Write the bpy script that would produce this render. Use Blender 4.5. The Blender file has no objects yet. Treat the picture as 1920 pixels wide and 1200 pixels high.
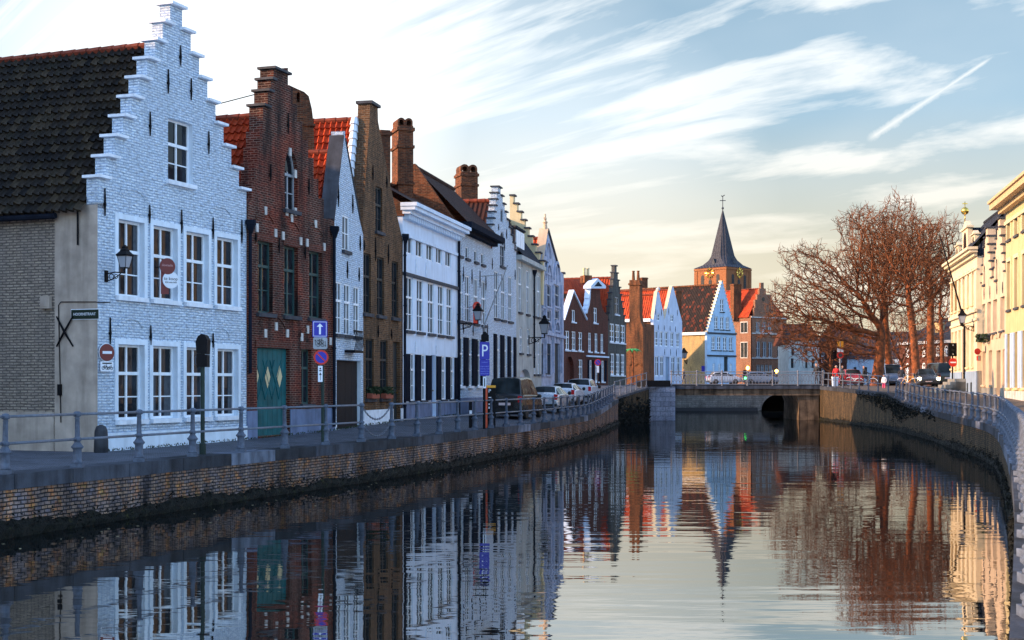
import bpy, bmesh, math, random
import numpy as np
from mathutils import Vector, Matrix
from mathutils.geometry import tessellate_polygon

# ------------------------------------------------------------------ camera, sky, sun
SC = bpy.context.scene
COL = SC.collection
F, CX, HY, ZE = 2600.0, 960.0, 722.0, 1.6          # focal length in photo pixels, horizon, eye height
cam = bpy.data.cameras.new("camera")
camo = bpy.data.objects.new("camera", cam)
COL.objects.link(camo)
camo.location = (0, 0, ZE)
camo.rotation_euler = (math.radians(90), 0, 0)
cam.sensor_width = 36
cam.lens = 36 * F / 1920
cam.shift_y = (HY - 600) / 1920
cam.clip_start = 0.1
cam.clip_end = 4000
SC.camera = camo
SUN = Vector((-0.985, -0.17, 0)).normalized()
SUN_EL = math.radians(20)
sl = bpy.data.lights.new("sun", 'SUN')
sl.energy = 2.0
sl.angle = math.radians(0.5)
sl.color = (1.0, 0.60, 0.31)
so = bpy.data.objects.new("sun", sl)
COL.objects.link(so)
sd = Vector((SUN.x * math.cos(SUN_EL), SUN.y * math.cos(SUN_EL), math.sin(SUN_EL)))
so.rotation_euler = sd.to_track_quat('Z', 'Y').to_euler()
so.location = (-60, -10, 60)
SC.view_settings.view_transform = 'Standard'
SC.view_settings.look = 'None'
SC.view_settings.exposure = 2.1
SC.view_settings.gamma = 1

def N(nt, t, **kw):
    n = nt.nodes.new(t)
    for k, v in kw.items():
        if k.startswith('i_'):
            n.inputs[k[2:].replace('_', ' ')].default_value = v
        else:
            setattr(n, k, v)
    return n

def math_(nt, op, a, b=None, c=None, clamp=False):
    n = nt.nodes.new('ShaderNodeMath'); n.operation = op; n.use_clamp = clamp
    for i, x in enumerate((a, b, c)):
        if x is None: continue
        if isinstance(x, (int, float)): n.inputs[i].default_value = x
        else: nt.links.new(x, n.inputs[i])
    return n.outputs[0]

def ramp(nt, fac, stops, interp='LINEAR'):
    n = nt.nodes.new('ShaderNodeValToRGB')
    n.color_ramp.interpolation = interp
    el = n.color_ramp.elements
    while len(el) < len(stops): el.new(0.5)
    for e, (p, c) in zip(el, stops):
        e.position = p
        e.color = (c, c, c, 1) if isinstance(c, (int, float)) else (*c, 1)
    nt.links.new(fac, n.inputs[0])
    return n.outputs[0]

def mix(nt, fac, a, b, mode='MIX'):
    n = nt.nodes.new('ShaderNodeMix'); n.data_type = 'RGBA'; n.blend_type = mode
    for sock, x in ((n.inputs[0], fac), (n.inputs[6], a), (n.inputs[7], b)):
        if isinstance(x, (int, float)): sock.default_value = x
        elif isinstance(x, tuple): sock.default_value = (*x, 1)
        else: nt.links.new(x, sock)
    return n.outputs[2]

def pxdir(px, py):
    return Vector(((px - CX) / F, 1, (HY - py) / F)).normalized()

def make_world():
    w = bpy.data.worlds.new("World"); SC.world = w; w.use_nodes = True
    nt = w.node_tree; nt.nodes.clear()
    L = nt.links.new
    sky = N(nt, 'ShaderNodeTexSky', sky_type='NISHITA', sun_disc=False)
    sky.sun_elevation = SUN_EL
    sky.sun_rotation = math.atan2(SUN.x, SUN.y)
    sky.altitude = 0; sky.air_density = 1.0; sky.dust_density = 0.6; sky.ozone_density = 2.2
    tc = N(nt, 'ShaderNodeTexCoord')
    d = tc.outputs['Generated']
    # cirrus bands: all run parallel to one direction of the air, so they fan out from it
    ax = pxdir(-600, 640)
    up = Vector((0, 0, 1))
    b1 = ax.cross(up).normalized(); b2 = b1.cross(ax).normalized()
    def dot(v):
        n = N(nt, 'ShaderNodeVectorMath', operation='DOT_PRODUCT')
        L(d, n.inputs[0]); n.inputs[1].default_value = v
        return n.outputs['Value']
    al, e1, e2 = dot(ax), dot(b1), dot(b2)
    den = math_(nt, 'MAXIMUM', al, 0.15)
    p1 = math_(nt, 'DIVIDE', e1, den); p2 = math_(nt, 'DIVIDE', e2, den)
    phi = math_(nt, 'ARCTAN2', p2, p1)
    rad = math_(nt, 'SQRT', math_(nt, 'ADD', math_(nt, 'MULTIPLY', p1, p1), math_(nt, 'MULTIPLY', p2, p2)))
    cb = N(nt, 'ShaderNodeCombineXYZ')
    L(math_(nt, 'MULTIPLY', phi, 14.0), cb.inputs[0]); L(math_(nt, 'MULTIPLY', rad, 1.7), cb.inputs[1])
    n1 = N(nt, 'ShaderNodeTexNoise', i_Scale=1.7, i_Detail=7.0, i_Roughness=0.57, i_Distortion=0.25)
    L(cb.outputs[0], n1.inputs['Vector'])
    cb2 = N(nt, 'ShaderNodeCombineXYZ')
    L(math_(nt, 'MULTIPLY', phi, 7.0), cb2.inputs[0]); L(math_(nt, 'MULTIPLY', rad, 2.0), cb2.inputs[1]); cb2.inputs[2].default_value = 7.3
    n2 = N(nt, 'ShaderNodeTexNoise', i_Scale=1.3, i_Detail=3.0, i_Roughness=0.5)
    L(cb2.outputs[0], n2.inputs['Vector'])
    streak = ramp(nt, n1.outputs['Fac'], [(0.475, 0.0), (0.54, 0.5), (0.605, 1.0)])
    broad = ramp(nt, n2.outputs['Fac'], [(0.38, 0.0), (0.66, 1.0)])
    # veil of thin bright cloud towards the sun side
    veil = math_(nt, 'MAXIMUM', ramp(nt, dot(pxdir(420, 280)), [(0.958, 0.0), (0.983, 0.35), (0.996, 0.95)]), ramp(nt, dot(pxdir(1000, 420)), [(0.986, 0.0), (0.999, 0.55)]))
    # contrail
    ca, cbv = pxdir(1622, 266), pxdir(1868, 102)
    nrm = ca.cross(cbv).normalized(); mid = (ca + cbv).normalized(); tang = (cbv - ca).normalized()
    off = math_(nt, 'ABSOLUTE', dot(nrm)); along = dot(tang - mid * tang.dot(mid))
    half = 0.5 * math.acos(max(-1, min(1, ca.dot(cbv))))
    t01 = math_(nt, 'DIVIDE', math_(nt, 'ADD', along, half), 2 * half)
    nw = N(nt, 'ShaderNodeTexNoise', i_Scale=90.0, i_Detail=6.0, i_Roughness=0.75)
    L(d, nw.inputs['Vector'])
    wid = math_(nt, 'MULTIPLY', math_(nt, 'MULTIPLY_ADD', nw.outputs['Fac'], 0.0095, -0.0010), math_(nt, 'SUBTRACT', 1.15, math_(nt, 'MULTIPLY', t01, 0.75)))
    tr = math_(nt, 'SUBTRACT', 1.0, math_(nt, 'DIVIDE', off, wid), clamp=True)
    tri = math_(nt, 'MULTIPLY', math_(nt, 'MULTIPLY', t01, 12, clamp=True), math_(nt, 'MULTIPLY', math_(nt, 'SUBTRACT', 1.0, t01), 10, clamp=True))
    front = math_(nt, 'GREATER_THAN', dot(mid), 0.5)
    trail = math_(nt, 'MULTIPLY', math_(nt, 'MULTIPLY', tr, tri), math_(nt, 'MULTIPLY', front, 1.0))
    # sky: Nishita, its blue greyed a little by thin haze, warmer low down
    sep = N(nt, 'ShaderNodeSeparateXYZ'); L(d, sep.inputs[0])
    zz = math_(nt, 'MAXIMUM', sep.outputs[2], 0.0)
    base = N(nt, 'ShaderNodeVectorMath', operation='SCALE'); L(sky.outputs[0], base.inputs[0]); base.inputs['Scale'].default_value = SKY_GAIN
    low = ramp(nt, zz, [(0.0, 1.0), (0.09, 0.85), (0.19, 0.0)])
    thin = ramp(nt, zz, [(0.0, 0.85), (0.36, 0.85), (0.6, 0.10)])
    thin = math_(nt, 'MULTIPLY', thin, ramp(nt, math_(nt, 'MULTIPLY_ADD', dot(Vector((0, 1, 0))), 0.5, 0.5), [(0.5, 0.2), (0.9, 1.0)]))
    c = mix(nt, thin, base.outputs[0], SKY_HAZE)
    c = mix(nt, math_(nt, 'MULTIPLY', low, 0.8), c, SKY_WARM)
    cl = math_(nt, 'ADD', math_(nt, 'MULTIPLY', streak, 0.85), math_(nt, 'MULTIPLY', broad, 0.15), clamp=True)
    cl = math_(nt, 'MULTIPLY', cl, ramp(nt, math_(nt, 'MULTIPLY_ADD', dot(Vector((0, 1, 0))), 0.5, 0.5), [(0.55, 0.10), (0.85, 1.0)]))
    cl = math_(nt, 'MAXIMUM', cl, trail)
    lowc = mix(nt, low, SKY_CLOUD, SKY_CLOUD_LOW)
    c = mix(nt, cl, c, lowc)
    c = mix(nt, math_(nt, 'MULTIPLY', veil, 0.92), c, mix(nt, low, SKY_VEIL, SKY_CLOUD_LOW))
    bg = N(nt, 'ShaderNodeBackground', i_Strength=0.15)
    L(c, bg.inputs[0])
    out = N(nt, 'ShaderNodeOutputWorld'); L(bg.outputs[0], out.inputs[0])
SKY_GAIN = 1.0
SKY_HAZE = (0.34, 0.50, 0.565)
SKY_WARM = (1.42, 1.16, 0.74)
SKY_CLOUD = (1.50, 1.60, 1.64)
SKY_CLOUD_LOW = (1.72, 1.56, 1.24)
SKY_VEIL = (2.0, 2.1, 2.15)
make_world()

# ------------------------------------------------------------------ helpers
def uu(px): return (px - CX) / F
def PT(px, Y, py=None, z=0.0):
    return Vector((uu(px) * Y, Y, z if py is None else ZE + (HY - py) * Y / F))
def zat(py, Y): return ZE + (HY - py) * Y / F

class Fr:
    """upright frame: a along, d outwards, z up (z absolute)"""
    def __init__(s, x, y, fx, fy):
        l = math.hypot(fx, fy); s.o = Vector((x, y, 0)); s.f = Vector((fx / l, fy / l, 0)); s.n = Vector((fy / l, -fx / l, 0))
    def w(s, a, d, z): return s.o + s.f * a + s.n * d + Vector((0, 0, z))
    def a(s, px):
        u = uu(px); return (u * s.o.y - s.o.x) / (s.f.x - u * s.f.y)
    def az(s, px, py):
        a = s.a(px); return a, zat(py, s.o.y + s.f.y * a)
    def ad(s, px, d):      # same with the plane moved out by d
        o = s.o + s.n * d; u = uu(px); return (u * o.y - o.x) / (s.f.x - u * s.f.y)
    def side(s, a, d=0):   # frame of the wall standing at a, running back from the front, outward towards -a
        o = s.w(a, d, 0); k = Fr(o.x, o.y, -s.n.x, -s.n.y); k.n = -s.f; return k

class MB:
    def __init__(s): s.v = []; s.f = []; s.m = []; s.uv = []
    def face(s, pts, m=0, uv=None):
        i = len(s.v); s.v.extend(pts); s.f.append(tuple(range(i, i + len(pts)))); s.m.append(m); s.uv.append(uv)
    def hexa(s, p, m=0):
        for q in ((0, 3, 2, 1), (4, 5, 6, 7), (0, 1, 5, 4), (1, 2, 6, 5), (2, 3, 7, 6), (3, 0, 4, 7)):
            s.face([p[k] for k in q], m)
    def box(s, fr, a0, a1, d0, d1, z0, z1, m=0):
        w = fr.w
        s.hexa([w(a0, d1, z0), w(a1, d1, z0), w(a1, d0, z0), w(a0, d0, z0), w(a0, d1, z1), w(a1, d1, z1), w(a1, d0, z1), w(a0, d0, z1)], m)
    def fan(s, fr, polys, d, m=0, flip=False):
        tris = tessellate_polygon([[Vector((a, z, 0)) for a, z in p] for p in polys])
        flat = [q for p in polys for q in p]
        for t in tris:
            t = list(t)
            (ax, az), (bx, bz), (cx, cz) = (flat[k] for k in t)
            ar = (bx - ax) * (cz - az) - (cx - ax) * (bz - az)
            if abs(ar) < 1e-9: continue
            if (ar < 0) != flip: t.reverse()
            s.face([fr.w(flat[k][0], d, flat[k][1]) for k in t], m)
    def prism(s, fr, poly, d0, d1, m=0, mside=None, front=True, back=True):
        """poly [(a,z)] extruded from d0 (back) to d1 (front)"""
        if front: s.fan(fr, [poly], d1, m)
        if back: s.fan(fr, [poly], d0, m, True)
        ar = sum(poly[i][0] * poly[(i + 1) % len(poly)][1] - poly[(i + 1) % len(poly)][0] * poly[i][1] for i in range(len(poly)))
        P = poly if ar > 0 else poly[::-1]
        for i in range(len(P)):
            (a0, z0), (a1, z1) = P[i], P[(i + 1) % len(P)]
            s.face([fr.w(a0, d1, z0), fr.w(a0, d0, z0), fr.w(a1, d0, z1), fr.w(a1, d1, z1)], m if mside is None else mside)
    def tube(s, pts, r, n=6, m=0, cap=True):
        pts = [Vector(p) for p in pts]
        rr = r if isinstance(r, (list, tuple)) else [r] * len(pts)
        rings = []
        prev = None
        for i, p in enumerate(pts):
            t = (pts[min(i + 1, len(pts) - 1)] - pts[max(i - 1, 0)])
            if t.length < 1e-9: t = Vector((0, 0, 1))
            t.normalize()
            if prev is None:
                x = t.orthogonal().normalized()
            else:
                x = prev - t * prev.dot(t)
                x = x.normalized() if x.length > 1e-6 else t.orthogonal().normalized()
            prev = x; y = t.cross(x)
            rings.append([p + (x * math.cos(2 * math.pi * k / n) + y * math.sin(2 * math.pi * k / n)) * rr[i] for k in range(n)])
        s.loft(rings, m, cap)
    def loft(s, rings, m=0, cap=True, closed=True):
        i0 = len(s.v); n = len(rings[0])
        for r in rings: s.v.extend(r)
        for i in range(len(rings) - 1):
            for k in range(n if closed else n - 1):
                a = i0 + i * n + k; b = i0 + i * n + (k + 1) % n
                s.f.append((a, b, b + n, a + n)); s.m.append(m); s.uv.append(None)
        if cap:
            s.f.append(tuple(i0 + k for k in range(n))[::-1]); s.m.append(m); s.uv.append(None)
            e = i0 + (len(rings) - 1) * n
            s.f.append(tuple(e + k for k in range(n))); s.m.append(m); s.uv.append(None)
    def lathe(s, c, prof, n=10, m=0, axis=None):
        """prof [(r, h)] about the axis (default up) through c"""
        ax = Vector((0, 0, 1)) if axis is None else axis.normalized()
        x = ax.orthogonal().normalized(); y = ax.cross(x)
        rings = [[c + ax * h + (x * math.cos(2 * math.pi * k / n) + y * math.sin(2 * math.pi * k / n)) * max(r, 1e-4) for k in range(n)] for r, h in prof]
        s.loft(rings, m, True)
    def disc(s, fr, a, z, r, d0, d1, m=0, n=24):
        s.prism(fr, [(a + r * math.cos(2 * math.pi * k / n), z + r * math.sin(2 * math.pi * k / n)) for k in range(n)], d0, d1, m)
    def mesh(s, name, mats, off=Vector((0, 0, 0)), smooth=False):
        me = bpy.data.meshes.new(name)
        V = np.array([tuple(v) for v in s.v], dtype=np.float64)
        if len(V) == 0: V = np.zeros((0, 3))
        me.from_pydata((V - np.array(off)).tolist(), [], s.f)
        for m in (mats if isinstance(mats, (list, tuple)) else [mats]): me.materials.append(m)
        me.polygons.foreach_set('material_index', s.m)
        me.update()
        ul = me.uv_layers.new(name='uv')
        nl = len(me.loops)
        li = np.zeros(nl, dtype=np.int32); me.loops.foreach_get('vertex_index', li)
        tot = np.zeros(len(me.polygons), dtype=np.int32); me.polygons.foreach_get('loop_total', tot)
        nr = np.zeros(len(me.polygons) * 3); me.polygons.foreach_get('normal', nr); nr = nr.reshape(-1, 3)
        NN = np.repeat(nr, tot, axis=0); P = V[li]
        h = np.hypot(NN[:, 0], NN[:, 1]); flat = np.abs(NN[:, 2]) > 0.8
        hx = np.where(h > 1e-6, -NN[:, 1] / np.maximum(h, 1e-6), 1); hy = np.where(h > 1e-6, NN[:, 0] / np.maximum(h, 1e-6), 0)
        # second axis lies up the slope of the face
        sl_ = np.sqrt(np.maximum(1 - NN[:, 2] ** 2, 1e-6))
        U = np.where(flat, P[:, 0], P[:, 0] * hx + P[:, 1] * hy)
        W = np.where(flat, P[:, 1], P[:, 2] / sl_)
        UV = np.stack([U, W], 1)
        k = 0
        for t, q in zip(tot, s.uv):
            if q is not None: UV[k:k + t] = q
            k += t
        ul.data.foreach_set('uv', UV.ravel())
        if smooth: me.polygons.foreach_set('use_smooth', [True] * len(me.polygons))
        return me
    def build(s, name, mats, parent=None, smooth=False):
        """one mesh object; its vertices are relative to the top-level object it belongs to"""
        off = Vector((0, 0, 0)) if parent is None else parent.matrix_basis.translation.copy()
        if parent is not None and parent.parent is not None: off = parent.parent.matrix_basis.translation.copy()
        o = bpy.data.objects.new(name, s.mesh(name, mats, off, smooth)); COL.objects.link(o)
        if parent is not None: o.parent = parent
        return o

def thing(name, label, cat, loc=(0, 0, 0), group=None):
    o = bpy.data.objects.new(name, None); COL.objects.link(o); o.location = loc
    o.empty_display_size = 0.2
    o['label'] = label; o['category'] = cat
    if group: o['group'] = group
    return o
def struct(o, kind='structure'):
    o['kind'] = kind; return o
def tag(o, label, cat, group=None):
    o['label'] = label; o['category'] = cat
    if group: o['group'] = group
    return o
def recenter(o, p):
    """move a lone mesh's origin to p"""
    o.data.transform(Matrix.Translation(-Vector(p))); o.location = p; return o
def lettering(body, fr, a, d, z, size, m, parent, align='CENTER', name='lettering', sx=1.0):
    cu = bpy.data.curves.new(name, 'FONT'); cu.body = body; cu.size = size; cu.align_x = align; cu.align_y = 'CENTER'; cu.extrude = 0.002
    cu.materials.append(m); cu.resolution_u = 3
    t = bpy.data.objects.new(name, cu); COL.objects.link(t)
    me = bpy.data.meshes.new_from_object(t.evaluated_get(bpy.context.evaluated_depsgraph_get())); bpy.data.objects.remove(t)
    me.name = name
    o = bpy.data.objects.new(name, me); COL.objects.link(o)
    root = parent.parent if parent.parent is not None else parent
    R = Matrix((fr.f, Vector((0, 0, 1)), fr.n)).transposed().to_4x4()
    o.matrix_basis = Matrix.Translation(fr.w(a, d, z) - root.matrix_basis.translation) @ R @ Matrix.Diagonal((sx, 1, 1, 1))
    o.parent = parent
    return o

# ------------------------------------------------------------------ materials
def newmat(name, color=(0.5, 0.5, 0.5), rough=0.7, metal=0.0, spec=0.5):
    m = bpy.data.materials.new(name); m.use_nodes = True
    b = m.node_tree.nodes['Principled BSDF']
    b.inputs['Base Color'].default_value = (*color, 1); b.inputs['Roughness'].default_value = rough
    b.inputs['Metallic'].default_value = metal; b.inputs['Specular IOR Level'].default_value = spec
    return m
def parts_(m): return m.node_tree, m.node_tree.nodes['Principled BSDF'], m.node_tree.links.new
def uvnode(nt, sx=1, sy=1):
    u = N(nt, 'ShaderNodeUVMap'); mp = N(nt, 'ShaderNodeMapping'); mp.inputs['Scale'].default_value = (sx, sy, 1)
    nt.links.new(u.outputs[0], mp.inputs[0]); return mp.outputs[0]
def posnode(nt): return N(nt, 'ShaderNodeNewGeometry').outputs['Position']
def noise(nt, vec, scale, detail=4, rough=0.55):
    n = N(nt, 'ShaderNodeTexNoise', i_Scale=float(scale), i_Detail=float(detail), i_Roughness=rough)
    nt.links.new(vec, n.inputs['Vector']); return n.outputs['Fac']
def bump(nt, b, h, strength, dist):
    n = N(nt, 'ShaderNodeBump', i_Strength=strength, i_Distance=dist); nt.links.new(h, n.inputs['Height'])
    nt.links.new(n.outputs[0], b.inputs['Normal'])
def mottled(name, color, rough=0.75, amt=0.25, scale=3.0, bmp=0.3, bs=40, bd=0.01, metal=0.0, spec=0.2, streak=True):
    m = newmat(name, color, rough, metal, spec); nt, b, L = parts_(m)
    p = posnode(nt)
    n1 = noise(nt, p, scale, 5)
    c = mix(nt, ramp(nt, n1, [(0.3, 0.0), (0.7, 1.0)]), tuple(x * (1 - amt) for x in color), tuple(min(1, x * (1 + amt * 0.5)) for x in color))
    if streak:
        n2 = noise(nt, uvnode(nt, 3.5, 0.35), 1.0, 4)
        c = mix(nt, 1.0, c, ramp(nt, n2, [(0.32, 1 - amt), (0.55, 1.0)]), 'MULTIPLY')
    L(c, b.inputs['Base Color'])
    if bmp: bump(nt, b, noise(nt, p, bs, 4), bmp, bd)
    return m
def brick(name, c1, c2, mortar, bw=0.215, rh=0.068, ms=0.011, bmp=0.8, dirt=0.5, dirtc=(0.03, 0.025, 0.02), rough=0.85, patch=None, bd=0.016, wob=0.03, grain=0.5):
    m = newmat(name, c1, rough, 0, 0.12); nt, b, L = parts_(m)
    uv = uvnode(nt)
    # uneven hand laid courses
    nz = N(nt, 'ShaderNodeTexNoise', i_Scale=2.2, i_Detail=2.0); L(uv, nz.inputs['Vector'])
    vm = N(nt, 'ShaderNodeVectorMath', operation='MULTIPLY_ADD'); L(nz.outputs['Color'], vm.inputs[0]); vm.inputs[1].default_value = (wob, wob, 0); L(uv, vm.inputs[2])
    t = N(nt, 'ShaderNodeTexBrick', offset=0.5, i_Scale=1.0, i_Mortar_Size=ms, i_Mortar_Smooth=0.3, i_Bias=0.0, i_Brick_Width=bw, i_Row_Height=rh)
    L(vm.outputs[0], t.inputs['Vector'])
    t.inputs['Color1'].default_value = (*c1, 1); t.inputs['Color2'].default_value = (*c2, 1); t.inputs['Mortar'].default_value = (*mortar, 1)
    p = posnode(nt)
    c = t.outputs['Color']
    if patch:
        pn = noise(nt, p, 0.7, 4)
        c = mix(nt, ramp(nt, pn, [(0.47, 0.0), (0.6, 0.75)]), c, mix(nt, 1.0, c, patch, 'MULTIPLY'))
    n2 = noise(nt, uvnode(nt, 6, 17), 1.0, 4, 0.62)
    c = mix(nt, 1.0, c, ramp(nt, n2, [(0.30, 1.0 - grain), (0.50, 0.95), (0.70, 1.0 + grain * 0.45)]), 'MULTIPLY')
    if dirt:
        n3 = noise(nt, uvnode(nt, 2.2, 0.4), 1.0, 5, 0.62)
        c = mix(nt, ramp(nt, n3, [(0.42, 0.0), (0.68, dirt)]), c, dirtc)
    L(c, b.inputs['Base Color'])
    h = math_(nt, 'ADD', math_(nt, 'MULTIPLY', t.outputs['Fac'], -1.0), math_(nt, 'ADD', math_(nt, 'MULTIPLY', noise(nt, p, 30, 4), 0.6), n2))
    bump(nt, b, h, bmp, bd)
    return m
def quaymat():
    m = M_QUAY = brick('quay brick', (0.40, 0.26, 0.17), (0.22, 0.18, 0.18), (0.035, 0.033, 0.033), bw=0.19, rh=0.072, ms=0.013, dirt=0.95, dirtc=(0.007, 0.007, 0.008), bmp=1.0, bd=0.02, wob=0.05)
    nt, b, L = parts_(m); src = b.inputs['Base Color'].links[0].from_socket; p = posnode(nt)
    tint = ramp(nt, noise(nt, p, 2.6, 5, 0.7), [(0.30, (0.30, 0.33, 0.42)), (0.42, (0.85, 0.92, 1.08)), (0.52, (1.05, 1.0, 0.95)), (0.59, (1.5, 0.85, 0.5)), (0.66, (1.5, 1.25, 0.45)), (0.8, (0.8, 0.9, 1.1))])
    c = mix(nt, 0.85, src, tint, 'MULTIPLY')
    c = mix(nt, 1.0, c, ramp(nt, noise(nt, uvnode(nt, 0.55, 0.12), 1.0, 3, 0.6), [(0.36, 0.30), (0.52, 1.0), (0.7, 1.35)]), 'MULTIPLY')
    L(c, b.inputs['Base Color'])
    return m
def tilemat(name, cols, rough=0.7, moss=0.3, mossc=(0.03, 0.03, 0.015), unit=None, spec=0.15):
    """roof tiles; UV is in tile units (or metres with unit=(w,h))"""
    m = newmat(name, cols[0], rough, 0, spec); nt, b, L = parts_(m)
    uv = uvnode(nt, *((1 / unit[0], 1 / unit[1]) if unit else (1, 1)))
    fl = N(nt, 'ShaderNodeVectorMath', operation='FLOOR'); L(uv, fl.inputs[0])
    wn = N(nt, 'ShaderNodeTexWhiteNoise', noise_dimensions='2D'); L(fl.outputs[0], wn.inputs['Vector'])
    c = ramp(nt, wn.outputs['Value'], [(i / max(1, len(cols) - 1), k) for i, k in enumerate(cols)])
    p = posnode(nt)
    n1 = noise(nt, p, 1.1, 5, 0.65); n2 = noise(nt, p, 14, 3)
    c = mix(nt, 1.0, c, ramp(nt, n2, [(0.3, 0.6), (0.7, 1.15)]), 'MULTIPLY')
    c = mix(nt, ramp(nt, n1, [(0.45, 0.0), (0.7, moss)]), c, mossc)
    L(c, b.inputs['Base Color'])
    if unit:
        fr = N(nt, 'ShaderNodeVectorMath', operation='FRACTION'); L(uv, fr.inputs[0])
        sp = N(nt, 'ShaderNodeSeparateXYZ'); L(fr.outputs[0], sp.inputs[0])
        h = math_(nt, 'ADD', math_(nt, 'SINE', math_(nt, 'MULTIPLY', sp.outputs[0], 6.283)), math_(nt, 'MULTIPLY', sp.outputs[1], -1.5))
        bump(nt, b, h, 1.0, 0.03)
    else:
        bump(nt, b, noise(nt, p, 25, 4), 0.4, 0.01)
    return m
def glow(name, color, strength):
    m = bpy.data.materials.new(name); m.use_nodes = True
    b = m.node_tree.nodes['Principled BSDF']
    b.inputs['Base Color'].default_value = (*color, 1)
    b.inputs['Emission Color'].default_value = (*color, 1); b.inputs['Emission Strength'].default_value = strength
    return m

M = {}
WB = (0.70, 0.78, 0.92)
M['white_brick'] = brick('white painted brick', (0.80, 0.90, 0.98), (0.68, 0.80, 0.92), (0.42, 0.54, 0.72), bmp=1.0, dirt=0.35, dirtc=(0.38, 0.45, 0.54), ms=0.014, bd=0.04)
M['grey_brick'] = brick('limewashed grey brick', (0.45, 0.37, 0.29), (0.35, 0.29, 0.23), (0.17, 0.145, 0.125), bmp=1.0, dirt=0.45, dirtc=(0.13, 0.12, 0.12), ms=0.018, bd=0.03)
M['grey_stucco'] = mottled('grey stucco', (0.47, 0.395, 0.33), 0.9, 0.3, 2.0, 0.6, 60)
M['white_stucco'] = mottled('white stucco', (0.74, 0.84, 0.94), 0.85, 0.12, 2.5, 0.35, 50)
M['white_wall'] = mottled('bluish white plaster', (0.66, 0.78, 0.93), 0.8, 0.10, 1.5, 0.3, 25)
M['blue_plinth'] = mottled('blue painted plinth', (0.15, 0.20, 0.32), 0.7, 0.3, 2.0, 0.3, 25)
M['greywhite'] = mottled('greenish grey plaster', (0.42, 0.45, 0.44), 0.8, 0.22, 1.5, 0.3, 25)
M['stone_white'] = mottled('pale dressed stone', (0.58, 0.57, 0.55), 0.75, 0.3, 4, 0.3, 40)
M['stone_blue'] = mottled('bluish gothic stone', (0.40, 0.46, 0.60), 0.8, 0.3, 3, 0.4, 25)
M['bridge_stone'] = mottled('weathered bridge stone', (0.13, 0.092, 0.062), 0.85, 0.7, 1.4, 0.6, 25, 0.02)
M['coping'] = mottled('coping stone', (0.052, 0.060, 0.078), 0.75, 0.55, 1.6, 0.6, 30, 0.015)
M['coping_dark'] = mottled('dark coping stone', (0.028, 0.032, 0.040), 0.8, 0.55, 2.2, 0.6, 30, 0.015)
M['coping_pale'] = mottled('pale coping stone', (0.15, 0.175, 0.23), 0.75, 0.6, 1.6, 0.6, 30, 0.015)
M['red_brick'] = brick('old red brick', (0.125, 0.029, 0.018), (0.045, 0.015, 0.012), (0.22, 0.15, 0.12), dirt=0.95, dirtc=(0.012, 0.011, 0.012), patch=(1.5, 0.75, 0.6), ms=0.013)
M['brown_brick'] = brick('yellow brown brick', (0.205, 0.098, 0.042), (0.08, 0.040, 0.022), (0.22, 0.16, 0.11), dirt=0.8, dirtc=(0.035, 0.026, 0.018))
M['far_red'] = brick('dull red brick', (0.15, 0.040, 0.026), (0.10, 0.026, 0.018), (0.18, 0.11, 0.09), dirt=0.5)
M['far_grey'] = brick('sooty grey brick', (0.13, 0.13, 0.12), (0.09, 0.09, 0.085), (0.17, 0.17, 0.16), dirt=0.6)
M['orange_brick'] = brick('orange brick', (0.30, 0.090, 0.032), (0.16, 0.046, 0.018), (0.24, 0.14, 0.08), dirt=0.9)
M['tudor_brick'] = brick('pinkish orange brick', (0.32, 0.125, 0.065), (0.22, 0.08, 0.045), (0.40, 0.30, 0.22), dirt=0.35)
M['cream_brick'] = brick('cream limewashed brick', (0.62, 0.46, 0.22), (0.52, 0.38, 0.18), (0.45, 0.34, 0.18), dirt=0.45, dirtc=(0.2, 0.16, 0.12))
M['chimney_brick'] = brick('chimney brick', (0.26, 0.075, 0.028), (0.09, 0.028, 0.016), (0.20, 0.12, 0.075), dirt=0.75)
M['quay_brick'] = quaymat()
M['quay_mossy'] = brick('mossy quay brick', (0.16, 0.10, 0.05), (0.07, 0.05, 0.032), (0.02, 0.02, 0.016), bw=0.19, rh=0.072, ms=0.013, dirt=0.97, dirtc=(0.010, 0.011, 0.006), bd=0.02, wob=0.05)
M['canal_stone'] = brick('grey canal stone', (0.19, 0.18, 0.165), (0.13, 0.125, 0.115), (0.08, 0.075, 0.07), bw=0.5, rh=0.22, dirt=0.5)
M['ashlar'] = brick('blue grey ashlar', (0.22, 0.25, 0.32), (0.16, 0.18, 0.24), (0.10, 0.11, 0.14), bw=0.8, rh=0.36, ms=0.02, dirt=0.4)
M['cream'] = mottled('cream plaster', (0.64, 0.54, 0.37), 0.8, 0.12, 1.5, 0.2, 20)
M['peach'] = mottled('peach plaster', (0.56, 0.43, 0.30), 0.8, 0.15, 1.5, 0.25, 20)
M['yellow'] = mottled('yellow plaster', (0.52, 0.42, 0.22), 0.8, 0.12, 1.5, 0.2, 20)
M['lightyellow'] = mottled('pale yellow trim', (0.62, 0.52, 0.31), 0.8, 0.1, 1.5, 0.2, 20)
M['orange_trim'] = mottled('orange cornice paint', (0.54, 0.37, 0.20), 0.7, 0.12, 1.5, 0.1, 20)
M['slateblue'] = mottled('slate blue base paint', (0.26, 0.35, 0.47), 0.8, 0.15, 1.5, 0.2, 20)
M['greybase'] = mottled('grey base paint', (0.24, 0.24, 0.22), 0.8, 0.2, 1.5, 0.2, 20)
M['far_white'] = mottled('blue white plaster', (0.56, 0.64, 0.80), 0.8, 0.12, 1.2, 0.2, 15)
M['far_blue'] = mottled('light blue plaster', (0.44, 0.62, 0.82), 0.8, 0.12, 1.2, 0.2, 15)
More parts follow.
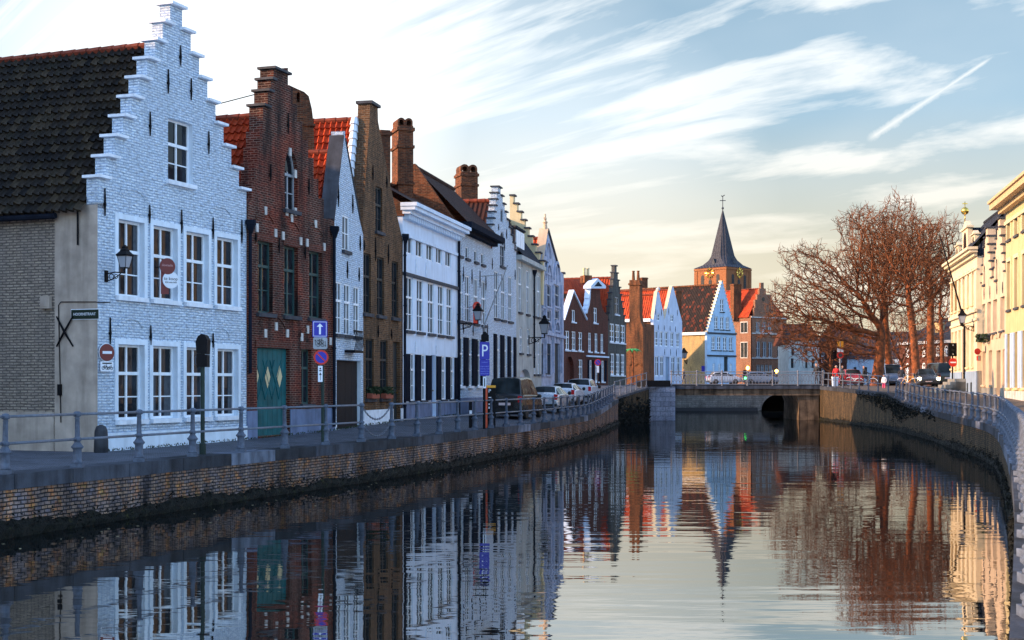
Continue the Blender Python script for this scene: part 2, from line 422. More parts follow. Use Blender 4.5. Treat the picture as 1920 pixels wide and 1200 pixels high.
M['tile_dark'] = tilemat('dark brown pantiles', [(0.009, 0.007, 0.006), (0.030, 0.022, 0.014), (0.015, 0.011, 0.009), (0.062, 0.044, 0.026), (0.022, 0.018, 0.011)], rough=0.55, spec=0.15, moss=0.15, mossc=(0.010, 0.008, 0.007))
M['tile_red'] = tilemat('red pantiles', [(0.40, 0.040, 0.010), (0.54, 0.070, 0.018), (0.32, 0.028, 0.008)], moss=0.5, mossc=(0.08, 0.02, 0.01))
M['tile_ridge'] = mottled('red ridge tiles', (0.22, 0.045, 0.022), 0.75, 0.4, 3, 0.4, 20)
M['tile_far_red'] = tilemat('far red tiles', [(0.42, 0.050, 0.016), (0.54, 0.080, 0.024), (0.32, 0.035, 0.012)], moss=0.4, mossc=(0.07, 0.025, 0.015), unit=(0.25, 0.34))
M['tile_far_dark'] = tilemat('far dark tiles', [(0.020, 0.014, 0.012), (0.026, 0.018, 0.014), (0.034, 0.02, 0.015), (0.022, 0.016, 0.013), (0.20, 0.045, 0.02)], moss=0.6, mossc=(0.012, 0.011, 0.010), unit=(0.25, 0.34))
M['tile_maroon'] = tilemat('dark red tiles', [(0.034, 0.012, 0.009), (0.055, 0.016, 0.011), (0.022, 0.010, 0.009)], moss=0.6, mossc=(0.02, 0.012, 0.01), unit=(0.24, 0.33))
M['slate'] = tilemat('blue black slate', [(0.020, 0.023, 0.034), (0.032, 0.036, 0.05), (0.025, 0.028, 0.04)], rough=0.85, moss=0.2, unit=(0.25, 0.2))
M['lead'] = mottled('grey lead sheet', (0.055, 0.060, 0.072), 0.6, 0.4, 3, 0.3, 20)
M['spire'] = tilemat('spire slate', [(0.040, 0.044, 0.060), (0.060, 0.062, 0.078)], rough=0.6, moss=0.2, mossc=(0.05, 0.05, 0.06), unit=(0.5, 0.4))
M['church'] = brick('church brick', (0.38, 0.145, 0.060), (0.32, 0.115, 0.045), (0.30, 0.15, 0.08), dirt=0.2)
M['black'] = mottled('black iron', (0.006, 0.006, 0.008), 0.6, 0.2, 8, 0.2, 60, spec=0.12)
M['rail'] = mottled('grey blue cast iron', (0.10, 0.125, 0.175), 0.6, 0.35, 14, 0.35, 60, 0.006, spec=0.3)
M['lattice'] = mottled('pale lattice iron', (0.20, 0.20, 0.22), 0.5, 0.2, 8, 0.1, 50)
M['rail_dark'] = mottled('weathered bar iron', (0.11, 0.13, 0.17), 0.45, 0.3, 14, 0.2, 60, 0.004, spec=0.6)
M['gutter'] = mottled('dark blue gutter', (0.014, 0.018, 0.03), 0.9, 0.3, 5, 0.1, 40, spec=0.05)
M['frame_white'] = mottled('white window paint', (0.84, 0.90, 0.96), 0.5, 0.1, 3, 0.08, 40)
M['frame_green'] = mottled('dark green window paint', (0.035, 0.085, 0.085), 0.5, 0.25, 3, 0.08, 40)
M['frame_dark'] = mottled('dark window paint', (0.025, 0.035, 0.04), 0.5, 0.25, 3, 0.08, 40)
M['frame_grey'] = mottled('grey window paint', (0.36, 0.39, 0.43), 0.5, 0.2, 3, 0.08, 40)
M['shutter_black'] = mottled('blue black shutter paint', (0.012, 0.015, 0.026), 0.9, 0.25, 3, 0.08, 40, spec=0.03)
M['shutter_blue'] = mottled('light blue shutter paint', (0.44, 0.56, 0.72), 0.6, 0.12, 3, 0.08, 40)
M['curtain'] = mottled('grey curtain', (0.085, 0.10, 0.12), 0.9, 0.3, 9, 0, 20)
M['sill_dark'] = mottled('dark stone sill', (0.06, 0.065, 0.08), 0.7, 0.3, 4, 0.3, 40)
M['sill_white'] = mottled('white painted sill', (0.80, 0.86, 0.94), 0.7, 0.15, 4, 0.2, 40)
M['door_green'] = mottled('petrol green door paint', (0.012, 0.12, 0.135), 0.6, 0.3, 2, 0.1, 30)
M['door_brown'] = mottled('dark brown door', (0.010, 0.008, 0.010), 0.7, 0.3, 2, 0.1, 30, spec=0.2)
M['door_white'] = mottled('white door paint', (0.60, 0.68, 0.82), 0.5, 0.1, 2, 0.1, 30)
M['red_paint'] = newmat('red sign paint', (0.55, 0.02, 0.015), 0.35)
M['darkred_paint'] = newmat('deep red sign paint', (0.14, 0.006, 0.008), 0.4)
M['blue_paint'] = newmat('blue sign paint', (0.012, 0.02, 0.36), 0.35)
M['white_paint'] = newmat('white sign paint', (0.75, 0.80, 0.88), 0.4)
M['ink'] = newmat('black lettering', (0.01, 0.01, 0.015), 0.5)
M['pale_ink'] = newmat('pale blue lettering', (0.22, 0.28, 0.75), 0.5)
M['pink_ink'] = newmat('pale red lettering', (0.55, 0.30, 0.30), 0.5)
M['green_plate'] = newmat('dark green enamel', (0.006, 0.02, 0.014), 0.3)
M['pole_green'] = mottled('dark green pole paint', (0.018, 0.035, 0.030), 0.5, 0.25, 5, 0.1, 40)
M['red_post'] = newmat('signal red plastic', (0.62, 0.07, 0.02), 0.4)
M['amber'] = newmat('amber plastic', (0.80, 0.36, 0.02), 0.4)
M['gold'] = newmat('gilded metal', (0.85, 0.52, 0.10), 0.25, 1.0)
M['lampglass'] = newmat('frosted lamp glass', (0.30, 0.33, 0.38), 0.35, 0, 0.6)
M['skin'] = newmat('skin', (0.50, 0.28, 0.20), 0.6)
M['tyre'] = newmat('tyre rubber', (0.012, 0.012, 0.012), 0.8)
M['rim'] = newmat('alloy rim', (0.40, 0.40, 0.42), 0.3, 0.8)
M['taillight'] = newmat('red lamp glass', (0.50, 0.015, 0.02), 0.15)
M['plate'] = newmat('number plate', (0.70, 0.55, 0.55), 0.4)
M['headlight'] = glow('lit headlight', (1.0, 0.78, 0.40), 9.0)
M['green_lamp'] = glow('green signal lamp', (0.05, 1.0, 0.15), 4.0)
M['amber_lamp'] = glow('amber street lamp', (1.0, 0.45, 0.06), 6.0)
M['palm_green'] = mottled('green palm leaf', (0.05, 0.30, 0.08), 0.5, 0.2, 5, 0)
M['plant'] = mottled('dark green leaves', (0.025, 0.045, 0.018), 0.7, 0.4, 9, 0)
M['terracotta'] = newmat('terracotta pot', (0.28, 0.07, 0.04), 0.8)
M['tunnel'] = newmat('near black matt', (0.012, 0.012, 0.014), 0.7)  # flat near black for the arch back, belfry openings and signal lenses

def glassmat(name, col):
    m = newmat(name, col, 0.04, 0, 0.22); nt, b, L = parts_(m)
    b.inputs['IOR'].default_value = 1.42
    p = posnode(nt)
    bump(nt, b, noise(nt, p, 2.2, 2), 0.06, 0.05)
    n = noise(nt, p, 1.3, 2)
    L(mix(nt, ramp(nt, n, [(0.4, 0.0), (0.6, 1.0)]), col, tuple(x * 2.2 for x in col)), b.inputs['Base Color'])
    return m
M['pane'] = glassmat('window glass', (0.010, 0.012, 0.016))
M['carglass'] = glassmat('car glass', (0.012, 0.016, 0.018))
def carpaint(name, c, metal=0.3):
    m = newmat(name, c, 0.28, metal, 0.6); nt, b, L = parts_(m)
    b.inputs['Coat Weight'].default_value = 0.6; b.inputs['Coat Roughness'].default_value = 0.05
    n = noise(nt, posnode(nt), 5, 4)
    L(ramp(nt, n, [(0.3, 0.24), (0.7, 0.36)]), b.inputs['Roughness'])
    return m

def asphalt():
    m = newmat('street setts', (0.06, 0.065, 0.075), 0.75, 0, 0.25); nt, b, L = parts_(m)
    p = posnode(nt)
    t = N(nt, 'ShaderNodeTexBrick', offset=0.5, i_Scale=1.0, i_Mortar_Size=0.012, i_Brick_Width=0.16, i_Row_Height=0.10)
    L(p, t.inputs['Vector'])
    t.inputs['Color1'].default_value = (0.115, 0.125, 0.155, 1); t.inputs['Color2'].default_value = (0.075, 0.083, 0.105, 1); t.inputs['Mortar'].default_value = (0.014, 0.015, 0.018, 1)
    c = mix(nt, 1.0, t.outputs['Color'], ramp(nt, noise(nt, p, 0.9, 6, 0.65), [(0.3, 0.6), (0.7, 1.35)]), 'MULTIPLY')
    L(c, b.inputs['Base Color'])
    bump(nt, b, math_(nt, 'ADD', math_(nt, 'MULTIPLY', t.outputs['Fac'], -1.0), noise(nt, p, 40, 4)), 0.5, 0.008)
    return m
M['setts'] = asphalt()
M['paving'] = brick('warm paving setts', (0.20, 0.16, 0.13), (0.15, 0.125, 0.105), (0.08, 0.07, 0.06), bw=0.2, rh=0.1, dirt=0.3)
M['earth'] = mottled('town ground', (0.10, 0.09, 0.08), 0.9, 0.3, 0.5, 0.3, 10)
def mossmat():
    m = newmat('wet moss', (0.012, 0.014, 0.008), 0.75, 0, 0.2); nt, b, L = parts_(m)
    p = posnode(nt)
    n = noise(nt, p, 5, 6, 0.65)
    L(ramp(nt, n, [(0.35, (0.002, 0.0025, 0.002)), (0.6, (0.005, 0.006, 0.003)), (0.78, (0.05, 0.05, 0.012))]), b.inputs['Base Color'])
    bump(nt, b, noise(nt, p, 22, 5), 1.0, 0.04)
    return m
M['moss'] = mossmat()
def watermat():
    m = newmat('canal water', (0.42, 0.45, 0.48), 0.015, 0.45, 0.5); nt, b, L = parts_(m)
    b.inputs['IOR'].default_value = 1.33
    # a dark body of water under a mirror-like surface film
    gl = N(nt, 'ShaderNodeBsdfGlossy'); gl.inputs['Color'].default_value = (1.0, 0.98, 0.94, 1); gl.inputs['Roughness'].default_value = 0.012
    df = N(nt, 'ShaderNodeBsdfDiffuse'); df.inputs['Color'].default_value = (0.004, 0.006, 0.007, 1)
    fz = N(nt, 'ShaderNodeFresnel'); fz.inputs['IOR'].default_value = 14.0
    ms_ = N(nt, 'ShaderNodeMixShader'); L(fz.outputs[0], ms_.inputs[0]); L(df.outputs[0], ms_.inputs[1]); L(gl.outputs[0], ms_.inputs[2])
    L(ms_.outputs[0], nt.nodes['Material Output'].inputs['Surface'])
    p = posnode(nt)
    def wv(sx, sy, sc, det, rot=0.0):
        mp = N(nt, 'ShaderNodeMapping'); mp.inputs['Scale'].default_value = (sx, sy, 1); mp.inputs['Rotation'].default_value = (0, 0, rot)
        L(p, mp.inputs[0]); return noise(nt, mp.outputs[0], sc, det, 0.5)
    h = math_(nt, 'ADD', math_(nt, 'MULTIPLY', wv(0.28, 1.05, 1.0, 2, 0.10), 0.75), math_(nt, 'MULTIPLY', wv(0.7, 2.5, 1.0, 2, -0.12), 0.26))
    h = math_(nt, 'ADD', h, math_(nt, 'MULTIPLY', wv(1.5, 5.0, 1.2, 2, 0.05), 0.07))
    # calmer patches and breezy patches
    calm = ramp(nt, noise(nt, p, 0.09, 3), [(0.35, 0.35), (0.65, 1.0)])
    bn = N(nt, 'ShaderNodeBump', i_Strength=WATER_BUMP, i_Distance=0.1); L(math_(nt, 'MULTIPLY', h, calm), bn.inputs['Height'])
    for q in (gl, fz): L(bn.outputs[0], q.inputs['Normal'])
    nt.nodes.remove(b)
    return m
WATER_BUMP = 0.13
M['water'] = watermat()
def barkmat():
    m = newmat('plane tree bark', (0.16, 0.085, 0.055), 0.85, 0, 0.2); nt, b, L = parts_(m)
    p = posnode(nt)
    L(ramp(nt, noise(nt, p, 3.5, 5, 0.6), [(0.35, (0.06, 0.028, 0.016)), (0.65, (0.30, 0.088, 0.030))]), b.inputs['Base Color'])
    bump(nt, b, noise(nt, p, 14, 5), 0.8, 0.03)
    return m
M['bark'] = barkmat()
M['twig'] = mottled('reddish twigs', (0.125, 0.046, 0.018), 0.85, 0.3, 2, 0, streak=False)
# ------------------------------------------------------------------ building kit
def rect(a0, a1, z0, z1): return [(a0, z0), (a1, z0), (a1, z1), (a0, z1)]
def arch_poly(a0, a1, z0, z1, rise=None, n=10):
    r = (a1 - a0) / 2; rise = r if rise is None else rise; c = (a0 + a1) / 2
    return [(a0, z0), (a1, z0)] + [(c + r * math.cos(math.pi * k / n), z1 - rise + rise * math.sin(math.pi * k / n)) for k in range(n + 1)]

def pantile(mb, O, U, V, lu, lv, tw=0.21, ch=0.29, m=0):
    U = U.normalized(); V = V.normalized(); Nn = U.cross(V); flip = Nn.z < 0
    if flip: Nn = -Nn
    cols = max(1, round(lu / tw)); rows = max(1, round(lv / ch)); tw = lu / cols; ch = lv / rows; S = 6
    prof = [0.0, 0.004, 0.012, 0.030, 0.085, 0.060]
    rng = random.Random(int(lu * 100 + lv * 7))
    for r in range(rows):
        jit = [rng.uniform(-0.010, 0.010) for _ in range(cols + 1)]
        for c in range(cols):
            for k in range(S):
                t0, t1 = (c + k / S) * tw, (c + (k + 1) / S) * tw
                h0, h1 = prof[k], prof[(k + 1) % S]
                lo, hi = 0.06 + jit[c], 0.0
                p = [O + U * t0 + V * (r * ch) + Nn * (h0 + lo), O + U * t1 + V * (r * ch) + Nn * (h1 + lo),
                     O + U * t1 + V * ((r + 1) * ch) + Nn * (h1 + hi), O + U * t0 + V * ((r + 1) * ch) + Nn * (h0 + hi)]
                uv = [(c + 0.3, r + 0.3), (c + 0.7, r + 0.3), (c + 0.7, r + 0.7), (c + 0.3, r + 0.7)]
                lip = [p[0] - Nn * 0.075, p[1] - Nn * 0.075, p[1], p[0]]
                if flip: p.reverse(); lip.reverse()
                mb.face(p, m, uv); mb.face(lip, m, uv)

class House:
    def __init__(s, name, label, px0, Y0, px1, Y1, zg, cat='house', group=None):
        p0, p1 = PT(px0, Y0), PT(px1, Y1)
        s.fr = Fr(p0.x, p0.y, p1.x - p0.x, p1.y - p0.y); s.L = (Vector((p1.x, p1.y)) - Vector((p0.x, p0.y))).length
        s.zg = zg; s.zb = zg - 0.5
        s.root = thing(name, label, cat, (p0.x, p0.y, zg), group)
        s.holes = []
    def az(s, px, py): return s.fr.az(px, py)
    def z(s, px, py): return s.fr.az(px, py)[1]
    def pts(s, l): return [s.az(*p) for p in l]
    def part(s, mb, name, mats, parent=None, smooth=False): return mb.build(name, mats, parent or s.root, smooth)
    def wall(s, outline, mat, thick=0.32, reveal=0.18, mrev=None, name='wall', body=None, trims=None):
        """outline [(a,z)]; body=(depth, left height, right height) adds plain walls behind; trims: extra pieces in the same mesh"""
        mb = MB(); fr = s.fr
        mats = [mat, mrev or mat]
        mb.fan(fr, [outline] + [h for h, _ in s.holes], 0.0)
        mb.prism(fr, outline, -thick, 0.0, 0, front=False)
        for h, rv in s.holes:
            ar = sum(h[i][0] * h[(i + 1) % len(h)][1] - h[(i + 1) % len(h)][0] * h[i][1] for i in range(len(h)))
            P = h if ar > 0 else h[::-1]
            for i in range(len(P)):
                (a0, z0), (a1, z1) = P[i], P[(i + 1) % len(P)]
                mb.face([fr.w(a1, 0, z1), fr.w(a1, -rv, z1), fr.w(a0, -rv, z0), fr.w(a0, 0, z0)], 1)
        if body:
            D, hl, hr = body
            a0, a1, t = 0.02, s.L - 0.02, -thick + 0.01
            mb.face([fr.w(a0, -D, s.zb), fr.w(a0, t, s.zb), fr.w(a0, t, hl), fr.w(a0, -D, hl)])
            mb.face([fr.w(a1, t, s.zb), fr.w(a1, -D, s.zb), fr.w(a1, -D, hr), fr.w(a1, t, hr)])
            mb.face([fr.w(a1, -D, s.zb), fr.w(a0, -D, s.zb), fr.w(a0, -D, hl), fr.w(a1, -D, hr)])
        if trims: trims(mb)
        return s.part(mb, name, mats)
    def window(s, a0, a1, z0, z1, cols=2, tr=0.62, lr=2, ur=1, mat='frame_white', arch=False, sill='sill_white', rev=0.18, fw=0.055, bw=0.03,
               rise=None, sillw=0.09, name='window', pane='pane', curtain=False, surround=None, hole=True, mid=None):
        fr = s.fr; a0 = max(a0, 0.04); a1 = min(a1, s.L - 0.04)
        poly = arch_poly(a0, a1, z0, z1, rise) if arch else rect(a0, a1, z0, z1)
        if hole: s.holes.append((poly, rev))
        d0, d1 = -rev, -rev + 0.055
        mb = MB(); zt = z1 - (rise if rise is not None else (a1 - a0) / 2) if arch else z1
        mb.box(fr, a0, a0 + fw, d0, d1, z0, zt); mb.box(fr, a1 - fw, a1, d0, d1, z0, zt)
        mb.box(fr, a0 + fw, a1 - fw, d0, d1, z0, z0 + fw * 1.2)
        if arch:
            inn = arch_poly(a0 + fw, a1 - fw, z0 + fw, z1 - fw, (rise if rise is not None else (a1 - a0) / 2) - fw * 0.6)
            o, i_ = poly[2:], inn[2:]
            for k in range(len(o) - 1):
                q = [o[k], o[k + 1], i_[k + 1], i_[k]]
                mb.face([fr.w(a, d1, z) for a, z in q]); mb.face([fr.w(a, d, z) for (a, z), d in zip([i_[k], i_[k + 1], i_[k + 1], i_[k]], (d1, d1, d0, d0))])
        else:
            mb.box(fr, a0 + fw, a1 - fw, d0, d1, z1 - fw, z1)
        zm = z0 + tr * (z1 - z0)
        if ur: mb.box(fr, a0 + fw, a1 - fw, d0, d1 + 0.02, zm - 0.04, zm + 0.04)
        for c in range(1, cols):
            a = a0 + fw + (a1 - a0 - 2 * fw) * c / cols
            w = (mid or fw * 0.5) if (cols == 2 or (cols == 4 and c == 2)) else bw * 0.6
            mb.box(fr, a - w, a + w, d0, d1 - 0.004, z0 + fw, (zt if arch else z1 - fw))
        top = zm if ur else (zt if arch else z1)
        for r in range(1, lr):
            z = z0 + (top - z0) * r / lr; mb.box(fr, a0 + fw, a1 - fw, d0, d1 - 0.014, z - bw / 2, z + bw / 2)
        for r in range(1, ur or 0):
            z = zm + (z1 - zm) * r / ur; mb.box(fr, a0 + fw, a1 - fw, d0, d1 - 0.014, z - bw / 2, z + bw / 2)
        w = s.part(mb, name, M[mat])
        pb = MB()
        pp = arch_poly(a0 + 0.01, a1 - 0.01, z0 + 0.01, z1 - 0.01, rise) if arch else rect(a0 + 0.01, a1 - 0.01, z0 + 0.01, z1 - 0.01)
        pb.fan(fr, [pp], d0 + 0.015)
        s.part(pb, 'pane', M[pane], w)
        if curtain:      # curtain halves hung against the glass
            wd = (a1 - a0)
            crng = random.Random(int(a0 * 911 + z0 * 77)); k0, k1 = crng.uniform(0.35, 1.5), crng.choice((0.0, 0.5, 0.9, 1.3)); zc = zm if crng.random() < 0.6 else z1 - fw
            for q0, q1 in ((a0 + fw, a0 + fw + wd * curtain * k0), (a1 - fw - wd * curtain * k1, a1 - fw)):
                if q1 - q0 < 0.02: continue
                cb = MB(); n = 7
                for k in range(n):
                    x0 = q0 + (q1 - q0) * k / n; x1 = q0 + (q1 - q0) * (k + 1) / n
                    dd = (d0 + 0.018, d0 + 0.026); e0, e1 = dd[k % 2], dd[(k + 1) % 2]
                    cb.face([fr.w(x0, e0, z0 + fw), fr.w(x1, e1, z0 + fw), fr.w(x1, e1, zc), fr.w(x0, e0, zc)])
                s.part(cb, 'curtain', M['curtain'], w)
        if sill:
            sb = MB(); sb.box(fr, a0 - sillw, a1 + sillw, d1 + 0.004, 0.10, z0 - 0.10, z0 + 0.012)
            s.part(sb, 'sill', M[sill], w)
        if surround:
            m_, sw, pr = surround
            rb = MB()
            rb.box(fr, a0 - sw, a0 - 0.002, 0.002, pr, z0 + 0.014, z1 + sw); rb.box(fr, a1 + 0.002, a1 + sw, 0.002, pr, z0 + 0.014, z1 + sw)
            rb.box(fr, a0 - 0.001, a1 + 0.001, 0.002, pr, z1 + 0.002, z1 + sw)
            s.part(rb, 'surround', M[m_], w)
        return w
    def rows(s, lst, tie=True, **kw):
        """lst of (px0, px1, ytop, ybottom) measured in the photograph; a row shares its heights and width"""
        q = []
        for x0, x1, yt, yb in lst:
            xm = (x0 + x1) / 2
            q.append([s.fr.a(x0), s.fr.a(x1), s.z(xm, yb), s.z(xm, yt)])
        if tie and len(q) > 1:
            zb = sum(k[2] for k in q) / len(q); zt = sum(k[3] for k in q) / len(q); w = sum(k[1] - k[0] for k in q) / len(q)
            for k in q:
                c = (k[0] + k[1]) / 2; k[0], k[1], k[2], k[3] = c - w / 2, c + w / 2, zb, zt
        return [s.window(*k, **kw) for k in q]
    def panel(s, px0, px1, yt, yb, mat, name='door', rev=0.16, planks=5, handle=True, zb=None):
        a0, a1 = s.fr.a(px0), s.fr.a(px1); xm = (px0 + px1) / 2
        z0 = s.z(xm, yb) if zb is None else zb; z1 = s.z(xm, yt)
        s.holes.append((rect(a0, a1, z0, z1), rev))
        mb = MB(); n = planks
        for k in range(n):
            x0 = a0 + (a1 - a0) * k / n; x1 = a0 + (a1 - a0) * (k + 1) / n
            mb.box(s.fr, x0 + 0.006, x1 - 0.006, -rev - 0.03, -rev + 0.02, z0, z1)
        mb.box(s.fr, a0, a1, -rev - 0.05, -rev + 0.004, z0, z1)
        d = s.part(mb, name, M[mat])
        if handle:
            hb = MB(); hb.lathe(s.fr.w(a1 - 0.14, -rev + 0.02, z0 + 1.05), [(0.012, 0), (0.012, 0.05), (0.035, 0.055), (0.035, 0.08)], 8, axis=s.fr.n)
            s.part(hb, 'handle', M['gold'], d)
        return d, (a0, a1, z0, z1)
    def anchors(s, lst, mat='black'):
        for px, y0, y1 in lst:
            a, z1 = s.az(px, y0); z0 = s.z(px, y1); fr = s.fr
            mb = MB(); zm = z0 + (z1 - z0) * 0.42
            mb.tube([fr.w(a, 0.03, z0), fr.w(a, 0.035, zm), fr.w(a, 0.03, z1)], [0.016, 0.030, 0.018], 6)
            mb.box(fr, a - 0.028, a + 0.028, 0.0, 0.05, zm - 0.03, zm + 0.03)
            s.part(mb, 'wall_anchor', M[mat])
    def gable_roof(s, ac, zr, aL, zL, aR, zR, D, mat, d0=0.30, tiled=True, ridge='tile_ridge', right=True):
        fr = s.fr; mb = MB()
        for a, z in ((aL, zL), (aR, zR)) if right else ((aL, zL),):
            O = fr.w(a, -d0, z); U = -fr.n; V = fr.w(ac, -d0, zr) - O
            if tiled: pantile(mb, O, U, V, D - d0, V.length)
            else:
                q = [O, O + U * (D - d0), O + U * (D - d0) + V, O + V]
                if (q[1] - q[0]).cross(q[3] - q[0]).z < 0: q.reverse()
                mb.face(q)
        n = max(2, int((D - d0) / 0.4))
        for k in range(n):       # half round ridge tiles
            p0 = fr.w(ac, -d0 - (D - d0) * k / n, zr + 0.03); p1 = fr.w(ac, -d0 - (D - d0) * (k + 1.06) / n, zr + 0.03)
            mb.tube([p0, p1], [0.12, 0.10], 8, 1)
        return s.part(mb, 'roof', [M[mat], M[ridge]])
    def eave_roof(s, ze, zr, run, mat, ov=0.25, end=None, a0=0.0, a1=None, tiled=False, d=0.0):
        fr = s.fr; a1 = s.L if a1 is None else a1; mb = MB()
        O = fr.w(a0, d + ov, ze); V = fr.w(a0, d - run, zr) - O
        if tiled: pantile(mb, O, fr.f, V, a1 - a0, V.length)
        else: mb.face([O, fr.w(a1, d + ov, ze), fr.w(a1, d - run, zr), fr.w(a0, d - run, zr)])
        mb.face([fr.w(a1, d - run, zr), fr.w(a1, d - 2 * run, ze), fr.w(a0, d - 2 * run, ze), fr.w(a0, d - run, zr)][::-1])
        mb.tube([fr.w(a0, d - run, zr + 0.02), fr.w(a1, d - run, zr + 0.02)], 0.11, 8)
        if end:
            for a in (a0 + 0.02, a1 - 0.02):
                mb.prism(Fr(fr.w(a, 0, 0).x, fr.w(a, 0, 0).y, -fr.n.x, -fr.n.y), [(-d - ov * 0.1, ze - 0.5), (2 * run - d, ze - 0.5), (2 * run - d, ze - 0.02), (run - d, zr - 0.04), (-d, ze - 0.02)], -0.06, 0.06, 1)
        return s.part(mb, 'roof', [M[mat], M[end or mat]])
    def band(s, z0, z1, d1, mat, name='cornice', a0=None, a1=None, d0=0.002):
        mb = MB(); mb.box(s.fr, 0 if a0 is None else a0, s.L if a1 is None else a1, d0, d1, z0, z1)
        return s.part(mb, name, M[mat])
    def plinth(s, ztop, mat, d=0.03, gaps=()):
        xs = [0.0] + [x for g in gaps for x in g] + [s.L]
        for k in range(0, len(xs), 2):
            mb = MB(); mb.box(s.fr, xs[k], xs[k + 1], 0.002, d, s.zb, ztop); s.part(mb, 'plinth', M[mat])
    def pipe(s, px, y0, y1, mat='gutter', r=0.05, head=True):
        a, z1 = s.az(px, y0); z0 = s.z(px, y1) if y1 else s.zg
        mb = MB(); mb.tube([s.fr.w(a, 0.09, z0), s.fr.w(a, 0.09, z1)], r, 8)
        if head:
            c = s.fr.w(a, 0.11, z1); mb.lathe(c, [(0.06, -0.12), (0.16, 0.12), (0.18, 0.14), (0.18, 0.26)], 4)
        z = z0 + 0.6
        while z < z1 - 0.4:
            mb.lathe(s.fr.w(a, 0.09, z), [(r + 0.015, -0.03), (r + 0.015, 0.03)], 8); z += 1.9
        return s.part(mb, 'drainpipe', M[mat])
    def chimney(s, px0, px1, Y, yt, yb, mat='chimney_brick', deep=0.8, ang=0.35, arches=0, pots=0, bands=(), cap=True, potm='tile_ridge', slope=0.0):
        p0 = PT(px0, Y); fr = Fr(p0.x, p0.y, 1, ang); a1 = fr.a(px1)
        zt, zb = zat(yt, Y), zat(yb, Y)
        mb = MB(); body = zt - (0.45 if arches else 0.0)
        mb.box(fr, 0, a1, -deep, 0, zb, body)
        for f_ in bands:
            z = zb + f_ * (body - zb); mb.box(fr, -0.05, a1 + 0.05, -deep - 0.05, 0.05, z, z + 0.12)
        if cap: mb.box(fr, -0.06, a1 + 0.06, -deep - 0.06, 0.06, body - 0.22, body - 0.08)
        if arches:
            w = a1 / arches
            for k in range(arches):
                c = (k + 0.5) * w; n = 8
                o = [(c + w * 0.52 * math.cos(math.pi * j / n), body + 0.18 + w * 0.5 * math.sin(math.pi * j / n)) for j in range(n + 1)]
                i_ = [(c + w * 0.30 * math.cos(math.pi * j / n), body + 0.16 + w * 0.30 * math.sin(math.pi * j / n)) for j in range(n + 1)]
                poly = [(c + w * 0.5, body - 0.01)] + o + [(c - w * 0.5, body - 0.01), (c - w * 0.3, body - 0.01)] + i_[::-1] + [(c + w * 0.3, body - 0.01)]
                mb.prism(fr, poly, -deep * 0.85, -deep * 0.1)
        ch = s.part(mb, 'chimney', M[mat])
        for k in range(pots):
            pb = MB(); x = a1 * (k + 0.5) / pots
            pb.lathe(fr.w(x, -deep / 2, zt), [(0.13, 0), (0.11, 0.55), (0.14, 0.57), (0.14, 0.66), (0.09, 0.66)], 10)
            s.part(pb, 'chimney_pot', M[potm], ch)
        return ch

def steps(aL, aR, ac, z0, z1, nl, nr, hw, zbL=None):
    """stepped gable between aL and aR rising to z1; returns outline top (left to right) and cap strips (a0, a1, z)"""
    dz = (z1 - z0) / max(nl, nr)
    L_, R_, caps = [], [], []
    xs = [aL + (ac - hw - aL) * k / nl for k in range(nl + 1)]; zs = [z1 - dz * (nl - k) for k in range(nl + 1)]
    for k in range(nl):
        L_ += [(xs[k], zs[k]), (xs[k + 1], zs[k])]; caps.append((xs[k], xs[k + 1], zs[k]))
    xr = [aR - (aR - ac - hw) * k / nr for k in range(nr + 1)]; zr = [z1 - dz * (nr - k) for k in range(nr + 1)]
    for k in range(nr):
        R_ += [(xr[k], zr[k]), (xr[k + 1], zr[k])]; caps.append((xr[k + 1], xr[k], zr[k]))
    caps.append((ac - hw, ac + hw, z1))
    top = L_ + [(ac - hw, z1), (ac + hw, z1)] + R_[::-1]
    return top, caps
def capbox(h, caps, mat, th=0.07, out=0.10, thick=0.32, name='step_coping', side=0.07):
    for a0, a1, z in caps:
        mb = MB(); mb.box(h.fr, a0 - side, a1 + side, -thick - out * 0.6, out, z + 0.002, z + th); h.part(mb, name, M[mat])
def coping_line(h, pts, mat, w0=-0.40, w1=0.06, th=0.10, name='gable_coping'):
    """sloping coping laid on a gable edge given as [(a,z)]"""
    mb = MB(); fr = h.fr
    for (a0, z0), (a1, z1) in zip(pts[:-1], pts[1:]):
        mb.hexa([fr.w(a0, w1, z0), fr.w(a1, w1, z1), fr.w(a1, w0, z1), fr.w(a0, w0, z0), fr.w(a0, w1, z0 + th), fr.w(a1, w1, z1 + th), fr.w(a1, w0, z1 + th), fr.w(a0, w0, z0 + th)])
    return h.part(mb, name, M[mat])
# ------------------------------------------------------------------ ground, water, quays
LEFT = [(-22, -4, 0), (-16, 8, 0), (-10.6, 20, 0), (-8.82, 25.06, 0), (-6.38, 33, 0), (-3.37, 40.8, 0), (-0.71, 51.4, 0), (1.31, 58.6, 0), (2.72, 66, 0),
        (3.93, 73, 0), (4.65, 78, .10), (5.5, 84, .27), (6.33, 90, .45), (7.27, 97, .63)]
RIGHT = [(23.9, 107, 1.5), (23.6, 97, 1.33), (23.4, 86, 1.08), (23.25, 84, 0.85), (21.9, 76, .58), (20.9, 69, .38), (18.6, 57.5, .27), (17.7, 52.5, .23), (16.7, 48, .2),
         (15.9, 45, .12), (14.65, 41, .05), (13.3, 37, 0), (11.97, 33, 0), (9.2, 25, 0), (6.72, 18, 0), (4.53, 12, 0), (3.05, 8, 0), (2.0, 5, 0), (1.4, 2.9, 0), (1.2, -4, 0)]
WZ = -1.1
def resample(path, step):
    out = []; P = [Vector(p) for p in path]
    for a, b in zip(P[:-1], P[1:]):
        n = max(1, int((b - a).length / step))
        out += [a.lerp(b, k / n) for k in range(n)]
    return out + [P[-1]]
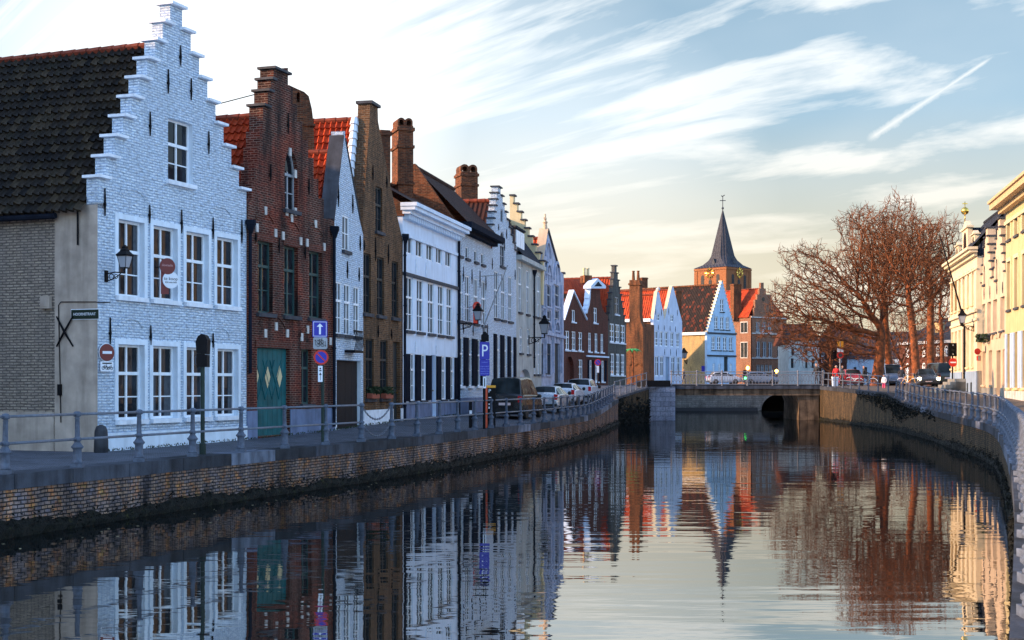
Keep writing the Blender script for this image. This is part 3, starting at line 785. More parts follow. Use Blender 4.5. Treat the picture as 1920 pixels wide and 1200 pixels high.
def smooth_path(path, it=2):
    P = [Vector(p) for p in path]
    for _ in range(it):
        Q = [P[0]]
        for a, b in zip(P[:-1], P[1:]): Q += [a.lerp(b, 0.25), a.lerp(b, 0.75)]
        P = Q + [P[-1]]
    return P
def offset(P, d):
    """shift a path sideways, towards its right-hand side"""
    out = []
    for i, p in enumerate(P):
        t = P[min(i + 1, len(P) - 1)] - P[max(i - 1, 0)]; t.z = 0; t.normalize()
        out.append(p + Vector((t.y, -t.x, 0)) * d)
    return out
def strip(mb, A, B, m=0):
    for i in range(len(A) - 1): mb.face([A[i], A[i + 1], B[i + 1], B[i]], m)

LP = smooth_path(LEFT); RP = smooth_path(RIGHT[3:])
RP = [Vector(p) for p in RIGHT[:3]] + RP
# water
mb = MB(); mb.face([Vector((-60, -30, WZ)), Vector((80, -30, WZ)), Vector((80, 150, WZ)), Vector((-60, 150, WZ))])
struct(mb.build('canal_water', M['water']))
mb = MB(); mb.face([Vector((-2500, -800, -2.6)), Vector((2500, -800, -2.6)), Vector((2500, 3500, -2.6)), Vector((-2500, 3500, -2.6))])
struct(mb.build('ground', M['earth']))
# left street, sloping gently up to the houses and up to the bridge
def zleft(Y):
    xs = [0, 33, 39, 44.5, 52, 61, 74, 90, 104, 112, 125]; zs = [0, 0, .055, .15, .24, .30, .38, .6, 1.1, 1.4, 1.6]
    return float(np.interp(Y, xs, zs))
mb = MB()
E = offset(LP, -0.0)
def house_line(p):
    Y = p.y; xs = [-10, 20, 33, 39.2, 44.5, 48.1, 52.6, 61, 67.7, 74.1, 82, 90.6, 97, 110]; hx = [-24, -14.8, -9.87, -7.51, -5.70, -5.16, -4.14, -2.39, -1.04, .23, 1.74, 3.38, 4.0, 4.2]
    return Vector((float(np.interp(Y, xs, hx)), Y, zleft(Y)))
Hl = [house_line(p) for p in E]
Wl = [Vector((-90 - i * 0.5, p.y, p.z)) for i, p in enumerate(Hl)]
strip(mb, E, Hl); strip(mb, Hl, Wl)
struct(mb.build('street', M['setts']))
# plateau beyond the bridge
mb = MB()
mb.face([Vector((-110, 97, 0.63)), Vector((7.27, 97, .63)), Vector((10.2, 103.5, 1.35)), Vector((-110, 104, 1.15))])
mb.face([Vector((-110, 104, 1.15)), Vector((10.2, 103.5, 1.35)), Vector((12.5, 106, 1.5)), Vector((12.6, 112, 1.55)), Vector((-110, 112, 1.4))])
mb.face([Vector((-110, 112, 1.4)), Vector((12.6, 112, 1.55)), Vector((12.6, 142, 1.65)), Vector((-110, 142, 1.65))])
mb.face([Vector((-400, 142, 1.65)), Vector((12.4, 142, 1.65)), Vector((12.4, 145.2, 1.65)), Vector((400, 145.2, 1.65)), Vector((400, 900, 2.0)), Vector((-400, 900, 2.0))])
struct(mb.build('square', M['setts']))
# right bank pavement and street
mb = MB()
E2 = offset(RP, -0.02)
def rline(p):
    Y = p.y; x = 25.9 + 0.19 * (Y - 72)
    return Vector((max(x, p.x + 4.5), Y, max(p.z, float(np.interp(Y, [30, 45, 72, 82, 95, 110], [0.1, 0.35, 0.92, 1.0, 1.2, 1.55])))))
Rl = [rline(p) for p in E2]; Ro = [Vector((120, p.y, p.z)) for p in Rl]
strip(mb, E2, Rl); strip(mb, Rl, Ro)
mb.face([Vector((23.9, 107, 1.5)), Vector((120, 107, 1.5)), Vector((120, 145.2, 1.65)), Vector((31.2, 145.2, 1.65)), Vector((24.4, 113.4, 1.55))])
o = struct(mb.build('pavement', M['paving']))

def quay(name, label, P, over, ch, sign, stones=2.4, mat='quay_brick'):
    """wall along path P (its coping edge); water lies on side sign (+1: right-hand)"""
    root = thing(name, label, 'quay wall', P[len(P) // 2])
    edge = offset(P, sign * over); face = offset(P, sign * (over - 0.05)); back = offset(P, -sign * 0.35)
    # coping stones with joints
    cb = MB(); R = resample(P, stones); e = offset(R, sign * over); b = offset(R, -sign * 0.40); rng = random.Random(7)
    for i in range(len(R) - 1):
        t = (R[i + 1] - R[i]).normalized() * 0.008
        dz = rng.uniform(-0.006, 0.006)
        k = max(1, int((R[i + 1] - R[i]).length / 1.2))
        q = [b[i] + t, e[i] + t, e[i + 1] - t, b[i + 1] - t]
        if sign < 0: q = [q[1], q[0], q[3], q[2]]
        lo = [Vector((v.x, v.y, v.z - ch + dz)) for v in q]; hi = [Vector((v.x, v.y, v.z + 0.02 + dz)) for v in q]
        cb.hexa(lo + hi, rng.choice((0, 0, 0, 1, 1, 2)))
    cb.build('coping', [M['coping'], M['coping_dark'], M['coping_pale']], root)
    wb = MB()
    top = [Vector((p.x, p.y, p.z - ch + 0.01)) for p in face]; bot = [Vector((p.x, p.y, WZ - 0.6)) for p in face]
    for i in range(len(top) - 1):
        q = [bot[i], bot[i + 1], top[i + 1], top[i]]
        wb.face(q if sign > 0 else q[::-1])
    wb.build('brick_face', M[mat], root)
    # moss cushion hanging on the tide line: lumpy band standing out from the wall
    gb = MB(); R = resample(P, 0.16); rng = random.Random(11); f = offset(R, sign * (over - 0.05))
    nrm = [(offset(R, sign * 1.0)[i] - R[i]) for i in range(len(R))]
    rows = []
    hts = [0.0] * len(R); x = 0.0
    for i in range(len(R)): x = 0.86 * x + rng.uniform(-0.022, 0.022); hts[i] = x
    for lev, (z, out) in enumerate(((-0.12, 0.02), (0.02, 0.07), (0.10, 0.09), (0.17, 0.05), (0.23, -0.005))):
        rows.append([Vector((p.x, p.y, WZ + z + (hts[i] + rng.uniform(-0.02, 0.02)) * (0.3 + lev * 0.4))) + nrm[i] * max(-0.01, out + (rng.uniform(-0.04, 0.03) if lev < 4 else 0)) for i, p in enumerate(f)])
    for r0, r1 in zip(rows[:-1], rows[1:]):
        for i in range(len(R) - 1):
            q = [r0[i], r0[i + 1], r1[i + 1], r1[i]]
            gb.face(q if sign > 0 else q[::-1])
    for i, p in enumerate(f):        # ragged tufts along its upper edge
        if p.y < 4 or p.y > 100: continue
        for k in range(9 if p.y < 60 else 4):
            c = Vector((p.x, p.y, WZ + 0.02 + abs(rng.gauss(0.17, 0.12)))) + nrm[i] * rng.uniform(0.0, 0.09) + (R[min(i + 1, len(R) - 1)] - R[i]) * rng.random()
            t = Vector((rng.uniform(-1, 1), rng.uniform(-1, 1), rng.uniform(-1, 0.6))) * rng.uniform(0.02, 0.06); s_ = t.orthogonal().normalized() * 0.022
            gb.face([c - t, c + s_, c + t, c - s_])
    gb.build('moss', M['moss'], root, smooth=False)
    return root
quay('quay_wall', 'long left bank brick quay wall with dark coping stones and wet moss at the waterline', LP, 0.20, 0.25, 1)
# the right bank path runs towards the camera, so the water is on its right-hand side too
quay('quay_wall', 'curving right bank brick quay wall below the crowded iron railing', RP, 0.18, 0.24, 1, mat='quay_mossy')

# ------------------------------------------------------------------ railings
def post_mesh():
    mb = MB(); fr = Fr(0, 0, 1, 0)
    mb.box(fr, -0.115, 0.115, -0.115, 0.115, 0, 0.10)
    mb.lathe(Vector((0, 0, 0)), [(0.105, 0.10), (0.105, 0.13), (0.085, 0.15), (0.082, 0.36), (0.100, 0.385), (0.118, 0.40), (0.118, 0.425), (0.098, 0.44),
                                 (0.062, 0.50), (0.055, 0.515), (0.078, 0.535), (0.085, 0.56), (0.078, 0.585), (0.052, 0.60), (0.050, 0.62), (0.044, 0.95), (0.055, 0.965), (0.040, 0.975),
                                 (0.040, 0.985), (0.068, 1.0), (0.080, 1.02), (0.082, 1.045), (0.072, 1.07), (0.05, 1.09), (0.02, 1.098)], 16)
    return mb.mesh('post', M['rail'], smooth=True)
def post_plain():
    mb = MB(); mb.lathe(Vector((0, 0, 0)), [(0.07, 0), (0.07, 0.12), (0.045, 0.14), (0.045, 0.50), (0.06, 0.52), (0.06, 0.58), (0.04, 0.6), (0.04, 0.98), (0.06, 1.0), (0.07, 1.04), (0.03, 1.09)], 10)
    return mb.mesh('post', M['rail'])
def along(P, s0, step, s1=None):
    P = [Vector(p) for p in P]; acc = [0.0]
    for a, b in zip(P[:-1], P[1:]): acc.append(acc[-1] + (b - a).length)
    out = []; s = s0
    while s <= (acc[-1] if s1 is None else min(s1, acc[-1])) + 1e-6:
        k = max(j for j in range(len(acc)) if acc[j] <= s + 1e-9); k = min(k, len(P) - 2)
        out.append(P[k].lerp(P[k + 1], (s - acc[k]) / max(1e-9, acc[k + 1] - acc[k]))); s += step
    return out
def railing(label, pts, gap=None, mesh=None, hts=(1.04, 0.56), r=0.026, scale=1.0):
    root = thing('iron_railing', label, 'railing', pts[0])
    pm = mesh or post_mesh(); prng = random.Random(3)
    for p in pts:
        o = bpy.data.objects.new('post', pm); COL.objects.link(o); o.parent = root; o.location = p - pts[0]
        o.rotation_euler = (prng.uniform(-0.012, 0.012), prng.uniform(-0.012, 0.012), prng.uniform(-0.3, 0.3)); o.scale = (scale,) * 3
    for h in hts:
        runs = [pts] if gap is None else [pts[:gap + 1], pts[gap + 1:]]
        for run in runs:
            mb = MB()
            for a, b in zip(run[:-1], run[1:]):
                mb.tube([a + Vector((0, 0, h * scale)), b + Vector((0, 0, h * scale))], r, 8)
            mb.build('rail', M['rail_dark'], root, True)
        if gap is not None:
            mb = MB(); a, b = pts[gap] + Vector((0, 0, h)), pts[gap + 1] + Vector((0, 0, h)); n = 26
            c = [a.lerp(b, k / n) - Vector((0, 0, 0.42 * (1 - (2 * k / n - 1) ** 2))) for k in range(n + 1)]
            for k in range(n):
                m_ = (c[k] + c[k + 1]) / 2; t = (c[k + 1] - c[k]); t.normalize(); up = Vector((0, 0, 1)) if k % 2 else t.cross(Vector((0, 0, 1))).normalized()
                mb.tube([m_ + t * 0.055 * math.cos(q) + up * 0.026 * math.sin(q) for q in [2 * math.pi * j / 8 for j in range(9)]], 0.010, 5, 0, False)
            mb.build('chain', M['rail_dark'], root, True)
    return root
# left bank: a post stands at photo x = 45
acc = 0
lp = smooth_path(LEFT)
s45 = 0.0; best = 1e9; s = 0.0
for a, b in zip(lp[:-1], lp[1:]):
    d = abs(a.x / a.y - uu(45)) if a.y > 1 else 9
    if d < best: best, s45 = d, s
    s += (b - a).length
STEP = 2.13
lpts = along(lp, s45 - 3 * STEP, STEP)
railing('grey cast iron railing along the left quay with a hanging chain in one bay', lpts, gap=3 + 7)
rp = [Vector(p) for p in RIGHT[:3]]
far = along(rp, 0, 2.6)
railing('pale railing between the bridge and the bend, in front of the tree trunks', far, mesh=post_plain())
rr = along(smooth_path(RIGHT[3:-1]), 0.4, 1.75)
railing('crowded grey iron railing curving along the right quay', rr)
# ------------------------------------------------------------------ left row of houses
# chain of corners (photo x, depth) along the building line
PC = [(183, 33.0), (462, 39.21), (627, 44.5), (681, 48.1), (755, 52.6), (858, 61.0), (920, 67.7), (968, 74.1), (1015, 82.0), (1057, 90.6)]
PC = [(x, y) for x, y in PC]
GR = 'houses of the left bank row'
def leftc(i): return PC[i][0], PC[i][1], PC[i + 1][0], PC[i + 1][1]

# 1: white stepped gable with its grey side wall
h = House('gable_house', 'white painted brick house with tall stepped gable and dark tiled roof, nearest on the left', *leftc(0), 0.0)
low = h.rows([(221, 269, 646, 789), (287, 330, 649, 785), (348, 391, 652, 783), (405, 447, 655, 780)], curtain=0.2, surround=('white_stucco', 0.13, 0.03), fw=0.06)
upp = h.rows([(221, 269, 414, 556), (287, 331, 425, 563), (348, 390, 438, 570), (405, 445, 447, 576)], tr=0.60, curtain=0.16, surround=('white_stucco', 0.13, 0.03), fw=0.06)
h.rows([(315, 361, 227, 343)], tr=0.60, fw=0.055)
top, caps = steps(0.0, h.L, 3.22, 6.54, 11.42, 9, 8, 0.27)
h.wall([(0, h.zb), (h.L, h.zb)] + top[::-1], M['white_brick'], mrev=M['white_stucco'])
capbox(h, caps, 'sill_white', out=0.13)
h.plinth(h.z(320, 806), 'white_stucco', 0.035)
h.anchors([(195, 353, 405), (279, 384, 418), (339, 393, 437), (398, 408, 448), (452, 412, 456), (280, 210, 255), (314, 130, 175), (337, 85, 123), (357, 147, 188), (390, 246, 289),
           (205, 595, 647), (281, 610, 647), (398, 625, 652)])
def relief(h, pxs, mat, name='blind_arch', w=0.14, d=0.022):
    for cx, cy, rpx in pxs:     # flat relieving arch over a window
        a, z = h.az(cx, cy); r = h.fr.a(cx + rpx) - a
        mb = MB(); n = 10
        o = [(a + (r + w) * math.cos(math.pi * (0.14 + 0.72 * k / n)), z + (r + w) * 0.72 * math.sin(math.pi * (0.14 + 0.72 * k / n))) for k in range(n + 1)]
        i_ = [(a + r * math.cos(math.pi * (0.14 + 0.72 * k / n)), z + r * 0.72 * math.sin(math.pi * (0.14 + 0.72 * k / n))) for k in range(n + 1)]
        mb.prism(h.fr, o + i_[::-1], 0.002, d)
        h.part(mb, name, M[mat])
relief(h, [(250, 385, 24), (415, 416, 20), (246, 625, 22), (412, 640, 19)], 'white_brick')
# side wall: stucco corner strip, limewashed brick, plinth
sf = h.fr.side(0.0); SD = 11.0
mb = MB()
mb.face([sf.w(0.32, 0, -0.5), sf.w(1.25, 0, -0.5), sf.w(1.25, 0, 5.95), sf.w(0.32, 0, 5.95)], 1)
mb.box(sf, 0.0, 1.25, -0.3, 0.0, 5.83, 5.95, 1)
mb.face([sf.w(0, 0.001, -0.5), sf.w(0.33, 0.001, -0.5), sf.w(0.33, 0.001, 5.9), sf.w(0, 0.001, 5.9)], 1)
mb.face([sf.w(1.25, -0.03, -0.5), sf.w(SD, -0.03, -0.5), sf.w(SD, -0.03, 5.9), sf.w(1.25, -0.03, 5.9)], 0)
mb.face([sf.w(1.25, 0, -0.5), sf.w(1.25, -0.03, -0.5), sf.w(1.25, -0.03, 5.95), sf.w(1.25, 0, 5.95)], 1)
mb.box(sf, 1.27, SD, -0.02, 0.012, -0.5, 0.95, 1)
fr = h.fr
mb.face([fr.w(h.L - 0.02, -0.3, -0.5), fr.w(h.L - 0.02, -SD, -0.5), fr.w(h.L - 0.02, -SD, 6.3), fr.w(h.L - 0.02, -0.3, 6.3)], 0)
mb.face([fr.w(h.L, -SD, -0.5), fr.w(0, -SD, -0.5), fr.w(0, -SD, 5.9), fr.w(3.22, -SD, 10.4), fr.w(h.L, -SD, 6.0)], 0)
h.part(mb, 'side_wall', [M['grey_brick'], M['grey_stucco']])
h.gable_roof(3.22, 10.45, -0.22, 5.72, h.L + 0.1, 5.8, SD, 'tile_dark')
mb = MB(); mb.tube([sf.w(1.1, 0.16, 5.66), sf.w(SD, 0.16, 5.66)], 0.075, 8); mb.box(sf, 1.25, SD, 0, 0.12, 5.70, 5.80)
h.part(mb, 'gutter', M['gutter'])
ab = MB()
for q in (-1, 1): ab.tube([sf.w(0.93 - 0.24 * q, 0.03, 2.53), sf.w(0.93, 0.05, 2.88), sf.w(0.93 + 0.24 * q, 0.03, 3.25)], [0.02, 0.03, 0.02], 6)
h.part(ab, 'wall_anchor', M['black'])
for aa, z0, z1 in ((0.55, 4.95, 5.8), (3.1, 5.0, 5.75), (3.3, 2.7, 3.8)):
    ab = MB(); ab.tube([sf.w(aa, 0.03, z0), sf.w(aa, 0.035, z1)], 0.025, 6); h.part(ab, 'wall_anchor', M['black'])
cb = MB(); cb.tube([sf.w(1.05, 0.02, 0.7), sf.w(1.08, 0.02, 2.0), sf.w(1.12, 0.02, 3.52), sf.w(1.05, 0.02, 3.6), sf.w(0.05, 0.02, 3.58), fr.w(0.02, 0.03, 3.56), fr.w(0.45, 0.02, 3.6)], 0.012, 5)
h.part(cb, 'cable', M['black'])
cb = MB(); cb.box(sf, 1.03, 1.12, 0.0, 0.07, 1.35, 1.62); h.part(cb, 'junction_box', M['black'])
cb = MB(); cb.box(sf, 1.35, 1.62, -0.03, 0.08, 3.45, 3.75); cb.box(sf, 1.40, 1.57, 0.08, 0.10, 3.50, 3.70); h.part(cb, 'vent', M['grey_stucco'])
h.pipe(464, 430, 700, 'gutter', head=True)
H1 = h

# unseen house added across the side street to shade the side wall and roof
h = House('shading_house', 'unseen brick house added across the side street to shade the nearest white house', -2160, 20.0, -390, 52.0, 0.0)
for k in range(9): h.window(1.5 + 3.4 * k, 2.7 + 3.4 * k, 1.0, 3.0); h.window(1.5 + 3.4 * k, 2.7 + 3.4 * k, 4.6, 6.6)
h.wall([(0, h.zb), (h.L, h.zb), (h.L, 12.5), (0, 12.5)], M['far_red'], body=(11, 12.5, 12.5))
h.eave_roof(12.5, 18.0, 5.5, 'tile_maroon', end='far_red')

# 2: dark red brick, leaning stepped gable
h = House('gable_house', 'dark red brick house with leaning stepped gable, green garage door and arched attic window', *leftc(1), 0.1)
h.rows([(483, 512, 453, 588), (533, 558, 462, 593), (579, 604, 472, 598)], mat='frame_green', sill='sill_dark', tr=0.66, lr=2, fw=0.065)
h.rows([(565, 584, 655, 758)], mat='frame_green', sill='sill_dark', tr=0.66)
h.window(h.fr.a(534), h.fr.a(558), h.z(546, 395), h.z(546, 283), arch=True, mat='frame_grey', cols=2, tr=0.60, sill='sill_dark', rise=0.62, fw=0.06)
d, q = h.panel(482, 543, 653, 816, 'door_green', name='garage_door', planks=7, handle=False, rev=0.14)
for k in range(3):      # three diamond lights with raised slanting strips
    a = h.fr.a((486, 508, 530)[k]); z = h.z((486, 508, 530)[k], (705, 708, 706)[k])
    db = MB(); db.fan(h.fr, [[(a - 0.17, z), (a, z - 0.33), (a + 0.17, z), (a, z + 0.33)]], -0.105); h.part(db, 'diamond_pane', M['lightyellow'], d)
db = MB()
for k in range(4):
    a = q[0] + 0.25 + k * 0.42
    for s_ in (-1, 1):
        db.tube([h.fr.w(a, -0.115, q[2] + 1.05), h.fr.w(min(q[1] - 0.05, max(q[0] + 0.05, a + s_ * 0.55)), -0.115, q[2] + 2.2)], 0.022, 4)
h.part(db, 'strips', M['door_green'], d)
out = h.pts([(465, 440), (465, 385), (472, 372), (472, 340), (477, 340), (477, 305), (482, 305), (482, 275), (487, 275), (487, 245), (493, 245), (493, 200), (502, 200), (502, 172), (508, 172), (508, 150), (513, 150), (513, 130),
             (540, 127), (540, 160), (549, 163), (549, 195), (557, 195), (557, 228), (567, 228), (567, 262), (578, 262), (578, 296), (588, 296), (588, 335), (597, 335), (597, 372), (607, 372), (607, 410), (618, 410)])
out = [(max(0, min(h.L, a)), z) for a, z in out]; out[0] = (0, out[0][1])
h.wall([(0, h.zb), (h.L, h.zb), (h.L, out[-1][1])] + out[::-1], M['red_brick'], thick=0.45, body=(10, 6.0, 5.6))
capbox(h, [(h.fr.a(513), h.fr.a(540), out[17][1] + 0.02), (h.fr.a(508), h.fr.a(513), h.z(510, 150)), (h.fr.a(502), h.fr.a(508), h.z(505, 172)), (h.fr.a(493), h.fr.a(502), h.z(497, 200))], 'lead', thick=0.45)
h.gable_roof(h.fr.a(520), h.z(512, 214), -0.2, 5.7, h.L + 0.1, 5.6, 9.0, 'tile_red', d0=0.44)
relief(h, [(497, 425, 16), (546, 438, 14), (592, 449, 13), (511, 628, 24), (574, 640, 12)], 'red_brick', w=0.16, d=0.03)
kb = MB()
for x, y in ((543, 285), (553, 326), (553, 397), (537, 397), (497, 395), (546, 409), (591, 420), (481, 427), (516, 437), (530, 442), (563, 452), (575, 455), (607, 463), (517, 612), (497, 625), (538, 625), (576, 618), (565, 632), (619, 640)):
    kb = MB(); a, z = h.az(x, y); kb.box(h.fr, max(0.0, a - 0.07), min(h.L, a + 0.07), 0.004, 0.035, z - 0.12, z + 0.12)
    h.part(kb, 'stone_block', M['stone_white'])
lb = MB()
for x0, x1, y in ((481, 514, 447), (531, 560, 456), (577, 606, 466), (478, 546, 646), (562, 588, 649)):
    lb = MB(); lb.box(h.fr, h.fr.a(x0), h.fr.a(x1), 0.003, 0.03, h.z((x0 + x1) / 2, y + 6), h.z((x0 + x1) / 2, y - 7))
    h.part(lb, 'lintel', M['far_red'])
h.anchors([(539, 212, 250), (506, 308, 340), (578, 335, 365), (478, 437, 455), (522, 445, 475), (571, 462, 485)])
h.plinth(h.z(590, 766), 'blue_plinth', 0.03, gaps=[(q[0] - 0.02, q[1] + 0.02)])
p0 = PT(541, 46.5); cf = Fr(p0.x, p0.y, 1, 0.35)      # chimney joined to the gable top by a pierced wall
co = [cf.az(*q) for q in ((541, 159), (556, 166), (570, 172), (579, 180), (585, 205), (588, 232), (590, 292), (563, 292), (562, 238), (541, 238))]
ho = [cf.az(*q) for q in ((555.5, 192), (562, 192), (562.5, 180), (561.5, 174), (559, 172), (556.5, 176))]
mb = MB(); mb.fan(cf, [co, ho], 0.0); mb.fan(cf, [co, ho], -0.7, 0, True); mb.prism(cf, co, -0.7, 0.0, 0, front=False, back=False); mb.prism(cf, ho, -0.7, 0.0, 0, front=False, back=False)
mb.box(cf, cf.a(561), cf.a(591), -0.75, 0.06, zat(234, 46.5), zat(229, 46.5)); h.part(mb, 'chimney', M['chimney_brick'])
rb = MB(); rb.tube([h.fr.w(h.fr.a(505), -0.2, h.z(505, 172)), h.fr.w(h.fr.a(493), -3.0, h.z(512, 212))], 0.015, 5); h.part(rb, 'iron_stay', M['black'])
h.pipe(622, 440, 800, 'gutter')
H2 = h

# 3: narrow white house
h = House('gable_house', 'narrow white house with pointed gable, slate coping and black garage door', *leftc(2), 0.18)
h.rows([(629, 640, 526, 624), (645, 656, 533, 629), (663, 673, 540, 634)], cols=2, tr=0.64, sill='sill_dark', fw=0.05, rev=0.07)
h.rows([(642, 654, 405, 471)], cols=2, lr=2, ur=0, sill='sill_dark', rev=0.07)
h.panel(631, 677, 676, 803, 'door_brown', name='garage_door', planks=4, handle=False)
go = h.pts([(628, 395), (643, 258), (643, 246), (647, 246), (647, 262), (674, 411), (680, 440)])
go = [(max(0, min(h.L, a)), z) for a, z in go]; go[0] = (0.0, go[0][1]); go[-1] = (h.L, go[-1][1])
h.wall([(0, h.zb), (h.L, h.zb)] + go[::-1], M['white_brick'], thick=0.40, mrev=M['white_stucco'], body=(9, 6, 6))
coping_line(h, [(go[0][0] - 0.12, go[0][1] - 0.35), (go[1][0], go[1][1])], 'lead', -0.46, 0.04, 0.09)
coping_line(h, [(go[4][0], go[4][1]), (go[5][0], go[5][1])], 'lead', -0.46, 0.04, 0.06)
h.gable_roof((go[1][0] + go[3][0]) / 2, h.z(640, 284), -0.1, h.z(628, 425), h.L, h.z(676, 440), 8.0, 'tile_red', d0=0.42)
h.anchors([(633, 345, 388), (660, 365, 400), (650, 490, 522), (672, 502, 528), (674, 442, 470)])
bb = MB(); a0, a1 = h.fr.a(646), h.fr.a(662); z0, z1 = h.z(654, 657), h.z(654, 621)
bb.box(h.fr, a0, a1, 0.0, 0.35, z0 - 0.08, z0)
for k in range(7):
    a = a0 + (a1 - a0) * (k + 0.5) / 7; bb.tube([h.fr.w(a, 0.32, z0), h.fr.w(a, 0.38, z0 + 0.3), h.fr.w(a, 0.32, z1)], 0.014, 5)
bb.box(h.fr, a0, a1, 0.30, 0.345, z1 - 0.03, z1 + 0.02)
h.part(bb, 'balcony', M['black'])
h.plinth(h.z(655, 790), 'sill_white', 0.03, gaps=[(h.fr.a(630), h.fr.a(678))])

# 4: brown brick
h = House('gable_house', 'yellow brown brick house with plain pointed gable, bright red roof and dark windows', *leftc(3), 0.22)
h.rows([(682.5, 695, 475, 587), (707, 720, 483, 593), (734, 747, 490, 597)], mat='frame_dark', sill='sill_dark', tr=0.62, rev=0.12)
h.rows([(686, 701, 635, 748), (713, 727, 638, 748)], mat='frame_dark', sill='sill_dark', tr=0.66, rev=0.12)
h.rows([(704, 717, 351, 435)], mat='frame_dark', sill='sill_dark', tr=0.6, rev=0.12)
h.panel(737, 750, 641, 787, 'frame_dark', planks=3, zb=0.26)
go = h.pts([(682, 372), (693, 228), (694, 194), (708, 194), (709, 228), (731, 343), (748, 432)])
go = [(max(0, min(h.L, a)), z) for a, z in go]; go[0] = (0, h.z(683, 395)); go[-1] = (h.L, h.z(753, 450))
h.wall([(0, h.zb), (h.L, h.zb)] + go[::-1], M['brown_brick'], thick=0.45, body=(11, 7, 6.6))
h.gable_roof(go[2][0] + 0.1, h.z(694, 224), -0.25, h.z(683, 408), h.L + 0.1, h.z(753, 452), 8.8, 'tile_red', d0=0.46)
vb = MB(); p0 = h.fr.w(-0.1, -0.55, h.z(683, 395)); p1 = h.fr.w(go[1][0], -0.55, go[1][1])
for k in range(12):
    vb.tube([p0.lerp(p1, k / 12) + Vector((0, 0, 0.16)), p0.lerp(p1, (k + 1.1) / 12) + Vector((0, 0, 0.12))], [0.16, 0.12], 8)
h.part(vb, 'verge_tiles', M['sill_white'])
capbox(h, [(go[2][0], go[3][0], go[2][1])], 'lead', thick=0.45, th=0.1)
h.anchors([(698, 310, 338), (724, 330, 352), (703, 445, 490), (727, 458, 495), (681.5, 450, 470), (708, 610, 632), (733, 617, 636), (740, 520, 545)])
h.plinth(h.z(710, 768), 'sill_white', 0.04, gaps=[(h.fr.a(736), h.fr.a(751))])
h.chimney(713, 732, 57.0, 243, 345, deep=0.9)
h.pipe(755, 452, 0, 'gutter')
for x in (694, 720):
    a = h.fr.a(x); z = h.z(x, 748)
    pb = MB(); pb.box(h.fr, a - 0.42, a + 0.42, 0.02, 0.22, z + 0.02, z + 0.2); pt = h.part(pb, 'flower_box', M['terracotta'])
    rng = random.Random(int(x)); lb = MB()
    for k in range(160):
        c = h.fr.w(a + rng.uniform(-0.4, 0.4), rng.uniform(0.0, 0.3), z + rng.uniform(0.18, 0.42)); t = Vector((rng.uniform(-1, 1), rng.uniform(-1, 1), rng.uniform(-1, 1))) * 0.07
        s_ = t.orthogonal().normalized() * 0.04; lb.face([c - t, c + s_, c + t, c - s_])
    h.part(lb, 'plants', M['plant'], pt)

# 5: long blue white house with cornice
h = House('townhouse', 'smooth blue white house with dentil cornice, five window bays and black ground floor shutters', *leftc(4), 0.30)
h.rows([(760, 773, 444, 476), (780, 792, 452, 483), (800, 811, 458, 490), (817, 829, 465, 495), (835, 846, 471, 500)], cols=2, lr=1, ur=0, sill=None, fw=0.05, rev=0.09)
h.rows([(762, 773, 518, 620), (782, 793, 525, 623), (802, 814, 531, 626), (821, 832, 536, 628), (837, 848, 540, 632)], cols=2, tr=0.62, sill='sill_dark', rev=0.09)
h.rows([(768, 777, 664, 752), (789, 797.5, 665, 751), (827, 835, 667, 750), (843.5, 851, 668, 749)], cols=2, tr=0.66, sill='sill_dark', rev=0.09)
h.panel(808, 817, 666, 778, 'blue_plinth', planks=2, zb=0.32)
zs0, zs1 = h.z(770, 752), h.z(770, 664)
for x0, x1 in ((758.5, 767.5), (777.5, 788), (798, 807.5), (817.5, 826), (835.5, 843), (851.5, 857.5)):
    mb = MB(); a0, a1 = h.fr.a(x0), h.fr.a(x1)
    mb.box(h.fr, a0, a1, 0.004, 0.05, zs0, zs1)
    for k in range(3): mb.box(h.fr, a0 + 0.07, a1 - 0.07, 0.05, 0.065, zs0 + 0.1 + k * (zs1 - zs0) / 3, zs0 - 0.05 + (k + 1) * (zs1 - zs0) / 3)
    h.part(mb, 'shutter', M['shutter_black'])
zt = h.z(762, 398)
h.wall([(0, h.zb), (h.L, h.zb), (h.L, zt), (0, zt)], M['white_wall'], body=(10, zt, zt))
z_c = h.z(800, 478); h.band(z_c - 1.07, z_c - 0.95, 0.10, 'sill_dark', 'string_course'); h.band(zt - 0.95, zt - 0.83, 0.07, 'white_wall', 'string_course')
mb = MB(); mb.box(h.fr, -0.05, h.L + 0.05, 0.003, 0.32, zt - 0.12, zt + 0.02); mb.box(h.fr, -0.12, h.L + 0.1, -0.05, 0.52, zt + 0.02, zt + 0.16); mb.box(h.fr, -0.15, h.L + 0.12, -0.05, 0.60, zt + 0.16, zt + 0.30)
k = 0.1
while k < h.L - 0.15:
    mb.box(h.fr, k, k + 0.14, 0.003, 0.24, zt - 0.30, zt - 0.122); k += 0.29
h.part(mb, 'cornice', M['white_wall'])
h.eave_roof(zt + 0.3, zt + 1.9, 2.4, 'tile_maroon', ov=0.45, end='chimney_brick', tiled=False)
h.plinth(h.z(800, 753), 'blue_plinth', 0.05, gaps=[(h.fr.a(807.5), h.fr.a(817.5))])
h.chimney(747, 775, 58.0, 214, 385, deep=1.1, arches=2, bands=(0.26, 0.72))
h.anchors([(798, 492, 520), (779, 486, 512), (817, 648, 664), (778, 640, 660)], 'sill_white')
h.pipe(857, 436, 0, 'gutter', r=0.06)
H5 = h

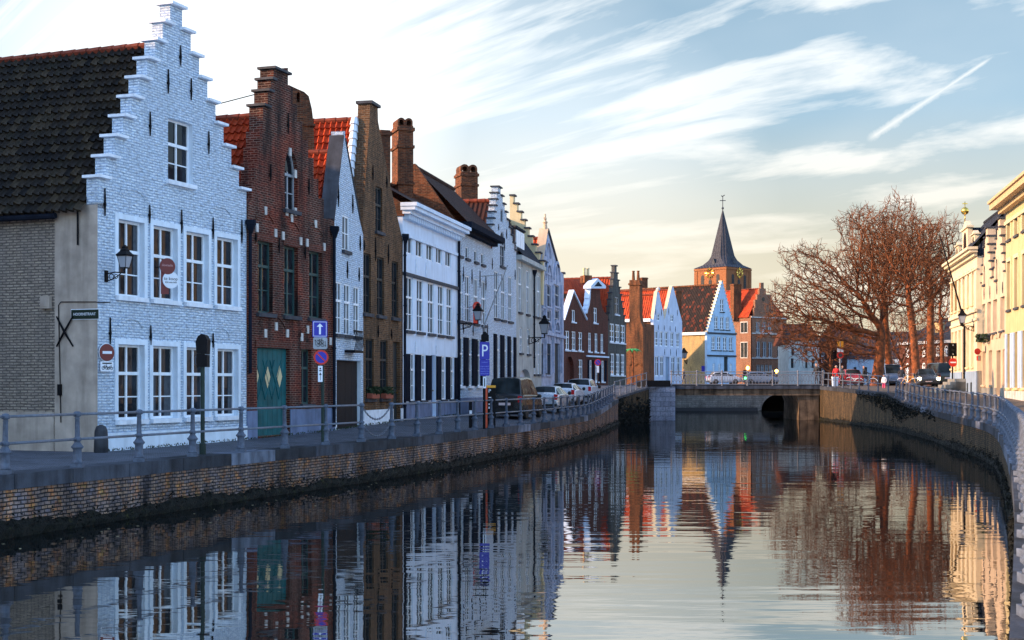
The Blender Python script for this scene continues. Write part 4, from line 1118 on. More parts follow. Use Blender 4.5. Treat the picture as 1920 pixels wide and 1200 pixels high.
# 6: white, big dark roof
h = House('townhouse', 'white house under a huge dark sweeping roof with black gutter and small top windows', *leftc(5), 0.34)
h.rows([(859.5, 865, 456, 478), (873, 879, 462, 485), (889, 895, 470, 492), (902, 908, 476, 498)], cols=1, lr=1, ur=0, sill='sill_dark', rev=0.09)
h.rows([(859.5, 866.5, 511, 600), (872, 881, 517, 603), (888, 897, 523, 608), (902.5, 911.5, 528, 612)], cols=2, tr=0.6, sill='sill_dark', rev=0.09)
h.rows([(860, 868.5, 632, 724), (878, 884.5, 634, 724), (894, 900.5, 637, 724)], cols=2, tr=0.66, sill='sill_white', rev=0.09)
for x0, x1, t in ((868.5, 877.5, 633), (884.5, 894, 635), (900.5, 909, 638)):
    mb = MB(); a0, a1 = h.fr.a(x0), h.fr.a(x1); z0, z1 = h.z(880, 724), h.z(880, 634)
    mb.box(h.fr, a0, a1, 0.004, 0.05, z0, z1); mb.box(h.fr, a0 + 0.08, a1 - 0.08, 0.05, 0.065, z0 + 0.1, (z0 + z1) / 2 - 0.05); mb.box(h.fr, a0 + 0.08, a1 - 0.08, 0.05, 0.065, (z0 + z1) / 2 + 0.05, z1 - 0.1)
    h.part(mb, 'shutter', M['shutter_black'])
zt = h.z(890, 446)
h.wall([(0, h.zb), (h.L, h.zb), (h.L, zt), (0, zt)], M['white_brick'], body=(10, zt, zt))
mb = MB(); mb.box(h.fr, 0.12, h.L + 0.3, 0.003, 0.30, zt - 0.05, zt + 0.12); mb.box(h.fr, 0.10, h.L + 0.5, -0.05, 0.62, zt + 0.12, zt + 0.38)
h.part(mb, 'gutter', M['gutter'])
ZR6 = zat(316, 61.5)
h.eave_roof(zt + 0.36, ZR6, 1.9, 'tile_maroon', ov=0.45, end='chimney_brick', a0=0.05, a1=h.L + 0.1)
gb = MB(); sfr = h.fr.side(0.0)     # brick party gable rising between the two roofs
gb.prism(sfr, [(-0.25, zt - 0.1), (1.9, ZR6 + 0.18), (2.3, ZR6 + 0.1), (6.0, zt - 1.0)], -0.2, 0.14)
h.part(gb, 'party_gable', M['chimney_brick'])
h.chimney(865, 896, 72.5, 305, 392, deep=1.1, arches=2, bands=(0.62,))
h.plinth(h.z(890, 745), 'blue_plinth', 0.04)
h.anchors([(868, 500, 528), (884, 505, 533), (899, 508, 540), (868, 605, 626), (886, 610, 630), (913, 608, 630), (910, 517, 545)], 'sill_dark')
H6 = h

# 7: white stepped gable further on
h = House('gable_house', 'bluish white house with slender stepped gable, tall arched attic window and round light above', *leftc(6), 0.38)
h.rows([(927, 934.5, 508, 598), (940, 947, 514, 600), (952.5, 960.5, 519, 603)], cols=2, tr=0.6, sill='sill_dark', rev=0.09)
h.window(h.fr.a(937.5), h.fr.a(946), h.z(942, 500), h.z(942, 434), arch=True, cols=2, tr=0.6, mat='frame_grey', sill='sill_dark', rev=0.09)
a, z = h.az(941, 405); h.window(a - 0.33, a + 0.33, z - 0.33, z + 0.33, arch=False, cols=1, lr=1, ur=0, mat='frame_grey', sill=None, rev=0.09)
h.rows([(931, 937, 630, 717), (945, 950.5, 632, 717), (957, 962, 635, 716)], cols=2, tr=0.7, sill=None, rev=0.09)
for x0, x1 in ((925, 930.5), (937.5, 944.5), (951, 956.5), (962.5, 967)):
    mb = MB(); a0, a1 = h.fr.a(x0), h.fr.a(x1); z0, z1 = h.z(945, 717), h.z(945, 629)
    mb.box(h.fr, a0, a1, 0.004, 0.05, z0, z1); mb.box(h.fr, a0 + 0.08, a1 - 0.08, 0.05, 0.065, z0 + 0.1, z1 - 0.1)
    h.part(mb, 'shutter', M['shutter_black'])
zE = h.z(922, 448)
top, caps = steps(0.0, h.L, h.fr.a(936), zE, h.z(936, 352), 7, 8, 0.36)
h.wall([(0, h.zb), (h.L, h.zb)] + top[::-1], M['white_brick'], body=(9, 8, 8))
capbox(h, caps, 'sill_dark', th=0.06)
h.gable_roof(h.fr.a(936), h.z(930, 373), -0.1, zE - 0.3, h.L, zE - 0.3, 9, 'tile_maroon', tiled=False)
h.anchors([(922, 484, 505), (945, 455, 470), (934, 420, 432), (949, 430, 448), (965, 506, 525)], 'sill_dark')

# 8: greenish grey with slate mansard and stepped party wall
h = House('townhouse', 'greenish grey plastered house with blue black slate roof, white dormer and arched white door', *leftc(7), 0.45)
h.rows([(972, 978, 500, 583), (986, 992.5, 506, 589), (1000, 1004.5, 513, 594), (1007.5, 1011.5, 519, 597)], cols=2, tr=0.62, sill='sill_dark', rev=0.09)
h.rows([(974, 979, 614, 662), (988, 993, 617, 664), (1001, 1005, 640, 702), (1008, 1012, 642, 702)], tie=False, cols=2, tr=0.62, sill='sill_dark', rev=0.09)
a0, a1 = h.fr.a(975), h.fr.a(994); z1 = h.z(985, 692)
h.holes.append((arch_poly(a0, a1, h.zg + 0.02, z1, 0.5), 0.35))
mb = MB(); mb.fan(h.fr, [arch_poly(a0 + 0.01, a1 - 0.01, h.zg + 0.03, z1 - 0.01, 0.49)], -0.3)
for k in range(6): mb.box(h.fr, a0 + 0.02 + (a1 - a0 - 0.04) * k / 6 + 0.01, a0 + 0.02 + (a1 - a0 - 0.04) * (k + 1) / 6 - 0.01, -0.30, -0.27, h.zg + 0.05, z1 - 0.5)
h.part(mb, 'garage_door', M['door_white'])
zt = h.z(990, 496)
h.wall([(0, h.zb), (h.L, h.zb), (h.L, zt), (0, zt)], M['greywhite'], body=(9, zt, zt))
h.band(zt - 0.02, zt + 0.22, 0.30, 'greywhite', 'cornice')
zr = 11.3
h.eave_roof(zt + 0.2, zr, 1.9, 'slate', ov=0.2, end='slate', a0=1.6)
pw = Fr(h.fr.w(h.L, 0, 0).x, h.fr.w(h.L, 0, 0).y, -h.fr.n.x, -h.fr.n.y)
n = 9; poly = [(-0.1, zt - 2.0)]; caps_ = []
for k in range(n):
    x0 = -0.15 + 2.0 * k / n; z = zt + 0.55 + (zr + 1.5 - zt - 0.55) * k / (n - 1)
    poly += [(x0, z), (x0 + 2.0 / n, z)]; caps_.append((x0, x0 + 2.0 / n, z))
poly += [(1.85, zt - 2.0)]
mb = MB(); mb.prism(pw, poly, -0.25, 0.25); pwall = h.part(mb, 'stepped_party_wall', M['lightyellow'])
mb = MB()
for a0, a1, z in caps_: mb.box(pw, a0 - 0.10, a1 + 0.03, -0.33, 0.33, z + 0.002, z + 0.09)
h.part(mb, 'coping', M['sill_dark'], pwall)
dfr = h.fr; db = MB(); a0, a1 = h.fr.a(978), h.fr.a(993); z0, z1 = zt + 0.65, zt + 1.75
db.box(dfr, a0 - 0.1, a1 + 0.1, -1.3, -0.35, z0 - 0.2, z1 + 0.1); db.box(dfr, a0 - 0.2, a1 + 0.2, -1.4, -0.25, z1 + 0.102, z1 + 0.2); dm = h.part(db, 'dormer', M['slate'])
db = MB()
for k in range(2):
    x0 = a0 + (a1 - a0) * k / 2 + 0.05; x1 = a0 + (a1 - a0) * (k + 1) / 2 - 0.05
    db.box(dfr, x0, x1, -0.345, -0.29, z0, z1)
h.part(db, 'dormer_windows', M['frame_white'], dm)
h.pipe(999, 515, 690, 'gutter')

# 9: gothic gable with three traceried bays
h = House('gable_house', 'tall grey blue gothic house with pointed gable, stone cross and three traceried window bays', *leftc(8), 0.6)
bays = [(1015.5, 1019.5), (1023, 1033), (1038, 1048.5)]
h.rows([(a, b, 534, 575) for a, b in bays], tie=False, cols=2, tr=0.55, lr=1, ur=1, mat='frame_grey', sill='stone_blue', rev=0.12)
h.rows([(a, b, 582, 620) for a, b in bays], tie=False, cols=2, tr=0.6, lr=1, ur=1, mat='frame_grey', sill='stone_blue', rev=0.12)
h.rows([(a, b, 644, 703) for a, b in bays[:2]], tie=False, cols=2, tr=0.66, lr=1, mat='frame_dark', sill='stone_blue', rev=0.12)
h.panel(1040, 1050, 644, 722, 'frame_dark', planks=3, zb=0.65)
h.window(h.fr.a(1022.5), h.fr.a(1030), h.z(1026, 512), h.z(1026, 490), cols=2, lr=1, ur=0, mat='frame_grey', sill='stone_blue')
h.window(h.fr.a(1024.5), h.fr.a(1028), h.z(1026, 467), h.z(1026, 456), cols=1, lr=1, ur=0, mat='frame_dark', sill=None)
go = h.pts([(1012, 486), (1025, 432), (1026.5, 432), (1048, 508), (1055, 512)])
go = [(max(0, min(h.L, a)), z) for a, z in go]; go[0] = (0, go[0][1]); go[-1] = (h.L, go[3][1] - 0.05)
h.wall([(0, h.zb), (h.L, h.zb)] + go[::-1], M['stone_blue'], thick=0.4, body=(10, 8.6, 8.2))
coping_line(h, [(go[0][0] - 0.1, go[0][1] - 0.3), go[1]], 'peach', -0.45, 0.1, 0.14); coping_line(h, [go[2], go[3]], 'sill_dark', -0.45, 0.1, 0.12)
h.gable_roof(go[1][0], go[1][1] - 0.5, -0.1, go[0][1] - 0.5, h.L, go[-1][1] - 0.4, 9, 'tile_far_red', tiled=False)
tb = MB()
for (a, b), y in [(q, yy) for q in bays for yy in (533, 643)] + [((1022, 1031), 489)]:
    a0, a1 = h.fr.a(a), h.fr.a(b); z = h.z((a + b) / 2, y)
    ap = arch_poly(a0 - 0.12, a1 + 0.12, z, z + (a1 - a0) / 2 + 0.35); ip = arch_poly(a0 + 0.02, a1 - 0.02, z + 0.0, z + (a1 - a0) / 2 + 0.18)
    tb.prism(h.fr, ap[2:] + ip[2:][::-1], 0.002, 0.10)
    tb.box(h.fr, (a0 + a1) / 2 - 0.04, (a0 + a1) / 2 + 0.04, 0.002, 0.06, z + 0.02, z + (a1 - a0) / 2)
for x in (1021, 1035.5, 1051):
    a = h.fr.a(x); tb.box(h.fr, a - 0.10, a + 0.10, 0.002, 0.14, h.z(x, 700), h.z(x, 535))
zz = h.z(1035, 627); tb.box(h.fr, 0.05, h.L - 0.05, 0.003, 0.18, zz - 0.12, zz + 0.06)
h.part(tb, 'tracery', M['stone_blue'])
cb = MB(); c = h.fr.w(go[1][0] + 0.05, -0.1, go[1][1])
cb.lathe(c, [(0.16, 0), (0.10, 0.4), (0.16, 0.5), (0.06, 0.62), (0.05, 1.0)], 8); cb.box(h.fr, go[1][0] - 0.18, go[1][0] + 0.28, -0.15, -0.05, go[1][1] + 0.66, go[1][1] + 0.78)
h.part(cb, 'stone_cross', M['peach'])
capbox(h, [(h.L - 0.35, h.L + 0.1, go[-1][1])], 'sill_dark', th=0.12)

# 10-12: the next group beyond the bend
h = House('gable_house', 'small brown red brick house with plain white edged gable below a broad red roof', 1057, 112.0, 1099, 117.3, 1.5)
h.rows([(1060, 1068, 621, 657), (1072, 1080, 621, 657), (1084.5, 1092.5, 622, 658)], cols=2, tr=0.66, rev=0.12, fw=0.09, mid=0.07)
h.rows([(1072, 1079, 581, 604)], cols=2, lr=1, ur=0, rev=0.12, fw=0.09, mid=0.07)
h.rows([(1085, 1093, 674, 715)], cols=2, tr=0.66, rev=0.12, fw=0.09, mid=0.07)
a0, a1 = h.fr.a(1061), h.fr.a(1076); h.holes.append((arch_poly(a0, a1, 1.52, h.z(1068, 668)), 0.4))
mb = MB(); mb.fan(h.fr, [arch_poly(a0 + 0.01, a1 - 0.01, 1.53, h.z(1068, 668) - 0.01)], -0.36); h.part(mb, 'door', M['door_brown'])
go = h.pts([(1058, 600), (1074, 547), (1094, 600)]); go[0] = (0, go[0][1]); go[2] = (h.L, go[2][1])
h.wall([(0, h.zb), (h.L, h.zb)] + go[::-1], M['far_red'], body=(8, go[0][1], go[2][1]))
coping_line(h, go, 'white_wall', -0.35, 0.12, 0.16)
h.gable_roof(go[1][0], go[1][1] - 0.1, 0, go[0][1] - 0.1, h.L, go[2][1] - 0.1, 7, 'tile_far_dark', tiled=False)
h = House('gable_house', 'brown red brick house with white curled bell gable and triangular pediment', 1099, 117.4, 1140, 122.8, 1.55)
h.rows([(1103, 1109, 624, 660), (1115, 1121, 625, 660), (1126, 1132, 626, 661)], cols=2, tr=0.66, rev=0.12, fw=0.09, mid=0.07)
h.rows([(1113, 1120, 577, 606)], cols=2, tr=0.66, lr=1, rev=0.12, fw=0.09, mid=0.07)
h.rows([(1105, 1110, 675, 716), (1116, 1122, 676, 716), (1128, 1133, 676, 716)], cols=2, tr=0.7, rev=0.12, fw=0.09, mid=0.07)
def bell(sgn, pts): return [h.az(*p) for p in pts]
lft = h.pts([(1099.5, 588), (1094 + 6, 586), (1101, 580), (1103.5, 572), (1105, 560), (1106, 541)]); rgt = h.pts([(1125, 543), (1126, 560), (1129, 575), (1133, 585), (1139, 592)])
lft[0] = (0, lft[0][1]); rgt[-1] = (h.L, rgt[-1][1])
h.wall([(0, h.zb), (h.L, h.zb)] + rgt[::-1] + lft[::-1], M['far_red'], body=(10, 7.5, 7.5))
mb = MB(); V = [h.fr.w(a, 0.02, z) for a, z in lft]
for (q0, q1) in zip(lft[:-1], lft[1:]):
    mb.hexa([h.fr.w(q0[0] - 0.35, 0.1, q0[1]), h.fr.w(q0[0], 0.1, q0[1]), h.fr.w(q0[0], -0.35, q0[1]), h.fr.w(q0[0] - 0.35, -0.35, q0[1]), h.fr.w(q1[0] - 0.25, 0.1, q1[1]), h.fr.w(q1[0], 0.1, q1[1]), h.fr.w(q1[0], -0.35, q1[1]), h.fr.w(q1[0] - 0.25, -0.35, q1[1])])
p = h.pts([(1102, 541), (1130, 541), (1130, 536), (1115, 522), (1102, 536)])
mb.prism(h.fr, p, -0.4, 0.3)
h.part(mb, 'volute_and_pediment', M['white_wall'])
tri = h.pts([(1108, 537), (1123, 537), (1115.5, 528)]); mb = MB(); mb.prism(h.fr, tri, 0.302, 0.32); h.part(mb, 'pediment_field', M['slate'])
h.band(h.z(1118, 670), h.z(1118, 667), 0.12, 'white_wall', 'string_course')
for x0, x1 in ((1101.5, 1104.5), (1110.5, 1113.5), (1123, 1126), (1133.5, 1137)):
    mb = MB(); mb.box(h.fr, h.fr.a(x0), h.fr.a(x1), 0.004, 0.05, h.z(1118, 716), h.z(1118, 675)); h.part(mb, 'shutter', M['shutter_black'])
fr0 = h.fr; rb = MB()
rb.face([PT(1056, 114, 600), PT(1150, 126, 600), PT(1149, 130, 521), PT(1055, 118, 524)])
rb.face([PT(1149, 130, 521), PT(1150, 134, 600), PT(1056, 122, 600), PT(1055, 118, 524)])
h.part(rb, 'roof', M['tile_far_red'])
h.chimney(1096, 1110, 119, 516, 530, 'orange_brick', deep=1.0, pots=2, potm='lightyellow', cap=False)
h = House('gable_house', 'sooty grey stepped gable house with rows of big white framed windows', 1140, 123.0, 1174, 128.4, 1.6)
h.rows([(1143.5, 1152, 607, 643), (1154, 1162, 608, 643), (1164, 1172, 609, 643)], cols=2, tr=0.6, lr=2, rev=0.1, fw=0.12, mid=0.08, bw=0.06)
h.rows([(1145, 1152, 663, 704), (1155, 1162, 663, 704), (1164.5, 1171, 664, 704)], cols=2, tr=0.6, lr=3, rev=0.1, fw=0.14, mid=0.09, bw=0.06)
h.rows([(1153, 1160.5, 557, 590)], cols=2, tr=0.6, lr=1, rev=0.1, mat='frame_grey', fw=0.1)
top, caps = steps(0.0, h.L, h.fr.a(1154.5), h.z(1141, 601), h.z(1154, 499), 8, 8, 0.28)
h.wall([(0, h.zb), (h.L, h.zb)] + top[::-1], M['far_grey'], body=(9, 7, 7))
capbox(h, caps, 'sill_dark', th=0.1)
h.gable_roof(h.fr.a(1154), h.z(1150, 520), 0, h.z(1141, 605), h.L, h.z(1172, 605), 9, 'tile_far_red', tiled=False)
# ------------------------------------------------------------------ beyond the bridge
h = House('double_gable_house', 'pale blue white house with two pointed gables and brick side wall beyond the bridge', 1225, 152.0, 1279, 159.8, 1.65)
fw = dict(rev=0.14, fw=0.11, mid=0.08, bw=0.06, sill=None)
h.rows([(1228.5, 1234, 621, 649), (1237.5, 1243, 622, 650), (1246.5, 1253, 622, 650), (1257, 1264, 623, 651), (1268, 1274.5, 624, 651)], cols=2, tr=0.5, **fw)
h.rows([(1229, 1235.5, 668, 706), (1238, 1244.5, 668, 706), (1259, 1265.5, 669, 706), (1269, 1276, 669, 706)], cols=2, tr=0.7, lr=1, **fw)
h.rows([(1232, 1238, 588, 602)], cols=2, lr=2, ur=0, **fw); h.rows([(1257.5, 1263.5, 590, 604)], cols=2, lr=2, ur=0, **fw)
h.panel(1248, 1255, 669, 713, 'slateblue', planks=2, zb=1.68)
go = h.pts([(1225, 598), (1231.5, 549), (1234, 546), (1236, 549), (1246, 599), (1259, 540), (1261, 537), (1263, 540), (1278, 603)]); go[0] = (0, go[0][1]); go[-1] = (h.L, go[-1][1])
sfr = h.fr.side(0.0)
def sidewall(mb):
    mb.face([sfr.w(0.3, 0, 1.0), sfr.w(12, 0, 1.0), sfr.w(12, 0, go[0][1]), sfr.w(0.3, 0, go[0][1])])
h.wall([(0, h.zb), (h.L, h.zb)] + go[::-1], M['far_white'])
mb = MB(); sidewall(mb); mb.face([h.fr.w(h.L, -12, 1), h.fr.w(h.L, -.3, 1), h.fr.w(h.L, -.3, go[-1][1]), h.fr.w(h.L, -12, go[-1][1])])
h.part(mb, 'side_wall', M['orange_brick'])
mb = MB(); mb.box(sfr, 0.3, 12, 0.0, 0.22, go[0][1] - 0.28, go[0][1] + 0.05); h.part(mb, 'eave_board', M['frame_white'])
coping_line(h, go[:3], 'cream', -0.35, 0.03, 0.10); coping_line(h, go[4:7], 'cream', -0.35, 0.03, 0.10)
h.gable_roof(go[2][0], go[2][1] - 0.4, -0.1, go[0][1], go[4][0], go[4][1] - 0.2, 12, 'tile_far_red', tiled=False)
h.gable_roof(go[6][0], go[6][1] - 0.4, go[4][0], go[4][1] - 0.2, h.L, go[8][1] - 0.3, 12, 'tile_far_red', tiled=False)
h.anchors([(1229, 579, 590), (1240, 580, 592), (1253.5, 578, 590), (1269.5, 581, 592), (1234, 609, 619), (1245, 610, 620), (1256, 611, 621), (1266, 612, 622), (1246, 654, 666), (1257, 654, 667), (1268, 655, 668)])
c_ = Vector(h.fr.w(go[2][0], 0, go[2][1])); bb = MB(); bb.lathe(c_ + Vector((0, 0, 0.05)), [(0.2, 0), (0.26, 0.15), (0.2, 0.3), (0.05, 0.4)], 8); h.part(bb, 'finial', M['stone_white'])

h = House('chimney_house', 'orange brick building with a tall shouldered chimney stack, lit by the sun', 1173, 142.0, 1206, 141.4, 1.65)
sp = h.pts([(1174, 716), (1206, 716), (1206, 615), (1201, 604), (1199.5, 590), (1199, 525), (1180, 525), (1180, 604), (1174, 622)])
mb = MB(); mb.prism(h.fr, [(a, max(1.0, z) if k > 1 else 1.0) for k, (a, z) in enumerate(sp)], -1.3, 0.0)
for q in (1183, 1192): mb.lathe(h.fr.w(h.fr.a(q + 2), -0.6, sp[5][1]), [(0.17, 0), (0.12, 0.9), (0.15, 0.92), (0.15, 1.0), (0.08, 1.0)], 8)
a0, a1 = h.fr.a(1180), h.fr.a(1199); mb.box(h.fr, a0 - 0.1, a1 + 0.1, -1.4, 0.1, sp[5][1] - 0.5, sp[5][1] - 0.3)
for x in (1186, 1197):
    a = h.fr.a(x); mb.prism(h.fr, arch_poly(a - 0.35, a + 0.35, 3.0, 3.9)[2:] + arch_poly(a - 0.25, a + 0.25, 3.0, 3.8)[2:][::-1], 0.0, 0.06)
h.part(mb, 'wall', M['orange_brick'])
b = MB(); b.box(h.fr, 0.02, h.L - 0.02, -5, -1.3, 1.0, h.z(1190, 606)); h.part(b, 'rear_wall', M['orange_brick'])
h = House('gable_house', 'light blue house with pale stepped gable, cream side wall and huge speckled dark roof', 1325.5, 165.0, 1380, 169.3, 1.65)
h.rows([(1334.5, 1341.5, 631, 657), (1345, 1352, 631, 657), (1356, 1363, 632, 657), (1367, 1374, 632, 657)], cols=2, tr=0.55, rev=0.14, fw=0.10, mid=0.08, bw=0.06, sill='sill_dark')
h.rows([(1340, 1346.5, 594, 618), (1350.5, 1357.5, 594, 618), (1361, 1368, 595, 618)], cols=2, tr=0.6, rev=0.14, fw=0.10, mid=0.08, bw=0.06, sill='sill_dark')
h.rows([(1350.5, 1357.5, 561, 585)], cols=2, tr=0.6, rev=0.14, fw=0.10, mid=0.08, bw=0.06, sill='sill_dark')
h.rows([(1336, 1341, 682, 705), (1347, 1352, 682, 705), (1368, 1373, 682, 705)], cols=2, tr=0.75, lr=1, rev=0.14, fw=0.12, mid=0.08, sill=None)
h.panel(1357.5, 1365, 669, 703, 'frame_dark', planks=2, zb=1.9)
zE = h.z(1327, 622)
top, caps = steps(0.0, h.L, h.fr.a(1354), zE, h.z(1354, 528), 15, 15, 0.16)
h.wall([(0, h.zb), (h.L, h.zb)] + top[::-1], M['far_blue'])
capbox(h, caps, 'cream', th=0.12, thick=0.4, out=0.06, side=0.03)
h.band(h.z(1352, 625) - 0.1, h.z(1352, 625) + 0.08, 0.16, 'sill_dark', 'string_course'); h.band(h.z(1352, 667) - 0.1, h.z(1352, 667) + 0.08, 0.14, 'sill_dark', 'string_course')
sfr = h.fr.side(0.0); mb = MB()
mb.face([sfr.w(0.3, 0, 1), sfr.w(16, 0, 1), sfr.w(16, 0, zE), sfr.w(0.3, 0, zE)])
mb.box(sfr, 2.4, 3.5, -0.01, 0.05, 2.6, 3.9)
mb.face([h.fr.w(h.L, -16, 1), h.fr.w(h.L, -.3, 1), h.fr.w(h.L, -.3, zE), h.fr.w(h.L, -16, zE)])
h.part(mb, 'side_wall', M['cream_brick'])
mb = MB(); mb.box(sfr, 0.1, 16, 0.0, 0.25, zE - 0.35, zE - 0.02); h.part(mb, 'eave_board', M['frame_white'])
h.gable_roof(h.fr.a(1354), h.z(1353, 533), -0.2, zE - 0.05, h.L, zE - 0.05, 16, 'tile_far_dark', tiled=False, ridge='orange_brick')
h.chimney(1204, 1214.5, 178, 520, 545, 'chimney_brick', deep=0.8)
h.chimney(1268, 1278, 163, 545, 610, 'orange_brick', deep=0.8)
bb = MB(); bb.box(sfr, 0.3, 0.75, 0.01, 0.05, 3.2, 3.9); tag(bb.build('street_sign', M['blue_paint']), 'small blue plate on the cream side wall beyond the bridge', 'sign')

h = House('brick_house', 'orange pink brick house with small stepped gable, cross windows and a lit square chimney', 1408, 185.0, 1475, 189.3, 1.65)
kw = dict(cols=2, tr=0.55, lr=1, rev=0.16, fw=0.10, mid=0.09, mat='frame_grey', sill='stone_white')
h.rows([(1417, 1424, 604, 623), (1429, 1435, 604, 623), (1439, 1446, 604, 623)], **kw)
h.rows([(1417.5, 1425, 641, 670), (1429, 1437.5, 641, 670), (1440, 1448, 641, 670), (1458, 1463.5, 641, 670), (1465, 1470, 641, 670)], **kw)
h.rows([(1418, 1424.5, 684, 698), (1426, 1432, 684, 698), (1434, 1440, 684, 698), (1442, 1447, 684, 698), (1459, 1470, 687, 699)], tie=False, **kw)
h.rows([(1418, 1424.5, 702, 716), (1426, 1432, 702, 716), (1434, 1440, 702, 716), (1442, 1447, 702, 716)], tie=False, **kw)
zE = h.z(1412, 595); pts = h.pts([(1408.5, 592), (1414, 592), (1414, 577), (1416, 577), (1416, 562), (1420, 562), (1420, 552), (1424, 552), (1424, 541), (1426.5, 541), (1426.5, 530), (1432, 530), (1432, 541), (1436, 541), (1436, 552), (1447, 552), (1447, 562), (1450, 562), (1450, 577), (1455, 577), (1455, 592), (1474, 592)])
pts = [(min(h.L, max(0, a)), z) for a, z in pts]; pts[0] = (0, pts[0][1]); pts[-1] = (h.L, pts[-1][1])
h.wall([(0, h.zb), (h.L, h.zb)] + pts[::-1], M['tudor_brick'], mrev=M['stone_white'])
sfr = h.fr.side(0.0)
mb = MB(); mb.face([sfr.w(0.3, 0, 1), sfr.w(9, 0, 1), sfr.w(9, 0, zE), sfr.w(0.3, 0, zE)]); mb.face([h.fr.w(h.L, -9, 1), h.fr.w(h.L, -.3, 1), h.fr.w(h.L, -.3, zE), h.fr.w(h.L, -9, zE)])
h.part(mb, 'side_wall', M['tudor_brick'])
for z0, z1 in ((h.z(1410, 623), h.z(1410, 604)), (h.z(1410, 670), h.z(1410, 642))):
    mb = MB(); mb.box(sfr, 0.55, 1.85, -0.02, 0.06, z0 - 0.1, z1 + 0.1); w_ = h.part(mb, 'window', M['stone_white'])
    mb = MB()
    for k in range(2): mb.box(sfr, 0.63 + k * 0.6, 1.17 + k * 0.6, 0.061, 0.066, z0, z1)
    h.part(mb, 'pane', M['pane'], w_)
for y in (626, 672, 596): h.band(h.z(1440, y) - 0.06, h.z(1440, y) + 0.08, 0.12, 'stone_white', 'string_course')
mb = MB(); a = h.fr.a(1431); mb.disc(h.fr, a, h.z(1431, 561), 0.28, 0.002, 0.04); h.part(mb, 'round_light', M['pane'])
h.gable_roof(h.fr.a(1429), h.z(1426, 541), -0.2, zE, h.fr.a(1456), zE, 11, 'tile_far_red', tiled=False)
b = MB(); zr = h.z(1460, 545); b.face([h.fr.w(h.fr.a(1448), 0.1, zE), h.fr.w(h.L, 0.1, zE), h.fr.w(h.L, -4, zr), h.fr.w(h.fr.a(1448), -4, zr)]); h.part(b, 'roof', M['tile_far_red'])
h.chimney(1376, 1390, 186.5, 532, 600, 'orange_brick', deep=1.0, bands=(0.72,))
pb = MB(); pb.tube([h.fr.w(0.0, 0.08, 1.7), h.fr.w(0.0, 0.08, zE)], 0.07, 6); h.part(pb, 'drainpipe', M['black'])

h = House('townhouse', 'whitish house half hidden behind the bare branches by the brick gable', 1479, 172, 1536, 172, 1.7)
h.rows([(1483, 1488, 672, 690), (1510, 1514, 672, 690), (1522, 1526, 672, 690), (1484, 1489, 654, 666), (1509, 1514, 654, 666)], tie=False, cols=2, tr=0.6, lr=1, rev=0.12, mat='frame_dark', sill=None)
zt = h.z(1500, 638); h.wall([(0, h.zb), (h.L, h.zb), (h.L, zt), (0, zt)], M['greywhite'], body=(7, zt, zt)); h.eave_roof(zt, h.z(1500, 606), 5, 'tile_maroon', end='far_red')
h = House('brick_house', 'dull red brick house with dark red roof deep behind the trees', 1532, 178, 1590, 176, 1.7)
h.rows([(1540, 1546, 660, 680), (1556, 1562, 660, 680), (1572, 1578, 660, 680), (1540, 1546, 690, 708), (1572, 1578, 690, 708)], tie=False, cols=2, tr=0.6, lr=1, rev=0.12, sill=None)
zt = h.z(1560, 640); h.wall([(0, h.zb), (h.L, h.zb), (h.L, zt), (0, zt)], M['far_red'], body=(7, zt, zt)); h.eave_roof(zt, h.z(1560, 606), 5, 'tile_maroon', end='orange_brick')
h = House('townhouse', 'grey blue house with dark roof seen between the tree trunks', 1588, 172, 1690, 168, 1.7)
h.rows([(1600, 1606, 688, 708), (1620, 1626, 688, 708), (1646, 1652, 688, 708), (1660, 1666, 688, 708), (1680, 1685, 688, 708)], cols=2, tr=0.6, lr=1, rev=0.12, mat='frame_dark', sill=None)
zt = h.z(1640, 672); h.wall([(0, h.zb), (h.L, h.zb), (h.L, zt), (0, zt)], M['slateblue'], body=(7, zt, zt)); h.eave_roof(zt, h.z(1640, 622), 5, 'slate', end='far_grey')
h = House('brick_house', 'dark brick building with slate roof and white arched windows behind the trees', 1686, 150, 1800, 140, 1.7)
kw = dict(arch=True, cols=2, tr=0.62, lr=2, rev=0.12, fw=0.12, mid=0.06, sill=None, surround=None)
h.rows([(1697, 1704, 680, 716), (1710, 1717, 680, 716), (1728, 1735, 680, 717), (1754, 1761, 679, 717), (1770, 1777, 679, 717)], **kw)
h.rows([(1697, 1704, 650, 670), (1710, 1717, 650, 670), (1728, 1735, 648, 669), (1754, 1761, 648, 669), (1770, 1777, 648, 669)], **kw)
zt = h.z(1740, 642); h.wall([(0, h.zb), (h.L, h.zb), (h.L, zt), (0, zt)], M['far_red'], body=(9, zt, zt)); h.band(zt - 0.15, zt + 0.15, 0.25, 'frame_grey'); h.eave_roof(zt + 0.15, h.z(1740, 594), 5, 'slate', end='far_red')
h.chimney(1762, 1771, 146, 604, 625, 'cream_brick', deep=0.8)

